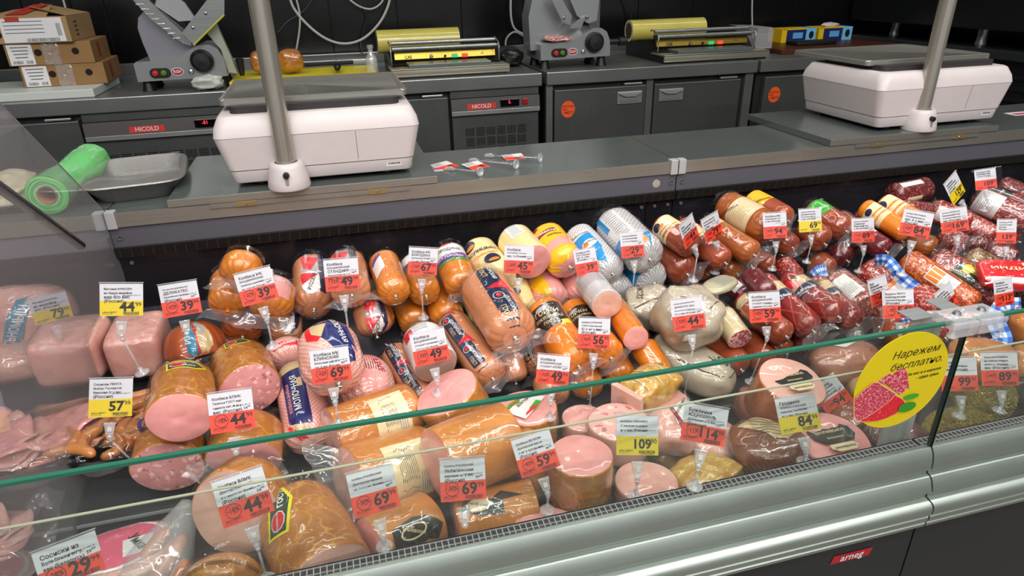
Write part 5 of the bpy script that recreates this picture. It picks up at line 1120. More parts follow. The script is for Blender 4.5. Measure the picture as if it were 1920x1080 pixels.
# big mesh loaves
sausage('m', (640, 722, .12), (612, 628, .12), 63, 'fat pink mesh loaf with royal blue panel behind the 69 tag', skin='np', name='sausage_loaf', knot='clip', cap=.95, ends=('round', 'tie'), fat=.0, sag=0,
        prints=[('p', 'rblue', [(-.35, 1.3), (.75, 1.3), (1.0, -.9), (.45, -1.1), (-.25, .25)]), ('p', 'tan', [(-.5, .75), (.15, .6), (-.1, .0), (-.45, .25)]), ('p', 'red', [(-.62, .75), (-.45, .8), (-.38, .2), (-.12, .0), (-.25, -.15), (-.6, .15)])],
        texts=[('МОЛОЧНАЯ', .45, .3, .3, -80, 'white', 1.4, .02)])
sausage('m', (590, 845, .055), (560, 700, .05), 50, 'long pink mesh loaf with royal blue band, tied with string, behind the glass', skin='np', name='sausage_loaf', string=True, cap=.8,
        prints=[('r', 'rblue', -.25, -.2, .95, 3.2), ('p', 'tan', [(-.75, 1.9), (.3, 2.1), (.1, 1.3), (-.7, 1.2)]), ('r', 'red', -.2, 2.2, 1.0, .28), ('r', 'tan', .0, .45, .2, .5), ('p', 'tan', [(-.7, -1.6), (.0, -1.9), (.05, -2.15), (-.5, -2.1)]), ('p', 'red', [(-.85, -1.6), (-.7, -1.7), (-.3, -2.2), (.0, -2.25), (-.7, -2.3)])],
        texts=[('МОЛОЧНАЯ', -.2, -.1, .34, 90, 'white', 2.4, .02), ('КОЛБАСА ВАРЁНАЯ', -.5, -.3, .17, 90, 'pc', 1.9), ('КЛИНСКИЙ', -.2, 2.2, .24, 3, 'white', 1.0, .02)])
sausage('m', (700, 775, .04), (680, 690, .05), 56, 'pink mesh loaf with brown small print, right of the 69 tag', skin='np', name='sausage_loaf', cap=.9, prints=[('r', 'pc', .35, .3, .9, 2.4), ('vlines', 'bink', .35, .5, .5, 1.4, 6)], texts=[('LIVE', .6, .1, .35, -75, 'mar', 1.2)])
sausage('m', (545, 690, .04), (535, 655, .04), 40, 'pale pink mesh loaf lying under the fat one, with red lettering', skin='np', name='sausage_loaf', prints=[('r', 'red', 0, -.2, 1.3, .3)], texts=[('КЛИНСКИЙ', 0, -.2, .26, 8, 'white', 1.1, .03)])
# navy banded sausages
pp, tt = doc_prints(.42, 4.3, .2)
sausage('n', (963, 640, .135), (898, 535, .13), 50, 'large pink sausage with navy band on its right, crowning the centre pile', skin='t', prints=pp, texts=tt, film=True, flap=2)
pp, tt = doc_prints(-.1, 5.2, .3)
sausage('n', (930, 708, .06), (848, 598, .075), 35, 'pink sausage with wide navy band between the tilted 49 tag and the top one', skin='t', prints=pp, texts=tt, film=True, flap=1)
pp, tt = doc_prints(-.1, 5.2, 1.0)
sausage('n', (795, 765, .05), (733, 662, .045), 32, 'navy banded sausage lying left of the tilted 49 tag', skin='t', prints=pp, texts=tt, film=True)
pp, tt = doc_prints(-.5, 5, .5)
sausage('n', (1012, 700, .05), (985, 590, .065), 38, 'pink sausage with red and navy band behind the lower 49 tag', skin='t', prints=pp, texts=tt, film=True, flap=1)
sausage('n', (1040, 755, .03), (1030, 700, .035), 34, 'tied pink sausage end with red stripe beneath the lower 49 tag', skin='t', prints=[('r', 'red', .3, 0, .5, 3)], film=True)
sausage('n', (973, 715, .03), (960, 660, .03), 30, 'plain pink tied end under the crowning navy sausage', skin='t', film=True)
sausage('n', (815, 690, .075), (785, 630, .06), 42, 'cut pale sausage, its face behind the tilted 49 tag', ends=('round', 'cut'), skin='white', face='pl', prints=[('r', 'red', -.6, .4, .6, .5), ('lines', 'silver', .1, .8, .8, 1.0, 8)], film=True)
# orange sausages with black labels
gp = [('r', 'black', .12, .75, 1.9, 1.75), ('e', 'silver', -.1, 1.35, .35, .16), ('p', 'lem', [(.55, .1), (1.0, .15), (1.05, -.2), (.5, -.2)])]
gt = [('ГОРКИ', .05, .98, .4, -14, 'cream', 1.5, .01), ('ДОКТОРСКАЯ', .0, .58, .26, -14, 'cream', 1.6, .015), ('ГОСТ', -.05, .25, .24, -14, 'cream', 1.2, .015)]
sausage('o', (1092, 688, .07), (1017, 580, .075), 38, 'bright orange sausage with black label and lemon sticker, left of the 56 tag', skin='do', prints=gp, texts=gt, film=True, flap=1)
sausage('o', (1152, 670, .08), (1077, 575, .08), 38, 'bright orange sausage with black label, running behind the 56 tag', skin='do', prints=gp[:2], texts=gt[:2], film=True, flap=1)
sausage('o', (1189, 640, .075), (1140, 570, .07), 29, 'cut bright orange sausage with a pink face right of the 56 tag', ends=('round', 'cut'), skin='do', face='p', film=True)
sausage('o', (1142, 576, .12), (1100, 530, .11), 30, 'cut sausage with white printed wrap lying on the orange ones', ends=('round', 'cut'), skin='nw', face='pl', prints=[('vlines', 'silver', 0, .3, 2.2, 1.6, 22)])
sausage('o', (1247, 705, .04), (1200, 635, .045), 30, 'bright orange sausage lying right below the cut pink faced one', skin='do', film=True)
sausage('o', (1107, 737, .035), (1095, 680, .035), 32, 'bright orange tied end under the 56 tag, seen through the glass', skin='do', film=True)
sausage('o', (1168, 722, .03), (1140, 665, .03), 30, 'dull orange tied end between the two orange rows', skin='o', film=True)
# beige cloth bags
def bagseam(root, S, pts): 
    m = MB(); m.tube([S(a, b, .0012) for a, b in pts], .0011, 5); o = m.make('seam', plain('bag_seam', '4a4436', .7), None, True); o.parent = root
b, S = blob((1214, 580, .05), (.115, .10, .085), -20, 'beige cloth bagged ham with dark seam, left of the front bag', 'ham', 'bag', 'bagged_ham', texts=[('ДОКТ', -.35, .1, .42, 80, 'ink', .9, .0)], lump=.16, flapn=0, pitch=15)
bagseam(b, S, [(-.6, -.72), (-.2, -.55), (.2, -.35), (.5, -.25), (.85, .0)])
b, S = blob((1289, 600, .105), (.135, .125, .105), 10, 'beige cloth bagged ham behind the 44 tag, knot at its left', 'ham', 'bag', 'bagged_ham', lump=.16, pitch=25, texts=[('ОТЕЧ', -.5, -.1, .4, 60, 'ink', .8, .0)])
bagseam(b, S, [(.25, -.4), (.55, -.2), (.9, -.1)]); k = MB().lathe([(.001, -.004), (.006, 0), (.004, .006), (.009, .013), (.007, .015), (.001, .012)], 14, Matrix.Translation((-.048, -.045, .02)) @ Matrix.Rotation(2.2, 4, 'X')).make('end_knot', BAG, b, True)
b, S = blob((1298, 692, .045), (.10, .185, .085), 38, 'long beige cloth bag with dark seam, lying below the 44 tag', 'ham', 'bag', 'bagged_ham', lump=.08, pitch=12, texts=[('НОД', .15, -.62, .42, -25, 'ink', .8, .0), ('IZИ', .1, .1, .3, -20, 'ink', .7, .0)])
bagseam(b, S, [(-.9, .55), (-.85, .1), (-.8, -.4), (-.55, -.75), (-.1, -.93), (.4, -.88)])
# red brown sausages right of the bags
sausage('k', (1392, 700, .035), (1333, 625, .04), 34, 'red brown sausage with black band, right of the long beige bag', skin='rb', prints=[('r', 'black', 0, 1.35, 3.2, 1.1)], texts=[('КРЕМЛЁВСКАЯ', 0, 1.35, .26, -15, 'white', 1.9)])
sausage('k', (1440, 690, .03), (1390, 630, .035), 32, 'red brown sausage under the glass edge, right of the black banded one', skin='rb', film=True)
sausage('k', (1470, 668, .035), (1425, 620, .04), 26, 'red brown sausage end beside the cherry red lattice sausages, lowest', skin='rb', film=True)
sausage('k', (1383, 640, .085), (1345, 590, .075), 24, 'slant cut sausage in pale mesh wrap with narrow pink face', ends=('round', 'cut'), skin='cream', face='sp', film=True, rm=.030)
sausage('k', (1345, 560, .10), (1290, 560, .095), 30, 'red brown sausage across the bags with paper label', skin='rb', prints=[('r', 'white', .2, .0, 1.2, 1.6), ('lines', 'silver', .2, 0, 1.0, 1.4, 8)], film=True)
b, S = blob((1345, 538, .125), (.10, .055, .02), 28, 'folded grey green paper label sleeve lying over the red brown sausage', 'label', casing('newsprint', 'b8b394', 'a5a284', 18, .1), 'paper_sleeve', lump=.05, prints=[('lines', 'silver', .1, 0, 1.2, 1.4, 14)], film=False, partname='paper')
sausage('k', (1480, 635, .07), (1395, 560, .07), 30, 'orange brown sausage with small paper label below the 59 tag', skin='rb', prints=[('p', 'cream', [(-.8, 1.8), (.6, 2.3), (.8, .9), (-.6, .5)]), ('r', 'red', .2, 2.2, .8, .35), ('r', 'white', -.7, -1.3, .5, 1.1)], film=True)
sausage('k', (1405, 560, .06), (1370, 530, .06), 22, 'dark red vacuum packed sausage with white sticker left of the 59 tag', skin='ch', prints=[('r', 'white', .1, .3, 1.0, 1.2)], film=True)
# orange brown sausages at the right back
cap3 = [('r', 'cream', 0, .6, 2.4, 1.5), ('e', 'navy', -.35, 1.0, .36, .3), ('e', 'or_', .0, .72, .36, .12), ('r', 'or_', .0, .15, 1.8, .1)]
ct3 = [('КРАКОВСКАЯ', .1, -.02, .22, -12, 'mar', 1.6, .02), ('КЛАССИКА', -.1, .4, .18, -12, 'mar', 1.1, .02)]
sausage('q', (1300, 470, .115), (1238, 425, .115), 27, 'red brown sausage with cream label and navy emblem, behind the narrow 44 tag', skin='rb', prints=cap3, texts=ct3)
sausage('q', (1365, 495, .10), (1275, 425, .105), 24, 'red brown sausage with cream label between the narrow 44 and 79 tags', skin='rb', prints=cap3, film=True)
sausage('q', (1285, 512, .09), (1235, 465, .085), 32, 'red brown sausage with navy band, hanging below the narrow 44 tag', skin='rb', prints=[('r', 'navy', 0, 1.0, 2.6, .7)], texts=[('ДОМАШНЯЯ', -.2, 1.0, .25, -15, 'white', 1.5)], film=True, flap=1)
sausage('q', (1420, 475, .10), (1325, 415, .105), 26, 'golden brown sausage with green printed band, right of the 79 tag', skin='ob', prints=[('r', 'cream', 0, 1.4, 2.4, .9)], film=True, flap=1)
sausage('q', (1448, 440, .135), (1352, 388, .13), 34, 'thick golden brown sausage with beige label behind the 94 tag', skin='ob', prints=[('r', 'cream', .1, -.1, 2.4, 1.7), ('lines', 'tan', -.1, .0, 1.1, 1.2, 8)], texts=[('КРАКОВСКАЯ', -.2, .7, .2, -35, 'ink', 1.6)], film=True, flap=1)
sausage('q', (1475, 420, .12), (1402, 380, .125), 27, 'orange sausage with bright yellow label and red stripes, topmost behind the 94 tag', skin='rb', prints=[('r', 'yel', 0, .8, 2.6, 1.7), ('e', 'mar', -.4, 1.2, .4, .08), ('e', 'mar', -.35, 1.0, .4, .08), ('e', 'mar', -.3, .8, .4, .08)], texts=[('ЕВРОПЕЙСКАЯ', .2, .45, .3, -30, 'ink', 1.8, .02)])
sausage('q', (1320, 512, .07), (1290, 490, .07), 20, 'red brown sausage end under the narrow 44 tag clip', skin='rb', film=True)
sausage('q', (1382, 512, .06), (1345, 480, .06), 22, 'orange brown sausage end below the 79 tag clip', skin='ob', film=True, flap=1)
sausage('q', (1452, 500, .07), (1410, 480, .07), 18, 'bright red tied end behind the golden bag flap', skin='rb', film=True)
sausage('q', (1492, 462, .09), (1440, 420, .09), 24, 'smooth red brown sausage right under the 94 tag', skin='rb', film=True, flap=1)
sausage('q', (1480, 488, .06), (1450, 455, .06), 21, 'radially pleated orange brown end below the 94 tag', skin='rb', cap=.5, film=True)
sausage('q', (1517, 482, .06), (1500, 455, .06), 20, 'orange brown tied end below the yellow 69 tag', skin='rb', film=True)
sausage('q', (1545, 460, .09), (1500, 425, .09), 26, 'red brown ring printed sausage right below the yellow 69 tag', skin='rb', prints=[('ring', 'pc', .3, 0, .3, .05), ('ring', 'pc', -.5, -.5, .25, .05), ('ring', 'pc', -.2, .8, .28, .05)], film=True)
sausage('q', (1585, 440, .10), (1515, 395, .11), 25, 'sausage with bright green label between the yellow 69 and the 89 tags', skin='rb', prints=[('r', 'green', 0, .7, 2.6, 1.5), ('ring', 'pc', .2, -.8, .3, .06), ('ring', 'pc', -.6, -1.0, .25, .06)], texts=[('ФОРМЕННАЯ', .1, .6, .3, -20, 'white', 1.8, .02)], film=True, flap=1)
sausage('q', (1555, 512, .03), (1520, 480, .03), 24, 'orange brown sausage lying behind the small blue checked ribbon', skin='rb', film=True)
sausage('q', (1590, 490, .04), (1560, 465, .04), 24, 'grey film wrapped salami end below the 89 tag', skin='s4', film=True)
sausage('q', (1612, 470, .07), (1585, 440, .07), 22, 'film wrapped brown sausage end under the 89 tag', skin='s1', film=True, flap=1)
sausage('r', (1665, 475, .08), (1570, 405, .095), 22, 'cherry red smooth sausage behind the 89 tag', skin='ch', prints=[('r', 'white', 0, -.6, 2.4, 1.2)], film=True, flap=1)
sausage('r', (1690, 455, .09), (1600, 405, .10), 20, 'cherry red sausage with white print beside the orange ones', skin='ch')
sausage('r', (1700, 445, .11), (1612, 392, .115), 20, 'orange sausage with cream label and small navy emblem, left of the 84 tag', skin='do', prints=[('r', 'cream', 0, .7, 2.4, 1.9), ('e', 'navy', -.2, 1.3, .4, .3), ('r', 'or_', 0, .75, 2.2, .16), ('r', 'or_', 0, .3, 2.2, .16)])
sausage('r', (1730, 430, .125), (1648, 382, .13), 23, 'orange sausage with cream label and big navy emblem, behind the 84 tag', skin='do', prints=[('r', 'cream', 0, .7, 2.4, 2.0), ('e', 'navy', -.25, 1.3, .5, .4), ('r', 'or_', 0, .75, 2.2, .18), ('r', 'or_', 0, .2, 2.2, .18), ('r', 'or_', 0, -.2, 2.2, .1)])
sausage('r', (1755, 470, .08), (1700, 440, .085), 22, 'orange brown film wrapped end under the 84 tag', skin='ob', film=True, flap=1)
sausage('r', (1738, 358, .115), (1672, 372, .11), 22, 'cut salami lying crossways at the back, with marbled round face', ends=('round', 'cut'), skin='s4', face='sp', prints=[('r', 'white', .7, .2, .5, 2.2), ('r', 'cream', -.7, .2, .4, 1.6)])
sausage('r', (1752, 395, .10), (1690, 385, .10), 17, 'dark salami with cream lettered label under the crosswise cut one', skin='s1', film=True)
sausage('r', (1810, 425, .095), (1735, 392, .10), 24, 'rosy salami in crumpled film behind the 169 tag', skin='s2', prints=[('r', 'white', 0, .6, 1.2, 1.4)], film=True)
sausage('r', (1805, 462, .085), (1765, 435, .08), 22, 'cut salami with marbled face in clear film below the 169 tag', ends=('round', 'cut'), skin='s1', face='sp', film=True, flap=1)
sausage('r', (1870, 445, .08), (1800, 410, .085), 24, 'rosy salami running to the left edge of the 139 tag', skin='s2', film=True, flap=1)
sausage('r', (1935, 425, .10), (1820, 375, .11), 25, 'mottled salami with round white label, right of the yellow 129 tag', skin='s1', prints=[('r', 'white', .0, 1.1, 2.4, 1.7), ('lines', 'silver', -.2, 1.2, 1.2, 1.2, 8)], film=True)
sausage('r', (1930, 390, .11), (1840, 358, .115), 18, 'dark salami with black label below the 109 tag', skin='s4', prints=[('r', 'black', 0, .8, 2.4, 2.2)], texts=[('САЛЯМИ', 0, .8, .4, -20, 'white', 1.8)])
sausage('r', (1935, 372, .10), (1870, 345, .10), 20, 'dark red salami at the far right back behind the 109 tag', skin='s4')
sausage('r', (1915, 450, .06), (1850, 425, .06), 20, 'salami under the 139 tag at the right border', skin='s2', film=True)
# dark red lattice sausages
def lat(o=0): return [('r', 'tan', 0, .9, 2.6, 1.2), ('e', 'red', -.35, 1.35, .5, .4), ('e', 'pc', .1, 1.0, .36, .36), ('e', 'green', .35, 1.35, .13, .12), ('r', 'navy', 0, .25, 2.6, .75)], [('КОНЬЯЧНЫЙ', -.05, .2, .34, -20, 'white', 1.9, .02), ('СЕРВЕЛАТ', -.1, -.02, .16, -20, 'white', 1.2)]
pp, tt = lat()
sausage('l', (1520, 625, .09), (1420, 530, .09), 32, 'dark red lattice sausage with navy and tan label, beside the 59 tag', skin='dr', prints=pp, texts=tt, film=True, flap=1)
sausage('l', (1570, 600, .09), (1470, 525, .09), 28, 'dark red lattice sausage with navy label, the middle one of three', skin='dr', prints=pp, texts=tt, film=True)
sausage('l', (1612, 605, .085), (1525, 525, .09), 28, 'dark red lattice sausage nearest the narrow 49 tag', skin='dr', prints=pp, texts=tt, film=True, flap=1)
sausage('l', (1525, 650, .04), (1480, 610, .04), 30, 'dark red film wrapped sausage lying under the lattice ones', skin='ch', film=True, flap=1)
sausage('l', (1440, 560, .09), (1405, 520, .09), 22, 'cherry red vacuum packed sausage with clear sleeve at its back', skin='ch', film=True)
sausage('l', (1492, 520, .05), (1462, 485, .05), 22, 'dark red pleated sausage end behind the lattice ones', skin='s2', film=True)
sausage('u', (1620, 580, .09), (1552, 525, .10), 34, 'film wrapped brown sausage with big white barcode label, left of the narrow 49 tag', ends=('round', 'cut'), skin='s1', face='s1', prints=[('r', 'white', .0, -.2, 1.6, 1.7), ('bars', 'ink', -.4, .3, .5, .35), ('lines', 'silver', .1, -.4, 1.2, .8, 6)], film=True)
sausage('u', (1655, 585, .06), (1620, 560, .06), 30, 'rosy cut sausage in crumpled film beneath the narrow 49 tag', skin='s1', film=True, flap=1)
sausage('u', (1690, 570, .075), (1612, 500, .09), 28, 'bright red coarse salami with orange and white label, behind the 54 tag', skin='s2', prints=[('r', 'white', 0, -1.0, 2.2, .8), ('r', 'or_', 0, -.5, 2.2, .3)])
sausage('u', (1760, 600, .07), (1715, 555, .075), 30, 'coarse dark red salami right beside the 54 tag', skin='s2')
sausage('u', (1830, 580, .06), (1692, 485, .085), 27, 'long orange salami with orange and white sticker', skin='s3', prints=[('r', 'white', .3, -.2, 1.2, 2.0), ('r', 'or_', .3, .3, 1.0, .9), ('lines', 'silver', .3, -.7, 1.0, .8, 6)])
sausage('u', (1900, 570, .06), (1750, 480, .085), 31, 'long reddish salami with black and lemon label, right of the orange one', skin='s1', prints=[('r', 'dg', .2, .3, 1.3, 1.4), ('p', 'lem', [(.5, .6), (.9, .5), (.8, -.6), (.4, -.6)]), ('e', 'lem', .6, .4, .35, .3)], texts=[('СЫРОКОПЧЁНАЯ', .05, .5, .25, -90, 'tan', 1.2)], film=True)
sausage('u', (1960, 560, .05), (1810, 475, .07), 28, 'pepper coated salami at the right, under the red packet', skin=casing('pepper_casing', '7a5a3c', '5e4430', 25, .6, flecks='b99a6a', fscale=240, fth=.45), prints=[('r', 'mar', 0, 0, 1.6, 1.0)], film=True)
sausage('u', (1900, 490, .085), (1835, 470, .085), 24, 'dark grainy salami behind the red packet', skin='s4', film=True)
sausage('u', (1770, 640, .03), (1735, 600, .035), 28, 'rosy salami low beside the glass post, left of it', skin='s2', film=True)
sausage('u', (1700, 640, .03), (1660, 600, .035), 28, 'brown red sausage behind the glass, below the 54 tag', skin='rb', film=True)
sausage('u', (1835, 630, .04), (1800, 590, .045), 27, 'rosy sausage right of the glass post beneath the clip', skin='s2', film=True)
sausage('u', (1905, 620, .04), (1880, 570, .05), 26, 'rosy salami at the right border under the checked ribbon', skin='s1', film=True)
sausage('u', (1650, 470, .06), (1620, 440, .06), 22, 'dark cherry tied end in clear film between the 89 and 84 tags', skin='ch', film=True, flap=1)
sausage('u', (1850, 470, .05), (1820, 445, .05), 26, 'dark rosy salami chunk between the 169 and 139 tags', skin='s4', film=True)
sausage('u', (1440, 610, .075), (1400, 580, .07), 22, 'red brown sausage behind the 59 tag', skin='rb', film=True)
# red packet at the right border
b, S = blob((1905, 522, .11), (.16, .085, .03), -28, 'red and white vacuum packet with round cutout, at the right border', 'packet', 'red', 'meat_packet', pitch=18, sup=5, lump=.03, prints=[('r', 'white', 0, -.75, 1.9, .35), ('e', 'cream', .5, .5, .4, .3)], texts=[('ИНДИГА', -.1, .1, .5, 0, 'cream', 1.3, .03), ('domashnie', .3, -.78, .16, 0, 'ink', 1.0)])
# blue checked ribbons
CHK = casing('blue_checked_cloth', '2a6fd0', amt=0)
def ribbon(pts, wd, label):
    nt = None
    P3 = [W_(p) for p in pts]
    root = empty('checked_ribbon', P3[0], label=label, cat='ribbon')
    vs = []; fs = []; n = 40; rw = []
    def cat(t):
        k = t*(len(P3)-1); i = min(int(k), len(P3)-2); f = k-i; a = P3[max(i-1, 0)]; b_ = P3[i]; c = P3[i+1]; d = P3[min(i+2, len(P3)-1)]
        return .5*((2*b_)+(c-a)*f+(2*a-5*b_+4*c-d)*f*f+(3*b_-a-3*c+d)*f**3)
    for i in range(n+1):
        t = i/n; p = cat(t); tg = (cat(min(1, t+.02))-cat(max(0, t-.02))).normalized(); vw = (CAM-p).normalized()
        sd = tg.cross(vw).normalized(); 
        for j in range(9): q = (j/8-.5); vs.append(p+sd*q*wd+vw*(.005*math.cos(q*PI)+.0025*math.sin(t*19+q*5))-P3[0])
        rw.append(t)
    f1, f2, f3 = [], [], []
    for i in range(n):
        for j in range(8):
            f = (i*9+j, i*9+j+1, (i+1)*9+j+1, (i+1)*9+j)
            a, b_ = (i//2) % 2, (j//2) % 2
            (f3 if (a and b_) else f1 if (a or b_) else f2).append(f)
    for nm, ff, mt in (('cloth_light_blue', f1, plain('check_mid', '5f93dc', .6)), ('cloth_dark_blue', f2, plain('check_dark', '1f56b8', .6)), ('cloth_white', f3, plain('check_white', 'dfe6f2', .6))):
        if ff: mesh_obj(nm, vs, ff, mt, root, True)
ribbon([(1527, 520, .10), (1535, 510, .115), (1550, 506, .11)], .028, 'short blue and white checked ribbon at the brown wrapped sausage')
ribbon([(1578, 506, .09), (1600, 530, .10), (1640, 545, .095), (1680, 575, .08)], .014, 'thin blue and white checked ribbon along the coarse red salami')
ribbon([(1640, 488, .11), (1665, 490, .13), (1690, 520, .11), (1730, 550, .09), (1765, 575, .08)], .026, 'long blue and white checked ribbon beside the orange salami')
ribbon([(1690, 600, .08), (1715, 596, .085), (1740, 612, .08), (1752, 628, .07)], .02, 'blue and white checked ribbon end below the 54 tag')
ribbon([(1915, 572, .09), (1880, 575, .10), (1868, 600, .09), (1880, 640, .08), (1850, 655, .07)], .034, 'wide blue and white checked bow right of the glass clip')
# ================================================================ FRONT ROW LOAVES (lower deck, plane L)
def emblem(s0, u0, k=1, rot=0):   # yellow bordered green badge with a red oval
    c, s_ = math.cos(rot), math.sin(rot)
    R = lambda pts: [(s0+(x*c-y*s_)*k, u0+(x*s_+y*c)*k) for x, y in pts]
    return [('p', 'lem', R([(-.62, -.3), (.35, -.3), (.78, 0), (.35, .3), (-.62, .3)])), ('p', 'dg', R([(-.55, -.23), (.32, -.23), (.66, 0), (.32, .23), (-.55, .23)])), ('p', 'white', R([(-.5+.27+.27*math.cos(a), .19*math.sin(a)) for a in [i*PI/5 for i in range(10)]])), ('p', 'red', R([(-.5+.27+.24*math.cos(a), .165*math.sin(a)) for a in [i*PI/5 for i in range(10)]]))]
def L_(u, v, h): return pt(u, v, h, 'L')
sausage('f', (337, 788, .15, 'U'), (344, 712, .10, 'U'), 63, 'netted orange loaf with pink cut face and badge, upper one left of the 44 tag', ends=('round', 'cut'), skin='n', face='p', name='sausage_loaf', film=True, prints=emblem(.0, .62, .95, .08), texts=[('ВЛАДИМИРСКИЙ', .0, .72, .13, 5, 'white', .55, .02), ('ГОСТ', .12, .52, .2, 5, 'white', .4, .03)], sq=.85)
sausage('f', (474, 735, .12, 'U'), (448, 672, .08, 'U'), 60, 'netted orange loaf with round pink cut face, right of the upper badge loaf', ends=('round', 'cut'), skin='n', face='pf', name='sausage_loaf', film=True, prints=emblem(.15, .6, .65, .05), sq=.9)
sausage('f', (322, 878, .050, 'U'), (332, 822, .03, 'U'), 68, 'netted orange loaf with flecked pink face resting on the deck behind the glass edge', ends=('round', 'cut'), skin='n', face='pf', name='sausage_loaf', film=True, flap=0, sq=.85)
sausage('f', (460, 868, .045, 'U'), (470, 795, .03, 'U'), 72, 'netted orange loaf with pink face in creased film, behind the middle 44 tag clip', ends=('round', 'cut'), skin='n', face='p', name='sausage_loaf', film=True, flap=1, sq=.72)
sausage('f', (441, 962, .125, 'L'), (485, 915, .10, 'L'), 86, 'orange loaf showing a big beige pink cut face under the front 44 tag', ends=('round', 'cut'), skin='n', face='pl', name='sausage_loaf', film=True, sq=.98)
sausage('f', (618, 1085, .055, 'L'), (545, 945, .055, 'L'), 92, 'netted orange loaf with yellow bordered badge, at the bottom left of the front glass', ends=('round', 'cut'), skin='n', face='p2', name='sausage_loaf', film=True, prints=emblem(-.3, .3, 1.0, 1.15), texts=[('ГОСТ', -.12, .62, .26, 70, 'white', .5, .03), ('ВЛАДИМИРСКИЙ', -.40, .08, .13, 70, 'white', .5, .02)])
sausage('f', (415, 1140, .06, 'L'), (425, 1085, .05, 'L'), 88, 'netted orange loaf at the very bottom below the front 44 tag', ends=('round', 'round'), skin='n', name='sausage_loaf', film=True, prints=emblem(-.35, .9, .4, 0))
def paper(s, u, w, h): return [('r', 'cream', s, u, w, h), ('bars', 'ink', s-w*.36+.0, u+h*.3, .2, h*.22, 0), ('vlines', 'ink', s+w*.12, u, w*.5, h*.85, 9), ('vlines', 'silver', s-w*.2, u-.05, w*.2, h*.5, 4)]
# half loaves lying on their side, cut face to the left
sausage('x', (622, 828, .135, 'L'), (790, 768, .095, 'L'), 62, 'half loaf with cream paper label and pink face, behind the one with the 69 tag', ends=('round', 'cut'), skin='ol', face='p2', name='sausage_loaf', film=True, prints=[('r', 'cream', .0, .25, 1.7, 1.15), ('lines', 'ink', -.1, .2, 1.3, .5, 9), ('lines', 'silver', .4, .55, .6, .3, 4)], cap=.5)
sausage('x', (648, 913, .11, 'L'), (795, 867, .085, 'L'), 80, 'half loaf with cream paper label in film, directly behind the left front 69 tag', ends=('cut', 'cut'), skin='ol', face='p2', name='sausage_loaf', film=True, prints=[('r', 'cream', .05, .15, 1.5, 1.15), ('lines', 'ink', .0, .1, 1.2, .5, 10), ('lines', 'silver', .4, .5, .6, .25, 4)], flap=1)
bl = [('p', 'black', [(-.25, -.7), (.3, -.8), (.6, -.2), (.45, .35), (.6, .7), (.2, .95), (-.2, .6), (-.35, .1)]), ('e', 'cream', .05, -.05, .22, .45), ('e', 'black', .05, -.05, .17, .4)]
sausage('x', (692, 1033, .065, 'L'), (800, 977, .05, 'L'), 66, 'half loaf with black label behind the clip of the left front 69 tag', ends=('cut', 'cut'), skin='ol', face='p', name='sausage_loaf', film=True, prints=bl, texts=[('РУБЛЁВСКИЙ', .05, -.05, .2, 60, 'cream', .75, .02)])
sausage('x', (826, 878, .11, 'L'), (950, 827, .105, 'L'), 76, 'orange half loaf with pink face at its left, behind the right front 69 tag', ends=('cut', 'cut'), skin='ol', face='p', name='sausage_loaf', film=True)
sausage('x', (955, 900, .075, 'L'), (1005, 850, .085, 'L'), 66, 'orange loaf block with black label between the 69 and 59 tags', ends=('cut', 'cut'), skin='ol', face='p', name='sausage_loaf', film=True, prints=[('p', 'black', [(-.35, .1), (.1, -.15), (.45, .2), (.4, .8), (-.1, .95), (-.4, .6)]), ('e', 'cream', .03, .4, .2, .32), ('e', 'black', .03, .4, .15, .27)], texts=[('РУБЛЁВСКИЙ', .03, .4, .16, 80, 'cream', .55, .02)])
sausage('x', (855, 985, .045, 'L'), (1000, 955, .045, 'L'), 60, 'flat half loaf with long black label by the grille, below the right front 69 tag', ends=('cut', 'cut'), skin='ol', face='p', name='sausage_loaf', film=True, prints=[('p', 'black', [(-.8, .2), (-.5, .9), (-.6, -.6), (-.75, -1.0), (-.35, -1.2), (-.1, -.6), (.0, .2)]), ('e', 'cream', -.45, -.6, .22, .4)], texts=[('РУБЛЁВСКИЙ', -.45, -.6, .18, 70, 'ink', .7, .02)])
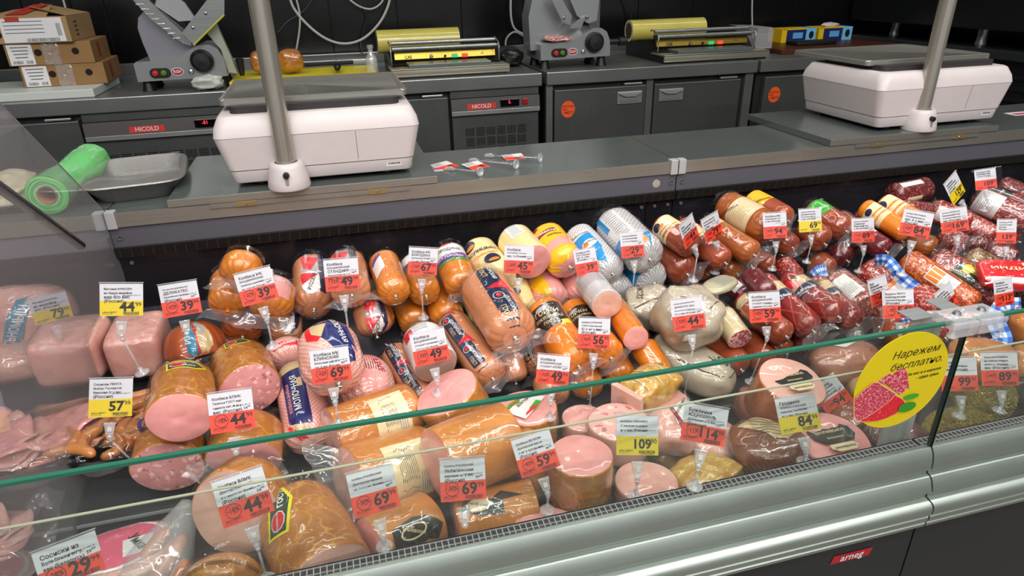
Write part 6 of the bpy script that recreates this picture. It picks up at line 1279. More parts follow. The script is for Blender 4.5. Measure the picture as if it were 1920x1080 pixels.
# slanted cut loaf and upright drums
sausage('y', (832, 738, .165, 'L'), (872, 800, .09, 'L'), 66, 'orange half loaf with slanting pink cut top, just above the glass edge', ends=('round', 'cut'), skin='n', face='p', name='sausage_loaf', film=True)
def drum(top, bot, rpx, label, skin, face, prints=(), texts=(), fl=True, name='sausage_loaf', sq=1):
    """a slice standing on its cut side: vertical axis"""
    T = W_(top); r = rpx*depth(T)/F; h = bot
    return sausage('z', T, T-Vector((0, 0, h)), rpx, label, ends=('cut', 'cut'), skin=skin, face=face, name=name, film=fl, prints=prints, texts=texts)
drum((1088, 860, .125, 'L'), .085, 64, 'upright drum of pink sausage with orange netted rim, right of the 59 tag', 'n', 'p')
def topdecal(root_z, T, r, items, txt, rs=1.0):
    T, r = NP[root_z.name][0], r/r*NP[root_z.name][1]*rs; S = lambda s, u, off: Vector((T.x+s*r, T.y+u*r, T.z+.0065+off)); inv = root_z.matrix_world.inverted(); first = None; k = 0
    for (kp, mt, *q) in items:
        k += 1; mb = MB(); o_ = .0002*k
        if kp == 'p': patch(mb, S, o_poly(q[0], 4), o_, 3)
        elif kp == 'e': patch(mb, S, o_ell(*q[:4]), o_, 3)
        elif kp == 'r': patch(mb, S, o_rect(*q[:4]), o_, 3)
        o = mb.make('label_print', MAT[mt], None, False); o.parent = first or root_z; o.matrix_parent_inverse = Matrix() if first else Matrix()
        o.data.transform(inv); first = first or o
    tm = {}
    for (t, x, y, sz, rot, mt, fw, *_b) in txt:
        mb = tm.setdefault(mt, MB()); put_text(mb, lambda s, u, off: Vector((T.x+s*r, T.y+u*r, T.z+.0065+off)), t, x, y, sz, math.radians(rot), .0002*k+.0006, bold=.02, fitw=fw)
    for mt, mb in tm.items(): o = mb.make('lettering', MAT[mt], None, False, fixn=False); o.parent = first or root_z; o.data.transform(inv)
T = pt(988, 778, .105, 'L'); r_ = 60*depth(T)/F
d = drum(T, .075, 60, 'upright pink drum with green and white leaflet on top, above the 59 tag', 'n', 'p')
topdecal(d, T, r_, [('p', 'white', [(-.75, -.25), (-.25, -.75), (.7, .25), (.2, .7)]), ('p', 'green', [(-.72, -.1), (-.6, .15), (-.15, .42), (-.2, .15)]), ('p', 'green', [(.0, -.25), (.35, .15), (.5, .05), (.15, -.4)]), ('p', 'red', [(-.2, -.6), (.3, -.2), (.2, -.1), (-.15, -.45)])], [('ДОКТОРСКАЯ', .05, .25, .2, 38, 'ink', 1.0), ('ВЕЛКОМ', -.3, .2, .15, 38, 'red', .6)])
drum((1035, 1035, .045, 'L'), .035, 70, 'pink slice with printed garnish low by the grille, under the upright drum', 'p2', 'p')
# mortadella, ham rounds
for (c, rp, h, lab, fc, sk) in (((1098, 792, .075, 'L'), 44, .05, 'mortadella round with large pink flecks, left one above the yellow 109 tag', 'mo', 'p2'), ((1155, 788, .10, 'L'), 62, .055, 'larger mortadella round with pale rind, behind the yellow 109 tag', 'mo', 'p2'), ((1215, 912, .055, 'L'), 62, .04, 'round of pink ham slices in film, below the yellow 109 tag', 'h', 'p2')):
    drum(c, h, rp, lab, sk, fc)
b, S = blob((1160, 868, .03, 'L'), (.12, .05, .03), 8, 'green printed sausage pack under the larger mortadella round', 'packet', 'green', 'meat_packet', sup=4, prints=[('r', 'white', -.55, 0, .3, 1.5)], texts=[('БЕЛАЯ', .2, .1, .5, 0, 'white', 1.0)])
# chicken roll, meat chunks
GOLD = casing('golden_crust', 'd9b45e', 'c08a2c', 40, .7, nstops=(.35, .6), crs=60)
b, S = blob((1218, 735, .085, 'L'), (.125, .075, .07), 25, 'golden crusted chicken roll tied with string, above the mortadella', 'meat', GOLD, 'chicken_roll', sup=3.2, lump=.18, prints=())
for k in range(3):
    m = MB().tube([S(-.6+.5*k, -.9+.18*j, .001) for j in range(11)], .0012, 5); o = m.make('string', STRING, None, True); o.parent = b
o = mesh_obj('cut_face', [Vector(p) for p in [(-.064, -.034, -.03), (-.064, .034, -.03), (-.066, .034, .022), (-.066, -.034, .022), (-.058, -.036, -.03), (-.058, .036, -.03), (-.058, .034, .026), (-.058, -.034, .026)]], [(0, 3, 2, 1), (0, 1, 5, 4), (1, 2, 6, 5), (2, 3, 7, 6), (3, 0, 4, 7)], PALE, b)
blob((1258, 790, .055, 'L'), (.085, .14, .075), -22, 'pale pink smoked meat slab with dark paper corner, left of the 114 tag', 'meat', 'h', 'meat_slab', sup=3.5, lump=.15, prints=[('p', 'white', [(.0, -.1), (.7, .35), (.8, -.3), (.2, -.75)]), ('p', 'mar', [(-.1, .0), (.1, -.1), (.6, -.95), (.35, -.9)])], texts=[('БУЖЕНИНА', .45, .0, .2, 60, 'ink', .8)])
blob((1330, 838, .055, 'L'), (.11, .11, .06), 20, 'pale vacuum packed meat half hidden behind the 114 tag', 'meat', 'p2', 'meat_slab', sup=2.6, lump=.12)
blob((1318, 892, .035, 'L'), (.13, .09, .06), 12, 'yellow crusted poultry piece in clear bag below the 114 tag', 'meat', GOLD, 'poultry_piece', lump=.2, flapn=2)
blob((1232, 850, .03, 'L'), (.05, .10, .05), 15, 'rough brown rind piece under the pale pink smoked slab', 'meat', casing('rind', 'b08a5e', '96714a', 40, .5), 'meat_slab', lump=.2)
# boiled ham rounds with black labels
def blacklab(): return [('p', 'black', [(-.75, .35), (-.55, .55), (-.4, .75), (.4, .75), (.5, .55), (.8, .3), (.78, -.1), (.55, -.35), (-.5, -.35), (-.75, -.05)]), ('r', 'red', -.02, .58, .5, .09), ('p', 'cream', [(-.45, -.42), (.4, -.42), (.5, -.6), (.3, -.78), (-.3, -.78), (-.5, -.6)])], [('БОРОВИЦКИЙ', 0, .2, .2, 180, 'cream', 1.1, .02), ('КАРБОНАД', 0, -.12, .13, 180, 'cream', .6, .02), ('РУБЛЁВСКИЙ', 0, -.6, .15, 180, 'ink', .75, .02)]
T = pt(1485, 722, .115, 'L'); r_ = 64*depth(T)/F
d = sausage('z', T, T+Vector((-.005, .02, -.075)), 66, 'wrapped round of ham with black label on top, behind the front 84 tag', cat='ham', ends=('cut', 'cut'), skin='ob', face='p2', name='ham_round', film=True)
it, tx = blacklab(); topdecal(d, T, r_, it, tx, .8)
T = pt(1552, 838, .045, 'L'); r_ = 72*depth(T)/F
d = sausage('z', T, T+Vector((0, .005, -.035)), 74, 'flat ham packet with black label by the grille, left of the yellow round sign', cat='ham', ends=('cut', 'cut'), skin='p2', face='p', name='ham_round', film=True)
it, tx = blacklab(); topdecal(d, T, r_, it, tx, .8)
blob((1432, 775, .045, 'L'), (.09, .13, .075), 8, 'smoked ham shank with rosy side in vacuum film, left of the 84 tag', 'ham', casing('rosy_smoked', 'b06a62', '8a4a30', 12, .6, nstops=(.45, .6)), 'ham_piece', lump=.15)
b, S = blob((1440, 842, .05, 'L'), (.125, .115, .07), -12, 'dark smoked brisket with cream leaf shaped sticker, by the grille', 'meat', casing('dark_smoked', '8a4a28', '5f3018', 14, .7), 'smoked_meat', lump=.14, prints=[('p', 'tan', [(-.75, .3), (-.3, .7), (.3, .65), (.65, .3), (.7, -.1), (.35, -.4), (.0, -.35), (-.2, -.1)])], film=True)
m = MB()
for k in range(6): m.tube([S(-.45+.18*j, .48-.14*k+.05*math.sin(j*1.7+k), .0035) for j in range(6)], .0005, 4)
o = m.make('line_drawing', BLACK, None); o.parent = b
blob((1585, 682, .085, 'L'), (.16, .09, .075), 6, 'brown ham loaf with white paper label, behind the top of the yellow sign', 'ham', casing('brown_ham', 'a8705a', '8f5a48', 12, .5), 'ham_loaf', lump=.07, prints=[('p', 'white', [(-.5, .55), (.35, .75), (.4, .1), (-.15, -.15)]), ('bars', 'ink', .05, .3, .5, .16)], film=True)
blob((1645, 745, .05, 'L'), (.13, .10, .08), 10, 'net wrapped pale poultry ham hidden behind the yellow sign', 'ham', casing('pale_poultry', 'c9a07a', 'b58a62', 20, .6), 'ham_piece', lump=.15)
blob((1610, 790, .04, 'L'), (.09, .07, .06), 0, 'small smoked piece below the sleeve of the 94 tag', 'meat', MC['dark_smoked'], 'smoked_meat', lump=.15)
blob((1672, 820, .04, 'L'), (.10, .09, .07), 15, 'crumpled film packed dark meat under the yellow sign', 'meat', casing('violet_meat', '6e4448', '553238', 18, .8), 'smoked_meat', lump=.15, flapn=1)
# right module front: gold foil hams
FOIL, ntf, bf = newmat('gold_foil'); inp(bf, Base_Color=hx('c9b45a'), Metallic=.95, Roughness=.22)
t_ = N(ntf, 'ShaderNodeTexVoronoi'); t_.inputs['Scale'].default_value = 90; nz2 = noisetex(ntf, 60, 4); L(ntf, mixc(ntf, .1, coords(ntf), nz2.outputs['Color']), t_.inputs['Vector'])
bp_ = N(ntf, 'ShaderNodeBump'); bp_.inputs['Strength'].default_value = 1; bp_.inputs['Distance'].default_value = .006; L(ntf, t_.outputs['Distance'], bp_.inputs['Height']); L(ntf, bp_.outputs[0], bf.inputs['Normal'])
blob((1845, 735, .065, 'L'), (.10, .13, .10), -25, 'egg shaped ham in crinkled gold foil, right of the glass post', 'ham', FOIL, 'foil_ham', lump=.08, film=False)
blob((1800, 800, .035, 'L'), (.14, .09, .06), 10, 'gold foil ham lying low at the foot of the glass post', 'ham', FOIL, 'foil_ham', lump=.1, film=False)
blob((1895, 775, .035, 'L'), (.12, .09, .06), -10, 'gold foil ham end at the right border below the 89 tag', 'ham', FOIL, 'foil_ham', lump=.1, film=False)
blob((1835, 680, .10, 'L'), (.13, .10, .07), 5, 'orange smoked poultry ham behind the right 89 tag', 'ham', casing('orange_poultry', 'c98a52', 'b5743c', 14, .6), 'ham_piece', lump=.12)
blob((1930, 690, .08, 'L'), (.10, .12, .09), 0, 'orange brown smoked ham at the right border behind the 89 tag', 'ham', MC['orange_poultry'], 'ham_piece', lump=.12)
blob((1925, 745, .06, 'L'), (.06, .08, .06), 0, 'black netted ham end at the right border', 'ham', plain('black_net', '1a1614', .3, bump=.8, bscale=150), 'ham_piece', lump=.1)
blob((1925, 618, .06), (.08, .07, .07), 0, 'pale orange sausage bundle at the right border above the glass', 'sausage', 'o', 'sausage_bundle', lump=.1)
# ---------------------------------------------------------------- left end: hams, trays, wieners
def slab(center, size, yaw, label, pitch=0, mat='h', name='ham_block', fl=True, roll=0): return blob(center, size, yaw, label, 'ham', mat, name, sup=6, lump=.035, film=fl, pitch=pitch, roll=roll)
slab((256, 645, .045), (.098, .12, .092), 0, 'square pink ham block with rounded corners under the yellow 44 tag', pitch=4)
slab((140, 660, .05), (.12, .12, .095), -4, 'square ham block in place of a side pane reflection', pitch=4)  # solid block standing in for the ham mirrored in the pane
b, S = blob((40, 600, .06), (.20, .14, .12), -5, 'big film wrapped ham with teal lettered ribbon behind the side pane', 'ham', 'h', 'wrapped_ham', lump=.08, prints=[('Fp', 'teal', [(-.2, -.9), (.25, .9), (.6, .9), (.15, -.9)])], texts=[('ЦЕЛЬНОМЫШ', .2, .0, .26, 70, 'white', 1.6, .02, 'F')])
blob((30, 690, .03), (.16, .10, .06), -5, 'orange tinted wrapped ham slab below the teal ribbon ham', 'ham', 'pl', 'wrapped_ham', lump=.08)
sausage('v', (372, 678, .06), (350, 600, .07), 60, 'stout glossy brown sausage with teal and cream band, knotted, left of the netted loaves', skin='b', knot='clip', cap=1.0, name='sausage_loaf', prints=[('p', 'teal', [(-.5, 1.2), (.1, 1.2), (.05, -.6), (-.25, -.3)]), ('p', 'tan', [(.1, 1.2), (.75, 1.2), (.55, -.2), (.1, -.6)]), ('r', 'red', .08, .25, .06, 1.7), ('p', 'silver', [(.2, .6), (.5, .8), (.45, .3), (.25, .2)])], texts=[('ИНД', -.2, .3, .3, 90, 'white', .6)])
def meat_tray(center, size, yaw, label, slices, flm=True, pitch=0):
    C = W_(center); root = empty('meat_tray', mtx=Matrix.Translation(C) @ Matrix.Rotation(math.radians(yaw), 4, 'Z') @ Matrix.Rotation(math.radians(pitch), 4, 'X'), label=label, cat='tray'); w_, d_, h_ = size
    rr = []
    def rg(a, b, z): return [(a*math.copysign(abs(math.cos(t))**.35, math.cos(t)), b*math.copysign(abs(math.sin(t))**.35, math.sin(t)), z) for t in [2*PI*i/40 for i in range(40)]]
    rings = [rg(w_*.42, d_*.42, 0), rg(w_*.48, d_*.48, h_*.85), rg(w_*.5, d_*.5, h_), rg(w_*.5, d_*.5, h_*.94), rg(w_*.47, d_*.47, h_*.9), rg(w_*.41, d_*.41, h_*.1)]
    vs = [p for r in rings for p in r]; fs = []
    for j in range(5):
        for i in range(40): k = (i+1) % 40; fs.append((j*40+i, j*40+k, (j+1)*40+k, (j+1)*40+i))
    fs.append(tuple(range(40))[::-1]); fs.append(tuple(200+i for i in range(40)))
    MB().add(vs, fs).make('tray', plain('black_foam', '1c1a1c', .35), root, 'auto')
    slices(root, w_, d_, h_)
    if flm:
        fn = lambda a, b: Vector(((a-.5)*w_*1.0, (b-.5)*d_*1.0, h_+.022*math.sin(PI*a)**.5*math.sin(PI*b)**.5+.002))
        sheet(fn, 40, 28, 3, .0025, 'wrap_film', root, FILM)
        fn = lambda a, b: Vector((math.cos(a*2*PI)*w_*.505, math.sin(a*2*PI)*d_*.505, h_*(1-b)))
        sheet(fn, 60, 6, 5, .004, 'wrap_skirt', root, FILM2)
    return root
def slices1(root, w_, d_, h_):
    rv = random.Random(int(w_*1000))
    for k in range(9):
        x = rv.uniform(-.22, .22)*w_; y = rv.uniform(-.2, .2)*d_; rot = rv.uniform(0, 180); n = 30; c, s_ = math.cos(math.radians(rot)), math.sin(math.radians(rot)); vs = []; fs = []
        for t in (0, 1):
            vs.append(Vector((x, y, h_*.55+.0045*k-t*.004)))
            for j in range(1, 7):
                for i in range(n):
                    a = 2*PI*i/n; q = j/6*(1+.09*math.sin(2*a+k)+.05*math.sin(5*a+k*2)); X, Y = .33*w_*q*math.cos(a), .24*d_*q*math.sin(a)
                    vs.append(Vector((x+X*c-Y*s_, y+X*s_+Y*c, h_*.55+.0045*k+.006*math.sin(X*60+k)*(j/6)+.004*math.sin(a*4+k)*(j/6)**2-t*.004)))
        m_ = 1+6*n
        for t in (0, 1):
            o_ = t*m_
            for i in range(n): fs.append((o_, o_+1+i, o_+1+(i+1) % n))
            for j in range(5):
                for i in range(n): a = o_+1+j*n+i; b = o_+1+j*n+(i+1) % n; fs.append((a, a+n, b+n, b))
        for i in range(n): a = 1+5*n+i; b = 1+5*n+(i+1) % n; fs.append((a, a+m_, b+m_, b))
        mesh_obj('ham_slice', vs, fs, MAT['h' if k % 2 else 'p'], root, True)
meat_tray((72, 850, .03, 'L'), (.225, .185, .035), 12, 'film wrapped black tray of pink ham slices behind the glass, at the left border', slices1)
def wieners(root, w_, d_, h_):
    rv = random.Random(5)
    for k in range(17):
        a = rv.uniform(-.6, .6)+k*.35; x, y = rv.uniform(-.045, .045), rv.uniform(-.075, .075); z = h_*.5+.008+.008*(k % 3)
        p = [Vector((x+math.cos(a)*t*.042-math.sin(a)*.018*t*t, y+math.sin(a)*t*.032+math.cos(a)*.016*t*t, z)) for t in (-1, -.92, -.75, -.4, 0, .4, .75, .92, 1)]
        MB().tube(p, [.003, .0065, .009, .0098, .0098, .0098, .009, .0065, .003], 12).make('wiener', casing('wiener', 'd08a4c', 'c0763c', 20, .4), root, True)
meat_tray((228, 820, .03, 'L'), (.135, .20, .028), -8, 'film wrapped tray of small orange wieners below the yellow 57 tag', wieners)
b = empty('round_sticker', L_(272, 795, .08), label='small dark blue round sticker with orange mark on the wiener tray film', cat='sticker')
m = MB(); m.lathe([(.001, .0008), (.012, .0006), (.0125, 0)], 24, Matrix.Rotation(.7, 4, 'X'), cap=False); m.make('sticker_disc', plain('sticker_blue', '28246a', .3), b); m = MB(); ringp(m, lambda s, u, off: Vector((s, u*.76-off*.6, u*.64+off*.76)), 0.001, 0, .006, .0022, .0012); m.make('sticker_ring', MAT['or_'], b)
# bag of long wieners at bottom left
b = empty('wiener_bag', L_(310, 1010, .03), label='clear bag of long pink wieners at the lower left, beside the beige faced loaf', cat='bag')
o0 = L_(310, 1010, .03)
ends_ = [((318, 990, .07), (225, 1125, .02)), ((350, 1003, .075), (258, 1150, .02)), ((352, 1050, .06), (305, 1160, .02))]
for p, q in ends_:
    A_, B_ = L_(*p)-o0, L_(*q)-o0; MB().tube([A_.lerp(B_, t)+Vector((0, 0, .006*math.sin(PI*t))) for t in (0, .03, .08, .25, .5, .75, .92, .97, 1)], [.003, .007, .0105, .0122, .0125, .0122, .0105, .007, .003], 14).make('wiener', casing('pink_wiener', 'c47c55', 'b56a45', 20, .5), b, True)
A_, B_ = L_(356, 940, .09)-o0, L_(262, 1130, .03)-o0; sd = (B_-A_).normalized().cross(Vector((0, 0, 1))).normalized(); upv = sd.cross(B_-A_).normalized()
if upv.z < 0: upv = -upv
fn = lambda a, t: A_.lerp(B_, t)+sd*(math.cos(a*2*PI)*(.014+.036*min(1, t*1.6)))+upv*(math.sin(a*2*PI)*(.006+.028*min(1, t*2)))
sheet(fn, 30, 24, 9, .0035, 'bag_film', b, film_mat('wiener_film', base=.12, amt=1.0, scale=50, milky=.20, rough=.12))
b, S = blob((215, 1055, .025, 'L'), (.16, .12, .035), 12, 'flat pack with pink scalloped label and white sticker at the bottom left', 'packet', 'p2', 'meat_packet', sup=3, prints=[('e', 'white', .1, .1, .85, .8), ('e', casing('hot_pink_print', 'e0607e', amt=.1), .1, .1, .78, .72), ('r', 'white', .45, -.1, .5, .6)], texts=[('Умка', .45, .0, .3, -70, 'ink', .6, .02)])
meat_tray((-15, 1035, .03, 'L'), (.14, .14, .035), 5, 'film wrapped tray of pink meat cut by the lower left corner', slices1)
b = empty('film_tail', L_(60, 985, .02), label='crumpled strip of clear film hanging from the ham slice tray', cat='film'); 
q0 = L_(95, 915, .03)-L_(60, 985, .02); q1 = L_(60, 1060, .03)-L_(60, 985, .02)
sheet(lambda s, t: q0.lerp(q1, t)+Vector(((s-.5)*.05, 0, .008*math.sin(s*6+t*5))), 12, 24, 11, .007, 'film_strip', b, FILM2)
# ---------------------------------------------------------------- promotional round sticker on the glass
cp_ = P(1690, 712, y=.6228); rx = .068; ry = .079
b = empty('promo_sign', cp_, label='round yellow promotional sign with salami slices, stuck to the front glass', cat='sign')
CTR = cp_; c1, c2 = P(1603, 735, y=.6228), P(1779, 690, y=.6228); c3, c4 = P(1700, 627, y=.6228), P(1672, 800, y=.6228)
ax = (c2-c1).length/2*.985; az = (c3-c4).length/2*.99; CTR = (P(1604, 760, y=.6228)+P(1779, 660, y=.6228))/2; CTR = (c3+c4)/2*.5+(c1+c2)/2*.5
b.location = CTR
S = lambda s, u, off: Vector((s*ax, -.0002-off, u*ax))
asr = az/ax
m = MB(); n = 64
m.add([S(1.0*math.cos(2*PI*i/n), asr*math.sin(2*PI*i/n), -.0002) for i in range(n)]+[S(1.0*math.cos(2*PI*i/n), asr*math.sin(2*PI*i/n), .0006) for i in range(n)], [tuple(range(n)), tuple(range(n, 2*n))[::-1]]+[(i, (i+1) % n, n+(i+1) % n, n+i) for i in range(n)])
disc = m.make('sign_disc', plain('sign_yellow', 'd2bd0c', .4), b)
SALP2 = casing('printed_salami', 'b4243e', 'dd98a2', 330, 0, nstops=(.50, .60)); SALR = casing('printed_salami_red', 'cc1c2c', 'e08a8a', 300, 0, nstops=(.60, .70))
def flat(nm, outl, mt, off): m = MB(); patch(m, S, outl, off, 3); return m.make(nm, mt, disc, fixn=False)
RIM = plain('printed_rim', 'e8b888', .5)
def arcpts(cx, cy, rx_, ry_, a0, a1, n=14): return [(cx+rx_*math.cos(math.radians(a0+(a1-a0)*i/n)), cy+ry_*math.sin(math.radians(a0+(a1-a0)*i/n))) for i in range(n+1)]
def rim(pts, k=1.04):
    cx = sum(p[0] for p in pts)/len(pts); cy = sum(p[1] for p in pts)/len(pts); return [(cx+(x-cx)*k, cy+(y-cy)*k) for x, y in pts]
_s3 = [(-.26, .17), (-.12, .26), (-.03, .27), (.05, .19), (.14, .0), (.23, -.23), (.10, -.20), (-.10, .02)]
_s2 = [(-.55, .06), (-.42, .17), (-.33, .20), (-.22, .15), (-.08, .0), (.14, -.25), (.04, -.32), (-.12, -.20), (-.35, -.02)]
_s4 = [(-.83, -.72), (-.60, -.80), (-.35, -.83), (-.15, -.81), (.05, -.75), (.22, -.64), (.20, -.52), (.10, -.42), (-.08, -.31), (-.45, -.50)]
_s1 = [(-1.0, -.21), (-.84, -.05), (-.66, .08), (-.56, .06), (-.40, -.06), (-.08, -.27), (-.20, -.42), (-.40, -.56), (-.62, -.68), (-.83, -.73), (-.90, -.62), (-.96, -.42)]
for k_, (pp_, mm_) in enumerate(((_s3, SALP2), (_s2, SALP2), (_s4, SALR), (_s1, SALP2))):
    q_ = [(x*.98, y+.03) for x, y in pp_]
    flat('printed_slice', rim(q_, 1.05), RIM, .0010+k_*.0005); flat('printed_slice', q_, mm_, .0012+k_*.0005)
flat('printed_leaf', o_ell(.27, -.60, .20, .11, 24, 0), plain('leaf_green', '2f8a1a', .5), .0032)
flat('printed_leaf', o_ell(.30, -.37, .17, .06, 24, 0), plain('leaf_green2', '3c9a24', .5), .0034)
m = MB(); SI_ = plain('sign_ink', '2e2a10', .5)
put_text(m, S, 'Нарежем', .16, .60, .32, .03, .001, shear=.25, bold=0, fitw=1.02); put_text(m, S, 'бесплатно.', .24, .35, .32, .03, .001, shear=.25, fitw=1.12); put_text(m, S, 'На вес и в нарезке', .47, .13, .11, .03, .001, shear=.2, bold=.015, fitw=.74); put_text(m, S, '- одна цена.', .58, .02, .11, .03, .001, shear=.2, bold=.015, fitw=.5)
m.make('lettering', SI_, disc, fixn=False)
# ================================================================ PRICE TAGS
def T(*a, **k): ptag(*a, **k)
T(228, 562, 71, 0, '44', '99', 'Y', ['Ветчина МИКОЯН', 'из бедра индейки', 'вар б/о вес', '(Россия)'], 'yellow price tag reading 44 above the square ham block', asp=.85, rod=.07, rodx=.15)
T(338, 561, 66, 9, '39', '99', 'R', ['Ветчина ВЛАДИМИРСКИЙ', 'ДЕЛИКАТЕС', 'Европейская кат. Б вес', '(Россия)'], 'red price tag reading 39, left of the orange sausages, above the teal banded one', disc='-27%', old='54⁹⁹', rod=0)
T(481, 537, 66, 15, '39', '99', 'R', ['Колбаса МК', 'ВЛАДИМИРСКИЙ', 'Любительская ГОСТ', 'кат. А в/у вес (Россия)'], 'red price tag reading 39, tilted, before the stacked orange sausages', disc='-27%', old='54⁹⁹', rod=.05)
T(641, 515, 63, 5, '49', '99', 'R', ['Колбаса', 'ВЛАДИМИРСКИЙ', 'СТАНДАРТ', 'Классическая кат. А б', 'вес (Россия)'], 'red price tag reading 49 in the back row, before the red and silver wrapped sausages', disc='-33%', old='74⁹⁹', rod=.06)
T(793, 490, 54, -3, '67', '99', 'R', ['Колбаса МК', 'БОРОДИНА', 'Докторская б о кат.', 'А у вес (Россия)'], 'red price tag reading 67 in the back row', disc='-22%', old='86⁹⁹', rod=.06, w=.058)
T(973, 487, 56, -2, '45', '99', 'R', ['Колбаса', 'МАСЛИЦЫНО с молоком', 'вар. 1к (Россия)'], 'red price tag reading 45 before the cut cream sausage', disc='-23%', old='59⁹⁹', rod=.05)
T(1099, 491, 42, 10, '39', '99', 'R', ['Колбаса МК', 'МАСЛ Вареная', 'кат. Б у вес', '(Россия)'], 'red price tag reading 39 beside the yellow banded sausage', disc='-30%', old='57⁹⁹', rod=.05, asp=1.15)
T(1185, 459, 43, 6, '29', '99', 'R', ['Колбаса Вареная', 'по Купеческий', 'кат в вес (Беларусь)'], 'red price tag reading 29 before the largest white sausage', disc='-25%', old='39⁹⁹', rod=.06, asp=1.1, w=.055)
T(1292, 434, 50, 25, '44', '99', 'R', ['Кол.', 'Краковская', 'Классика', 'полукоп вес'], 'narrow sideways red price tag reading 44 right of the white sausages', disc='-25%', old='59⁹⁹', yaw=29, asp=.95, rod=.06, w=.058, lean=15)
T(1335, 426, 48, 20, '79', '99', 'R', ['Колбаса МИКОЯН', 'Краковская п/к', 'у вес', '(Россия)'], 'sideways red price tag reading 79 left of the golden brown sausages', disc='-20%', old='99⁹⁹', yaw=19, asp=.95, rod=.05, w=.058, lean=15)
T(1453, 423, 43, 4, '94', '99', 'R', ['Колбаса МК', 'Краковская п/к', 'у вес (Россия)'], 'red price tag reading 94 over the golden brown sausages', disc='-20%', old='118⁹⁹', rod=.05, asp=1.1)
T(1519, 413, 41, 4, '69', '99', 'Y', ['Сервелат ВЯЗАНКА', 'Деликатесный', 'Классический п/к', 'у вес (Россия)'], 'yellow price tag reading 69 in the back row near the green label', rod=.05, asp=1.05)
T(1618, 432, 40, 3, '89', '99', 'R', ['Колбаса МИКОЯН', 'Сервелат', 'Финский в/к', 'у вес (Россия)'], 'red price tag reading 89 in the back row by the cherry red sausages', disc='-21%', old='114⁹⁹', rod=.05, asp=1.12)
T(1718, 420, 53, -11, '84', '99', 'R', ['Колбаса МАСЛИЦЫНО', 'П/к Краковская кл.', 'кат. А у вес', '(Россия)'], 'red price tag reading 84, tilted right side down, before the navy emblem sausages', disc='-22%', old='108⁹⁹', rod=.05, asp=.92)
T(1789, 413, 47, 9, '169', '90', 'R', ['Колбаса РУБЛЁВСКИЙ', 'Брауншвейгская', 'Сырокопченая с/к', 'вес (Россия)'], 'red price tag reading 169 in the right back', disc='-22%', old='219', rod=.05, asp=.95)
T(1790, 353, 46, 36, '129', '90', 'Y', ['Колбаса', 'Сырокопченая', 'МИКОЯН с/к у вес', '(Россия)'], 'yellow price tag reading 129 turned sideways beside the cut salami', yaw=13, asp=1.0, rod=.03, w=.058)
T(1848, 336, 36, 8, '109', '90', 'R', ['Колбаса МК', 'Рублёвский', 'с/к вес (Россия)'], 'red price tag reading 109, highest at the right back', rod=.03, asp=1.05, extra_right=True)
T(1887, 434, 33, 0, '139', '90', 'R', ['Колбаса РЭЙ', 'Сырокопченая', 'в/у вес', 'Россия'], 'red price tag reading 139 near the right border', rod=.03, asp=1.35, w=.05)
T(1648, 546, 50, 15, '49', '99', 'R', ['Кол.', 'Вареная', 'Сальчичон', 'Элитный п/к', 'вес (Россия)'], 'sideways shaded red price tag reading 49, left of the 54 tag', disc='-30%', yaw=10, asp=1.0, rod=.04, w=.058)
T(1684, 570, 55, 3, '54', '99', 'R', ['Колбаса ЛЕНТА', 'Классическая', 'Сальчичон б/о вес', '(Россия)'], 'red price tag reading 54 left of the glass post', disc='- 5%', old='57⁹⁹', rod=.05, asp=.98)
T(1775, 562, 50, 30, '79', '99', 'R', ['Колбаса', 'Сальчичон', 'Слобода п/к', 'вес (Россия)'], 'sideways price tag peeping out above the glass clip', yaw=10, asp=1.0, rod=.03, w=.058)
T(1882, 548, 46, 8, '113', '90', 'R', ['Колбаса', 'МИКОЯН Сальчичон', 'сырокоп. вес', '(Россия)'], 'red price tag reading 113 at the right border before the reddish salami', yaw=2, disc='-20%', rod=.04, asp=1.1, w=.058)
T(1434, 576, 57, 4, '59', '99', 'R', ['Колбаса', 'ВЛАДИМИРСКИЙ', 'СТАНДАРТ Армавирс.', 'Сервелат п/к у вес', '(Россия)'], 'red price tag reading 59 among the red brown sausages', disc='-20%', old='74⁹⁹', rod=.10, asp=.98, rodx=-.15)
T(1290, 589, 60, 8, '44', '99', 'R', ['Колбаса ВЛАДИМИРСКИЙ', 'ДЕЛИКАТЕС Дом.', 'Классическая вареная кат.', 'Б о у вес (Россия)'], 'red price tag reading 44 leaning before the beige cloth bags', disc='-25%', old='59⁹⁹', rod=.12, asp=1.0)
T(1114, 625, 60, -2, '56', '99', 'R', ['Колбаса БЛИЖНИЕ', 'ГОРКИ Докторская', 'б/ о м/ у вес', '(Россия)'], 'red price tag reading 56 over the bright orange sausages', disc='-36%', old='89⁹⁹', rod=.10, asp=.95)
T(806, 651, 66, 12, '49', '99', 'R', ['Колбаса', 'ВЛАДИМИРСКИЙ', 'СТАНДАРТ Докторская', 'ГОСТ в/ о вес (Россия)'], 'tilted red price tag reading 49 before the cut pale face in the centre', disc='-33%', old='74⁹⁹', rod=.02)
T(620, 685, 71, 7, '69', '99', 'R', ['Колбаса МК', 'КЛИНСКИЙ', 'Молочная вар п/ о', 'кат. Б вес (Россия)'], 'red price tag reading 69 before the fat pink mesh loaf', disc='-22%', old='89⁹⁹', rod=.04, asp=.9)
T(1037, 693, 62, -5, '49', '99', 'R', ['Колбаса', 'ВЛАДИМИРСКИЙ', 'СТАНДАРТ Русская', 'ГОСТ м/ у вес (Россия)'], 'red price tag reading 49 at the glass edge, left of the orange tied end', disc='-33%', old='74⁹⁹', rod=.03, asp=.86)
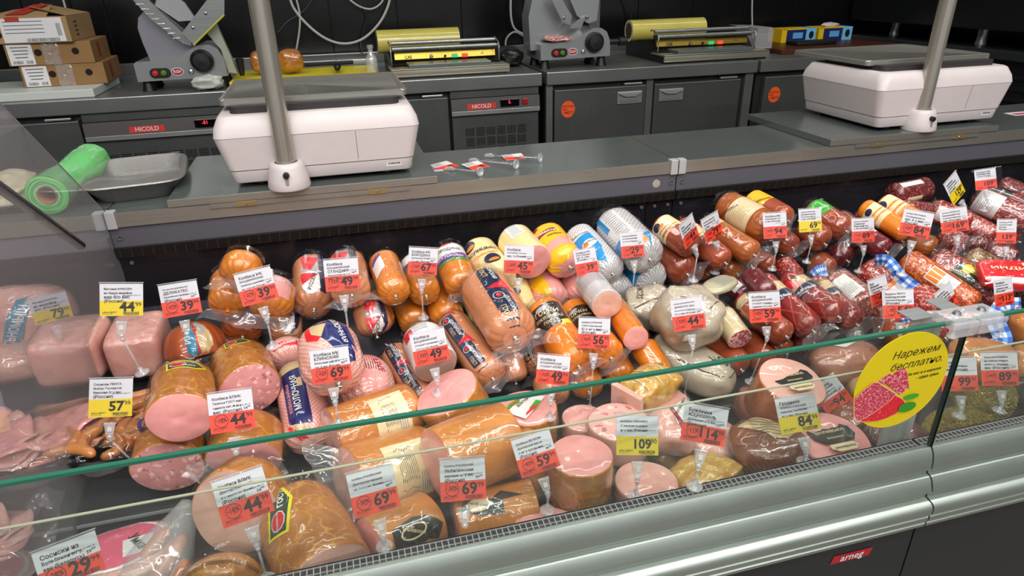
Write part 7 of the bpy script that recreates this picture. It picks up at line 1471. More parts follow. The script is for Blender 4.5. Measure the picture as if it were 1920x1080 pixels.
T(208, 746, 71, 0, '57', '99', 'Y', ['Сосиски ЛЕНТА', 'Выбор Экспертов', 'Венские б/ о вес', '(Россия)'], 'yellow price tag reading 57 above the tray of small wieners', rod=.09, rodx=.35, asp=1.0)
T(434, 771, 78, 7, '44', '99', 'R', ['Колбаса ВЛМК', 'Телячья ГОСТ вар', 'синюга кат. А в/ у', 'вес (Россия)'], 'red price tag reading 44 between the netted orange loaves, behind the glass edge', disc='-18%', old='54⁹⁹', rod=0, asp=.95)
T(456, 932, 92, 17, '44', '99', 'R', ['Колбаса ВЛМК', 'Докторская ГОСТ', 'в/ с синюга кат. А у вес', '(Россия)'], 'large front red price tag reading 44 on the beige faced loaf', disc='-18%', old='54⁹⁹', rod=.06, asp=.95)
T(700, 920, 86, 13, '69', '99', 'R', ['Колбаса РУБЛЁВСКИЙ', 'Докторская вареная', 'кат. А м/ у вес (Россия)'], 'front red price tag reading 69, the left of the two, tilted', disc='-30%', old='99⁹⁹', rod=.01, asp=.95)
T(868, 899, 85, 3, '69', '99', 'R', ['Колбаса РУБЛЁВСКИЙ', 'Любительская', 'вареная м/ у вес', '(Россия)'], 'front red price tag reading 69, the right of the two, upright', disc='-30%', old='99⁹⁹', rod=0, asp=.9)
T(1004, 850, 76, 17, '59', '99', 'R', ['Колбаса ВЕЛКОМ', 'Докторская вар м/', 'о м/ у кусок вес', '(Россия)'], 'front red price tag reading 59 left of the upright drum', disc='-40%', old='99⁹⁹', rod=.03, asp=.95)
T(1195, 816, 79, -1, '109', '90', 'Y', ['Колбаса ОКРАИНА', 'С языком в шпиге', 'в/ у вес (Россия)'], 'front yellow price tag reading 109 before the mortadella', rod=.03, asp=.93)
T(1321, 796, 82, -10, '114', '90', 'R', ['Буженина', '4СЕРУШИНЪ', 'Домашняя к/ в вес', '(Россия)'], 'front red price tag reading 114, right side down', disc='-11%', old='129⁹⁰', rod=.03, asp=.85)
T(1496, 776, 74, 10, '84', '99', 'Y', ['Грудинка', 'РЕМБЕКС/НЕЖНЫЕ', 'Карбонад Тамбовский', 'м/ у вес (Россия)'], 'front yellow price tag reading 84 left of the yellow round sign', rod=.01, asp=.9)
T(1560, 742, 55, 36, '94', '99', 'R', ['Карбонад', 'РУБЛЁВСКИЙ', 'Боровицкий к/ в у', 'в вес (Россия)'], 'red price tag reading 94, strongly tilted, touching the yellow sign', disc='-20%', old='118⁹⁹', rod=0, asp=1.15, w=.055)
T(1874, 692, 62, 2, '89', '90', 'R', ['Рулет БАХРУШИНЪ', 'из мяса птицы', 'запеч м. Домашн', 'вес (Россия)'], 'red price tag reading 89 over the gold foil ham', disc='-24%', old='117⁹⁹', rod=.01, asp=1.0)
T(1798, 702, 62, 2, '99', '90', 'R', ['Рулет', 'из мяса птицы', 'вес (Россия)'], 'red price tag reading 99 seen through the glass joint', rod=.01, asp=1.0)
T(130, 1052, 104, 18, '29', '99', 'R', ['Сосиски из', 'Бульбянки м/ у,', 'вес (Беларусь)'], 'grey shaded price tag reading 29 at the bottom left corner', disc='-28%', old='39⁹⁹', rod=0, asp=.72)
T(95, 578, 62, 14, '79', '99', 'Y', ['Ветчина МИКОЯН', 'из индейки', 'вес (Россия)'], 'yellow price tag behind the side pane at the left', rod=.04, asp=.8)  # solid tag standing in for one mirrored in the side pane
# ---------------------------------------------------------------- things on the service worktop
WZ = z_(-.43)
# green bag roll
A_, B_ = Vector((-.588, 1.50, WZ+.043)), Vector((-.585, 1.80, WZ+.043)); zx = (A_-B_).normalized(); xx = Vector((0, 0, 1)); xx = (xx-zx*xx.dot(zx)).normalized()
GB = casing('green_bag_film', '7fdc86', '68c974', 8, .7, crs=30); 
b = empty('bag_roll', mtx=frame(B_, xx, zx.cross(xx), zx), label='roll of bright green plastic bags lying on the worktop at left', cat='bag roll'); Ln = (A_-B_).length
m = MB(); vs = []; n = 40; zz = [0, .004]+[.02+i*.02 for i in range(14)]+[Ln-.002]
for z in zz:
    for i in range(n):
        a = 2*PI*i/n; r = .0395*(1-.10*math.exp(-((z/Ln-.55)/.16)**2))+noise.noise(Vector((math.cos(a)*2, math.sin(a)*2, z*40)))*.0018
        vs.append((r*math.cos(a), r*math.sin(a), z))
m.add(vs, [(j*n+i, j*n+(i+1) % n, (j+1)*n+(i+1) % n, (j+1)*n+i) for j in range(len(zz)-1) for i in range(n)]); m.make('rolled_bags', GB, b, True)
for k, (r0, r1, mt) in enumerate([(.0395, .034, '6fe070'), (.034, .029, '8cf08c'), (.029, .023, '5cc863'), (.023, .0185, 'b6f2b4')]):
    m = MB(); m.add([(r*math.cos(a)*(1+.02*math.sin(5*a+k)), r*math.sin(a)*(1+.02*math.sin(4*a+k)), Ln-.001+zo) for (r, zo) in ((r0, 0), (r1, .002-.001*k)) for a in [2*PI*i/36 for i in range(36)]], [(i, (i+1) % 36, 36+(i+1) % 36, 36+i) for i in range(36)]); m.make('end_layer', plain('green_layer_%d' % k, mt, .4), b)
MB().lathe([(.0185, Ln+.001), (.0165, Ln+.001), (.0165, Ln-.1)], 24, cap=False).make('cardboard_core', plain('core_card', 'b07a4c', .7), b, True)
MB().lathe([(.001, Ln-.09), (.0168, Ln-.09)], 24, cap=False).make('core_inside', BK, b)
# beige cloth behind it
blob(Vector((-.70, 1.60, WZ+.037)), (.11, .18, .066), 10, 'crumpled beige cloth beside the green bag roll', 'cloth', casing('beige_cloth', 'd8cdb2', 'c9bda0', 10, 0), 'folded_cloth', lump=.35, film=False, partname='cloth', sup=2.2)
# foam tray with film scraps
cx, cy = -.458, 1.665
b = empty('foam_tray', Vector((cx, cy, WZ+.001)), label='grey black foam tray with crumpled cling film, left of the left scale', cat='tray'); b.rotation_euler = (0, 0, math.radians(8))
def rg(a, bb, z, e=.4): return [(a*math.copysign(abs(math.cos(t))**e, math.cos(t)), bb*math.copysign(abs(math.sin(t))**e, math.sin(t)), z) for t in [2*PI*i/48 for i in range(48)]]
rings = [rg(.075, .105, 0), rg(.083, .115, .012), rg(.103, .138, .036), rg(.107, .143, .039), rg(.105, .141, .042), rg(.098, .133, .038), rg(.078, .108, .012), rg(.070, .10, .006)]
vs = [p for r in rings for p in r]; fs = [(j*48+i, j*48+(i+1) % 48, (j+1)*48+(i+1) % 48, (j+1)*48+i) for j in range(7) for i in range(48)]+[tuple(range(48))[::-1], tuple(7*48+i for i in range(48))]
MB().add(vs, fs).make('tray', plain('grey_foam', '8a8886', .32, metal=.35, bump=.4, bscale=260), b, 'auto')
sheet(lambda s, t: Vector((-.09+.185*s, -.10+.03*t+.02*s, .044+.004*math.sin(s*9))), 20, 6, 21, .006, 'film_scrap', b, FILM2)
sheet(lambda s, t: Vector((.065+.025*s, -.05+.17*t, .046)), 6, 20, 23, .005, 'film_scrap', b, FILM2)
# loose price holders right of the left scale
def loose(pts, label, card=None, cardc='R'):
    p = [Vector((a[0], a[1], WZ+a[2])) for a in pts]; o0 = p[0].copy(); b = empty('price_holder', o0, label=label, cat='price holder'); q = [a-o0 for a in p]
    MB().tube([q[0], q[0].lerp(q[1], .12)], [.0035, .003], 10).tube([q[0].lerp(q[1], .12), q[1]], .0016, 8).make('rod', CLEAR, b, True)
    d = (q[0]-q[1]).normalized(); R_ = d.to_track_quat('Z', 'Y').to_matrix().to_4x4(); R_.translation = q[0]
    MB().lathe([(.0035, -.006), (.0036, 0), (.010, .0015), (.0115, .003), (.0115, .006), (.009, .006), (.009, .003)], 20, R_).make('foot', CLEAR, b, True)
    R2 = (q[1]-q[0]).normalized(); sd = R2.cross(Vector((0, 0, 1))).normalized(); up = sd.cross(R2)
    Mx = frame(q[1], sd, up, R2)
    cl = MB().box((-.008, -.003, .024), (.008, .004, .028), Mx, .001).box((-.005, -.003, .004), (.005, .003, .024), Mx, .001).make('clip', CLEAR, b)
    MB().box((-.003, .003, .010), (.003, .0052, .018), Mx, .0006).make('clip_button', WPL, cl)
    if card:
        cc, yaw_, w_, h_ = card; c = Vector((cc[0], cc[1], WZ+cc[2]))-o0; Rz = Matrix.Translation(c) @ Matrix.Rotation(math.radians(yaw_), 4, 'Z') @ Matrix.Rotation(math.radians(6), 4, 'X')
        cd = MB().box((-w_/2, -h_/2, 0), (w_/2, h_/2, .0006), Rz).make('card', WHITE, b)
        MB().add([(-w_/2, -h_/2, .0009), (w_/2, -h_/2, .0009), (w_/2, -.02*h_, .0009), (-w_/2, -.02*h_, .0009)], [(0, 1, 2, 3)], Rz).make('price_field', RED if cardc == 'R' else YEL, cd)
        mb = MB(); SS = lambda s, u, off: Rz @ Vector((s, u, off)); put_text(mb, SS, '49', .008, -h_*.25, .016, off=.0014, bold=.03); bars(mb, SS, .008, -h_*.42, .02, .003, 14, .0014, 4)
        for i in range(3): put_text(mb, SS, ['Колбаса', 'Вареная', '(Россия)'][i], -w_/2+.004, h_*.38-i*.007, .006, off=.0014, align='l')
        mb.make('lettering', INKR, cd, fixn=False)
loose([(.308, 1.50, .012), (.262, 1.56, .006)], 'clear price holder nearest the steel edge, its foot pointing to the customer', card=((.245, 1.615, .002), 30, .055, .05))
loose([(.405, 1.535, .012), (.335, 1.62, .006)], 'clear price holder lying across the middle of the heap, foot to the right', card=((.318, 1.585, .004), 25, .05, .05))
loose([(.478, 1.575, .012), (.385, 1.655, .006)], 'rightmost clear price holder of the loose heap, pointing right', card=((.43, 1.64, .003), 5, .055, .04))
MB_c = empty('price_card', Vector((.202, 1.60, WZ+.0005)), label='loose red and white price card beside the left steel board', cat='price card')
MB().box((-.03, -.025, 0), (.035, .025, .0008)).make('card', plain('blue_white_card', 'c8cad4', .4), MB_c); MB().box((-.03, -.012, .0009), (.035, .002, .0011)).make('price_field', plain('card_rose', 'c0485a', .4), MB_c)
c = P(1912, 213, z=WZ); b = empty('price_card', c, label='small pink price card on the worktop at the far right', cat='price card'); MB().box((-.04, -.02, 0), (.05, .02, .0008)).make('card', WHITE, b); MB().box((-.03, -.015, .0009), (.05, .005, .0011)).make('price_field', MC['card_rose'], b)
# ---------------------------------------------------------------- things on the back counter
def root_px(name, loc, label, cat):
    r = empty(name, loc, label=label, cat=cat); return r, part_of(r)
def ppx(pts, y0, y1, bz=0):   # outline read in the plane y0, extruded back to y1
    o = [P(u, v, y=y0) for u, v in pts]; return MB().prism([(p.x, p.z) for p in o], y0, y1, 'y')
# cutting board and boxes at the left
r, mk = root_px('cutting_board', (-1.1, 2.75, BZ), 'white cutting board under the cardboard boxes', 'cutting board')
mk(MB().box((-1.75, 2.66, BZ+.0006), (-.80, 3.0, BZ+.028), bev=.003), 'board', plain('board_white', 'c3cbc6', .45))
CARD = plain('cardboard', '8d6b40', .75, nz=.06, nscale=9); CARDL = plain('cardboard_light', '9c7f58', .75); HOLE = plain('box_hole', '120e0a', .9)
TAPE = film_mat('packing_tape', base=.12, amt=.8, scale=90, milky=.15)
def cbox(label, x, y, z, w_, d_, h_, rot, lab, open_=False, red=False):
    b = empty('cardboard_box', Vector((x, y, z)), label=label, cat='box', group='cardboard boxes on the cutting board'); b.rotation_euler = (0, 0, math.radians(rot))
    body = MB().box((-w_/2, 0, 0), (w_/2, d_, h_), bev=.002).make('carton', CARDL if open_ else CARD, b)
    S = lambda s, u, off: Vector((s, -off, u+h_/2)); Ss = lambda s, u, off: Vector((w_/2+off, s+d_/2, u+h_/2))
    if not open_:
        for hx_ in (-.035, .08): m = MB(); patch(m, S, o_ell(hx_, .005, .0115, .0115), .0006); m.make('hand_hole', HOLE, b, fixn=False)
        m = MB(); patch(m, S, o_rect(-w_/2+.045, 0, .075, h_*.92), .0008); l = m.make('paper_label', WHITE, b, fixn=False)
        m = MB(); 
        for k in range(4): patch(m, S, o_rect(-w_/2+.045, h_*.33-k*.011, .055*(1-.1*k), .003), .0012, 2)
        bars(m, S, -w_/2+.03, -h_*.34, .03, .010, 12, .0012, 3); bars(m, S, -w_/2+.065, -h_*.34, .018, .010, 8, .0012, 5); m.make('print', plain('grey_print', '55555a', .6), l, fixn=False)
        sheet(lambda s, t: Vector((.005+(s-.5)*.05, -.0015, h_*t)), 8, 10, int(z*99), .0015, 'tape', b, TAPE)
        m = MB(); patch(m, Ss, o_rect(-.03, 0, .035, .05), .0006); m.make('red_mark', plain('box_red_mark', '8a3a22', .7), b, fixn=False)
    else:
        m = MB(); patch(m, S, o_rect(.02, .0, .19, h_*.92), .0008); l = m.make('paper_label', WHITE, b, fixn=False); m = MB()
        for k in range(4): patch(m, S, o_rect(-.005, h_*.34-k*.012, .12, .0022), .0012, 2)
        bars(m, S, .045, -h_*.38, .10, .011, 30, .0012, 3); bars(m, S, .10, .0, .012, .04, 6, .0012, 5); m.make('print', MC.get('grey_print') or plain('grey_print', '55555a', .6), l, fixn=False)
        m = MB(); patch(m, S, o_ell(-.088, -.012, .011, .011), .0006); m.make('hand_hole', HOLE, b, fixn=False)
        # half open top flaps, with a dark gap between them
        MB().add([(-w_/2, .002, h_+.001), (w_/2*.55, .002, h_+.001), (w_/2*.4, d_*.55, h_+.034), (-w_/2*.55, d_*.5, h_+.02), (-w_/2, .002, h_-.001), (w_/2*.55, .002, h_-.001), (w_/2*.4, d_*.55, h_+.031), (-w_/2*.55, d_*.5, h_+.017)], [(0, 1, 2, 3), (7, 6, 5, 4), (0, 4, 5, 1), (1, 5, 6, 2), (2, 6, 7, 3), (3, 7, 4, 0)]).make('flap', CARDL, b)
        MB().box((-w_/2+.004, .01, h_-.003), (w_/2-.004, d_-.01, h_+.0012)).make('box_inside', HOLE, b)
        MB().add([(w_/2, .004, h_+.001), (w_/2, d_, h_+.001), (-.02, d_, h_+.036), (.0, d_*.3, h_+.03)], [(0, 1, 2, 3)]).make('flap', CARDL, b)
        m = MB(); m.add([(-.055, -.0012, h_-.012), (-.012, -.0012, h_-.012), (-.012, -.0012, h_+.002), (-.055, -.0012, h_+.002)], [(0, 1, 2, 3)]); m.add([(-.06, .02, h_+.008), (-.0, .02, h_+.008), (.05, d_*.5, h_+.036), (.0, d_*.5, h_+.036)], [(0, 1, 2, 3)]); m.make('red_tape', plain('red_tape', 'a83226', .5), b)
        m = MB(); 
        for k in range(4): patch(m, Ss, o_rect(-.055, .02-k*.014, .03, .006), .0006, 2)
        m.make('side_print', plain('box_side_print', '4a3a26', .7), b, fixn=False)
    return b
bz0 = BZ+.0285
cbox('lowest brown cardboard box of the stack of three', -.915, 2.785, bz0, .262, .26, .073, 3, 1)
cbox('middle brown cardboard box of the stack, with punched holes', -.938, 2.78, bz0+.0735, .265, .26, .073, 3, 1)
cbox('topmost half open cardboard box with big white label and red tape', -.983, 2.765, bz0+.147, .262, .26, .083, -1, 1, True)
blob(Vector((-1.33, 2.98, BZ+.115)), (.20, .16, .05), 0, 'crumpled clear film and scraps at the left end of the counter', 'film', casing('film_pile', '8a8f8c', '4a4e4c', 25, 1.0, crs=60), 'film_heap', lump=.4, film=True, partname='film')
blob(Vector((-1.33, 2.93, BZ+.058)), (.20, .14, .055), 0, 'dark tray beneath the crumpled film at the left border', 'tray', plain('dark_tray', '303234', .4), 'dark_tray', lump=.1, film=False, sup=5, partname='tray')
# ---- slicers
SLG = plain('slicer_grey', '8d9293', .28, metal=.25, coat=.4); SLM = steel('slicer_metal', 'a2a5a2', .25); SLV = plain('slicer_violet', '8c8a94', .3, metal=.2)
def slicer(label, ox, oy, dx, left):
    """front view outline in photo pixels of the left machine, carried to (dx) for the right one"""
    y0 = 2.72; r, mk = root_px('meat_slicer', (ox, oy+.1, BZ), label, 'slicer')
    X = lambda t: dx+t     # metres from the machine's left edge
    z = BZ
    base = [(X(0), z+.035), (X(0), z+.095), (X(.008), z+.103), (X(.115), z+.103), (X(.155), z+.112), (X(.19), z+.135), (X(.225), z+.15), (X(.26), z+.15), (X(.285), z+.135), (X(.298), z+.105), (X(.302), z+.07), (X(.302), z+.04)]
    b_ = mk(MB().prism(base, y0, y0+.20, 'y'), 'slicer_base', SLG, None, 'auto')
    for fx in (.025, .275):
        for fy in (.03, .17): mk(MB().lathe([(.024, 0), (.02, .01), (.015, .036)], 18, Matrix.Translation((X(fx), y0+fy, z+.0004))), 'foot', BK, None, 'auto')
    mk(MB().lathe([(.001, 0), (.037, 0), (.039, -.004), (.039, -.016), (.030, -.022), (.027, -.03), (.001, -.032)], 30, Matrix.Translation((X(.225), y0, z+.098)) @ Matrix.Rotation(-PI/2, 4, 'X') @ Matrix.Scale(-1, 4, (0, 0, 1)) if False else Matrix.Translation((X(.228), y0, z+.098)) @ Matrix.Rotation(PI/2, 4, 'X') @ Matrix.Scale(-1, 4, (0, 0, 1)), cap=False), 'thickness_knob', BK, b_, 'auto')
    mk(MB().lathe([(.001, .008), (.008, .006), (.011, 0)], 16, Matrix.Translation((X(.183), y0, z+.062)) @ Matrix.Rotation(PI/2, 4, 'X'), cap=False), 'small_knob', SLM, b_, 'auto')
    mk(MB().prism([(X(.046)+.034+.030*math.copysign(1, math.cos(a))*.6+.017*math.cos(a), z+.062+.017*math.sin(a)) for a in [2*PI*i/24+.01 for i in range(24)]], y0-.003, y0+.001, 'y'), 'switch_plate', BK, b_)
    for q, col in ((.064, 'c02a24'), (.092, '4f7a22')): mk(MB().lathe([(.001, .008), (.009, .007), (.0105, 0)], 18, Matrix.Translation((X(q), y0-.003, z+.062)) @ Matrix.Rotation(PI/2, 4, 'X'), cap=False), 'push_button', plain('btn_'+col, col, .35), b_, 'auto')
    m = MB(); Sx = lambda s, u, off: Vector((X(.137)+s, y0-off, z+.064+u)); patch(m, Sx, o_ell(0, 0, .0215, .014), .0008); e = mk(m, 'maker_badge', WHITE, b_)
    m = MB(); patch(m, Sx, o_ell(0, 0, .019, .0115), .0014); mk(m, 'badge_red', plain('badge_red2', 'a8202c', .4), e); m = MB(); put_text(m, Sx, 'RGV', 0, 0, .014, off=.002, bold=.03); mk(m, 'lettering', WHITE, e)
    # motor housing behind
    hs = [(X(.048), z+.09), (X(.035), z+.16), (X(.03), z+.21), (X(.04), z+.245), (X(.06), z+.262), (X(.1), z+.262), (X(.16), z+.2), (X(.2), z+.13), (X(.2), z+.09)]
    if not left: hs = [(X(-.028), z+.07), (X(-.035), z+.20), (X(-.01), z+.30), (X(.03), z+.345), (X(.11), z+.35), (X(.17), z+.27), (X(.19), z+.13), (X(.19), z+.08)]
    mk(MB().prism(hs, y0+.05, y0+.15, 'y'), 'motor_housing', SLV if left else SLG, None, 'auto')
    # tilted gauge plate: ridged
    if left:
        gp = [(X(.01), z+.36), (X(.05), z+.36), (X(.205), z+.165), (X(.200), z+.148), (X(.175), z+.158), (X(.09), z+.24)]
        mk(MB().prism(gp, y0+.0, y0+.02, 'y'), 'gauge_plate', SLM, None, 'auto')
        for k in range(9):
            t = k/9; x = X(.06+.12*t); zz = z+.305-.145*t; mk(MB().box((x-.02, y0-.002, zz-.0015), (x+.005, y0+.001, zz+.0015), bev=.0005), 'ridge', steel('ridge_steel', 'c4c6c4', .2))
        cp = [(X(.185), z+.195), (X(.215), z+.155), (X(.335), z+.25), (X(.345), z+.30), (X(.31), z+.32)]
        mk(MB().prism(cp, y0-.03, y0-.026, 'y'), 'product_tray', SLM)
        mk(MB().tube([(X(.215), y0-.032, z+.153), (X(.27), y0-.032, z+.197), (X(.335), y0-.032, z+.248)], .003, 8), 'yellow_edge', plain('edge_yellow', 'b8b41a', .4))
        for q in ((.225, .21), (.275, .255)): mk(MB().lathe([(.001, .004), (.005, .003), (.006, 0)], 12, Matrix.Translation((X(q[0]), y0-.03, z+q[1])) @ Matrix.Rotation(PI/2, 4, 'X'), cap=False), 'screw', SCREW)
        mk(ppx([(300, -25), (345, 5), (368, 38), (335, 40), (290, 10)], y0-.02, y0+.0), 'clear_guard', CLEAR)
        mk(MB().prism([(X(.25), z+.20), (X(.29), z+.235), (X(.325), z+.10), (X(.335), z+.045), (X(.305), z+.05), (X(.295), z+.13)], y0+.02, y0+.05, 'y'), 'tray_arm', plain('arm_beige', '9aa090', .4), None, 'auto')
        mk(MB().lathe([(.008, 0), (.012, .02), (.015, .06), (.001, .065)], 18, Matrix.Translation((X(.35), y0+.03, z+.035))), 'handle_grip', BK, None, 'auto')
    else:
        gp = [(X(.09), z+.36), (X(.22), z+.36), (X(.245), z+.27), (X(.235), z+.18), (X(.20), z+.17), (X(.15), z+.20), (X(.1), z+.30)]
        mk(MB().prism(gp, y0-.01, y0+.01, 'y'), 'gauge_plate', SLG, None, 'auto')
        mk(MB().prism([(X(.035), z+.27), (X(.06), z+.295), (X(.125), z+.20), (X(.12), z+.165), (X(.085), z+.18)], y0-.02, y0-.012, 'y'), 'blade_cover', SLM)
        mk(MB().prism([(X(.2), z+.285), (X(.22), z+.23), (X(.335), z+.33), (X(.34), z+.38), (X(.28), z+.36)], y0+.01, y0+.016, 'y'), 'product_tray', SLM)
        mk(MB().prism([(X(.25), z+.12), (X(.3), z+.13), (X(.3), z+.30), (X(.26), z+.28)], y0+.12, y0+.15, 'y'), 'rear_column', plain('arm_dark', '585c5a', .4))
        mk(MB().prism([(X(.115), z+.155), (X(.165), z+.155), (X(.185), z+.20), (X(.15), z+.185)], y0-.02, y0-.01, 'y'), 'blade_guard', SLM)
        for q in ((.045, .27), (.09, .195), (.19, .195), (.215, .28)): mk(MB().lathe([(.001, .004), (.006, .003), (.007, 0)], 12, Matrix.Translation((X(q[0]), y0-.02, z+q[1])) @ Matrix.Rotation(PI/2, 4, 'X'), cap=False), 'screw', SCREW)
        mk(MB().lathe([(.012, 0), (.012, .05), (.018, .055), (.018, .09)], 18, Matrix.Translation((X(.31), y0+.06, z+.09)) @ Matrix.Rotation(PI/2, 4, 'Y')), 'power_plug', BK, None, 'auto')
        q = blob(Vector((X(.07), y0+.012, z+.117)), (.11, .07, .02), 0, 'meat trimmings lying on the right slicer', 'meat', 'sp', 'meat_scraps', lump=.4, film=False)
slicer('grey electric meat slicer between the cardboard boxes and the left scale', -.53, 2.72, -.668, True)
slicer('grey electric meat slicer between the two film wrapping machines', 1.0, 2.72, .835, False)
# ---- film wrapping machines
YF = casing('yellow_film_roll', 'c9bf5e', 'bdb250', 6, .15, crs=12); WB = plain('wrapper_black', '141414', .25); BRASS = steel('brass_panel', 'b59a3e', .3, 3, 3, 3)
def wrapper(label, x0, x1):
    y0 = 2.665; z = BZ; r, mk = root_px('wrapping_machine', ((x0+x1)/2, 2.85, z), label, 'wrapping machine'); w_ = x1-x0
    mk(MB().box((x0, y0, z+.008), (x1, y0+.008, z+.034), bev=.001).box((x0, y0, z+.03), (x1, y0+.13, z+.036), bev=.001), 'front_tray', steel('tray_steel', 'b5b2a0', .3), None, 'auto')
    mk(MB().prism([(y0+.008, z+.001), (y0+.008, z+.028), (y0+.12, z+.04), (y0+.17, z+.085), (y0+.42, z+.06), (y0+.42, z+.001)], x0+.01, x1-.01), 'machine_body', WB)
    mk(MB().box((x0+.07, y0+.016, z+.037), (x1-.07, y0+.115, z+.050), bev=.002), 'hot_plate', plain('hot_plate_grey', '6b7576', .3, metal=.4))
    pn = mk(MB().prism([(y0+.135, z+.04), (y0+.145, z+.082), (y0+.165, z+.082), (y0+.165, z+.04)], x0+.03, x1-.025), 'brass_panel', BRASS)
    S = lambda s, u, off: Vector(((x0+x1)/2+s, y0+.1395+.0024*(u/.01)-off, z+.062+u))
    m = MB(); put_text(m, S, 'CAS', -w_*.32, .003, .016, off=.002, bold=.02); put_text(m, S, 'CE', w_*.33, .006, .010, off=.002); mk(m, 'lettering', BLACK, pn)
    mk(MB().lathe([(.001, .012), (.006, .011), (.008, 0)], 16, Matrix.Translation((x0+w_*.38, y0+.138, z+.064)) @ Matrix.Rotation(PI/2, 4, 'X'), cap=False), 'dial', SLM, pn, 'auto')
    mk(MB().lathe([(.001, .01), (.004, .009), (.005, 0)], 12, Matrix.Translation((x0+w_*.5, y0+.138, z+.064)) @ Matrix.Rotation(PI/2, 4, 'X'), cap=False), 'button', BK, pn, 'auto')
    mk(MB().box((x0+w_*.56, y0+.134, z+.056), (x0+w_*.61, y0+.142, z+.070), bev=.001), 'green_lamp', emit('lamp_green', '2fae6a', .8), pn)
    mk(MB().box((x0+w_*.65, y0+.134, z+.056), (x0+w_*.70, y0+.142, z+.070), bev=.001), 'red_lamp', emit('lamp_red', 'e04a30', .8), pn)
    for k, (yy, zz, rr) in enumerate(((y0+.115, z+.100, .007), (y0+.15, z+.118, .008))): mk(MB().tube([(x0+.02, yy, zz), (x1-.02, yy, zz)], rr, 14), 'roller', SLM, None, 'auto')
    mk(MB().box((x0+.02, y0+.12, z+.088), (x1-.02, y0+.16, z+.106), bev=.002), 'roller_bed', plain('roller_bed_grey', '4c4f4c', .35, metal=.5))
    for xx in (x0+.012, x1-.02):
        mk(MB().tube([(xx, y0+.09, z+.036), (xx, y0+.09, z+.10), (xx, y0+.1, z+.112), (xx, y0+.16, z+.126), (xx+.0, y0+.17, z+.12)], .0028, 8), 'wire_bracket', SLM, None, True)
    rl = mk(MB().lathe([(.0, 0), (.046, 0), (.046, w_*.74), (.0, w_*.74)], 40, Matrix.Translation((x0-.02+w_*.0, y0+.33, z+.112)) @ Matrix.Rotation(PI/2, 4, 'Y'), cap=False), 'film_roll', YF, None, 'auto')
    mk(MB().lathe([(.046, -.0008), (.036, -.0012), (.036, .001)], 36, Matrix.Translation((x0-.02, y0+.33, z+.112)) @ Matrix.Rotation(PI/2, 4, 'Y'), cap=False), 'roll_end', plain('roll_end_white', 'd8d6c0', .5), rl, 'auto')
    mk(MB().lathe([(.001, -.0016), (.033, -.0016)], 30, Matrix.Translation((x0-.02, y0+.33, z+.112)) @ Matrix.Rotation(PI/2, 4, 'Y'), cap=False), 'core_opening', plain('core_brown', '4a3c1c', .7), rl)
wrapper('film wrapping machine with yellow film roll behind the left scale', .225, .690)
wrapper('film wrapping machine with yellow film roll right of the right slicer', 1.36, 1.86)
# yellow board with ham ends and knife, steel tray behind
r, mk = root_px('cutting_board', (0, 2.8, BZ), 'bright yellow cutting board behind the left scale', 'cutting board')
mk(MB().box((-.36, 2.68, BZ+.0006), (.175, 3.0, BZ+.022), bev=.003), 'board', plain('board_yellow', 'd8c800', .4))
r, mk = root_px('knife', (.03, 2.85, BZ+.03), 'black handled knife lying on the yellow board', 'knife')
mk(MB().tube([(.028, 2.76, BZ+.042), (.03, 2.80, BZ+.045), (.03, 2.85, BZ+.04)], [.010, .014, .011], 12), 'handle', BK, None, True)
mk(MB().box((.028, 2.85, BZ+.03), (.032, 2.98, BZ+.05), bev=.0008), 'blade', SLM)
r, mk = root_px('steel_tray', (0, 3.1, BZ), 'shallow steel tray with dark slot behind the yellow board', 'tray')
mk(MB().box((-.30, 3.03, BZ+.0006), (.20, 3.25, BZ+.045), bev=.006), 'tray_body', ST, None, 'auto'); mk(MB().box((-.12, 3.026, BZ+.025), (.10, 3.032, BZ+.042), bev=.004), 'tray_slot', BK)
blob(P(545, 114, y=2.83), (.095, .09, .085), 0, 'netted brown ham end on the yellow board, right of the left pole', 'ham', 'n', 'ham_end', lump=.12, film=True)
blob(P(492, 116, y=2.85), (.085, .09, .085), 0, 'netted brown ham end on the yellow board, left of the left pole', 'ham', 'n', 'ham_end', lump=.12, film=True)
blob(Vector((-.43, 2.69, BZ+.026)), (.10, .08, .05), 5, 'white crumpled cloth between the left slicer and scale', 'cloth', plain('white_cloth', 'bfc2ba', .7), 'folded_cloth', lump=.3, film=False, partname='cloth')
blob(Vector((.742, 2.95, BZ+.037)), (.12, .24, .07), 0, 'black folded machine cover left of the right slicer', 'cover', plain('black_cover', '141414', .35), 'machine_cover', lump=.25, film=False, sup=4, partname='cover')
r, mk = root_px('spray_bottle', P(698, 130, y=2.8), 'small clear plastic bottle beside the left film wrapping machine', 'bottle')
pb_ = P(698, 130, y=2.8); mk(MB().lathe([(.022, BZ+.001), (.024, BZ+.03), (.022, BZ+.07), (.010, BZ+.09), (.009, BZ+.105), (.012, BZ+.106), (.012, BZ+.118)], 22, Matrix.Translation((pb_.x, pb_.y, 0))), 'bottle_body', CLEAR, None, 'auto')
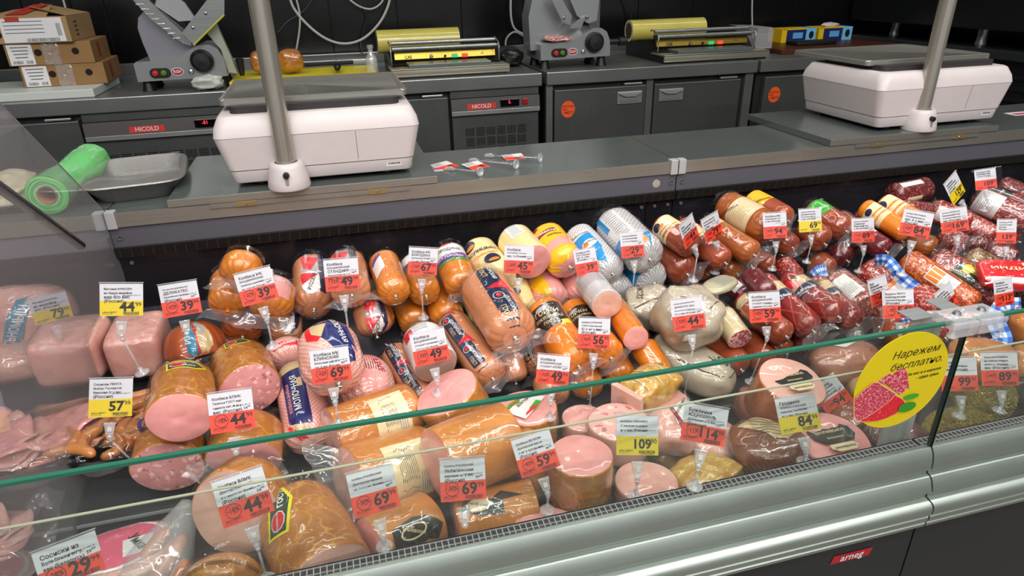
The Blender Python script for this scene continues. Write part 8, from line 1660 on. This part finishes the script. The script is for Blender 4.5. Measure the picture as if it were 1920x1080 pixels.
# glove boxes, brown board, clear lid
r, mk = root_px('cutting_board', (2.25, 3.0, BZ), 'brown cutting board beneath the blue and yellow glove boxes', 'cutting board')
mk(MB().box((1.99, 2.76, BZ+.0006), (2.62, 3.22, BZ+.022), bev=.003), 'board', plain('board_brown', '4a2415', .4))
NB = plain('glove_navy', '16245c', .45); LB = plain('glove_light_blue', '6fb6dc', .45); YB = plain('glove_yellow', 'd8b418', .45)
for i, (x, lab) in enumerate(((2.165, 'navy and yellow glove box, the left one of the pair'), (2.375, 'navy and light blue glove box with tissue sticking out, the right one of the pair'))):
    r, mk = root_px('glove_box', (x+.1, 3.05, BZ+.0225), lab, 'box'); zz = BZ+.0225
    mk(MB().box((x, 3.02, zz), (x+.19, 3.13, zz+.062), bev=.001), 'carton', NB)
    mk(MB().box((x-.003, 3.018, zz), (x+.025, 3.131, zz+.0625), bev=.001), 'yellow_side', YB) if True else None
    mk(MB().box((x+.135, 3.017, zz), (x+.1905, 3.131, zz+.0625), bev=.001), 'light_blue_side', LB)
    mk(MB().box((x+.06, 3.017, zz+.018), (x+.115, 3.0195, zz+.045)), 'printed_window', plain('glove_window', '5aa0d8', .45))
    mk(MB().prism([(x+.163+.013*math.cos(a), zz+.032+.018*math.sin(a)) for a in [2*PI*k/16 for k in range(16)]], 3.0155, 3.0172, 'y'), 'printed_hand', BK)
    mk(MB().box((x, 3.018, zz+.058), (x+.14, 3.125, zz+.0635), bev=.001), 'yellow_top', YB)
blob(Vector((2.47, 3.07, BZ+.093)), (.09, .05, .022), 10, 'white glove pulled from the right glove box', 'glove', WPL, 'disposable_glove', lump=.4, film=False, partname='glove')
r, mk = root_px('dark_tray', (2.2, 2.9, BZ+.023), 'flat black tray in front of the glove boxes', 'tray'); mk(MB().box((2.14, 2.86, BZ+.0228), (2.36, 2.95, BZ+.04), bev=.006), 'tray', BK, None, 'auto')
r, mk = root_px('clear_lid', (1.93, 2.95, BZ), 'clear curved plastic lid beside the right film wrapping machine', 'lid')
mk(MB().prism([(1.885, BZ+.024), (1.885, BZ+.09), (1.895, BZ+.112), (1.84, BZ+.12), (1.965, BZ+.115), (1.975, BZ+.1), (1.975, BZ+.024)], 2.82, 2.99, 'y'), 'lid_shell', CLEAR, None, 'auto')
# black oven at the right
OV = plain('oven_black', '131516', .3); OVT = plain('oven_top', '24282a', .35)
r, mk = root_px('bakery_oven', (3.1, 2.6, .1), 'black oven unit with steel posts at the right border', 'oven')
mk(MB().box((2.80, 2.05, .1), (3.6, 3.25, z_(-.375)), bev=.006), 'lower_deck_body', OV); mk(MB().box((2.76, 2.0, z_(-.374)), (3.62, 3.28, z_(-.335)), bev=.005), 'middle_shelf', OVT)
for k in range(5): mk(MB().box((2.792, 2.12, z_(-.45-k*.045)), (2.80, 2.6, z_(-.43-k*.045)), bev=.002), 'side_louvre', BK)
mk(MB().box((2.76, 2.05, z_(-.26)), (3.62, 3.28, z_(.25)), bev=.006), 'upper_deck_body', OV)
for (x, y) in ((2.87, 2.55), (2.9, 3.1)): mk(MB().lathe([(.024, z_(-.334)), (.024, z_(-.325)), (.022, z_(-.318)), (.022, z_(-.26))], 22, Matrix.Translation((x, y, 0))), 'post', SLM, None, 'auto')
# cables on the wall
CAB = plain('white_cable', 'a9aba6', .4); CABB = plain('black_cable', '1b1b1c', .4)
def cable(px, r, label, mat, y=3.28):
    pts = [P(u, v, y=y+(dy if dy else 0)) for (u, v, *q) in px for dy in [q[0] if q else 0]]
    out = []
    for i in range(len(pts)-1):
        a = pts[max(i-1, 0)]; b_ = pts[i]; c = pts[i+1]; d = pts[min(i+2, len(pts)-1)]
        for k in range(6): f = k/6; out.append(.5*((2*b_)+(c-a)*f+(2*a-5*b_+4*c-d)*f*f+(3*b_-a-3*c+d)*f**3))
    out.append(pts[-1]); o0 = out[0].copy(); o = MB().tube([p-o0 for p in out], r, 8).make('cable', mat, None, True); o.location = o0; tag(o, label, 'cable')
cable([(540, -30), (548, 10), (575, 45), (610, 72), (645, 82), (680, 73), (710, 45), (728, 10), (735, -30)], .0062, 'thick white cable hanging in a wide loop on the black wall', CAB)
cable([(645, -10), (670, 10), (695, 17), (715, 5), (725, -20)], .0045, 'thin white cable loop above the wide one', CAB)
cable([(550, -20), (561, 20), (562, 50), (558, 80), (554, 102)], .0045, 'white cable dropping straight to the yellow board', CAB)
cable([(112, -20), (120, 5), (126, 28)], .0045, 'white cable above the cardboard boxes', CAB)
cable([(958, -20), (958, 30), (966, 55), (985, 65)], .0055, 'white cable dropping behind the right slicer', CAB)
cable([(985, 70), (965, 60), (950, 72), (948, 90)], .0045, 'white cable curving to the black cover left of the right slicer', CAB)
cable([(1411, -20), (1410, 20), (1411, 60), (1412, 72)], .0045, 'white cable dropping to the clear lid', CAB)
cable([(675, 5), (687, 30), (683, 50), (676, 80), (680, 104, -.02)], .0035, 'black cable running to the left film wrapping machine', CABB)
cable([(1170, -10), (1180, 15), (1185, 40), (1190, 70)], .0035, 'black cable behind the right slicer', CABB)
cable([(590, -10), (570, 20), (540, 40), (520, 62)], .0022, 'thin dark cable crossing the white ones', plain('grey_cable', '3c3c3e', .4))
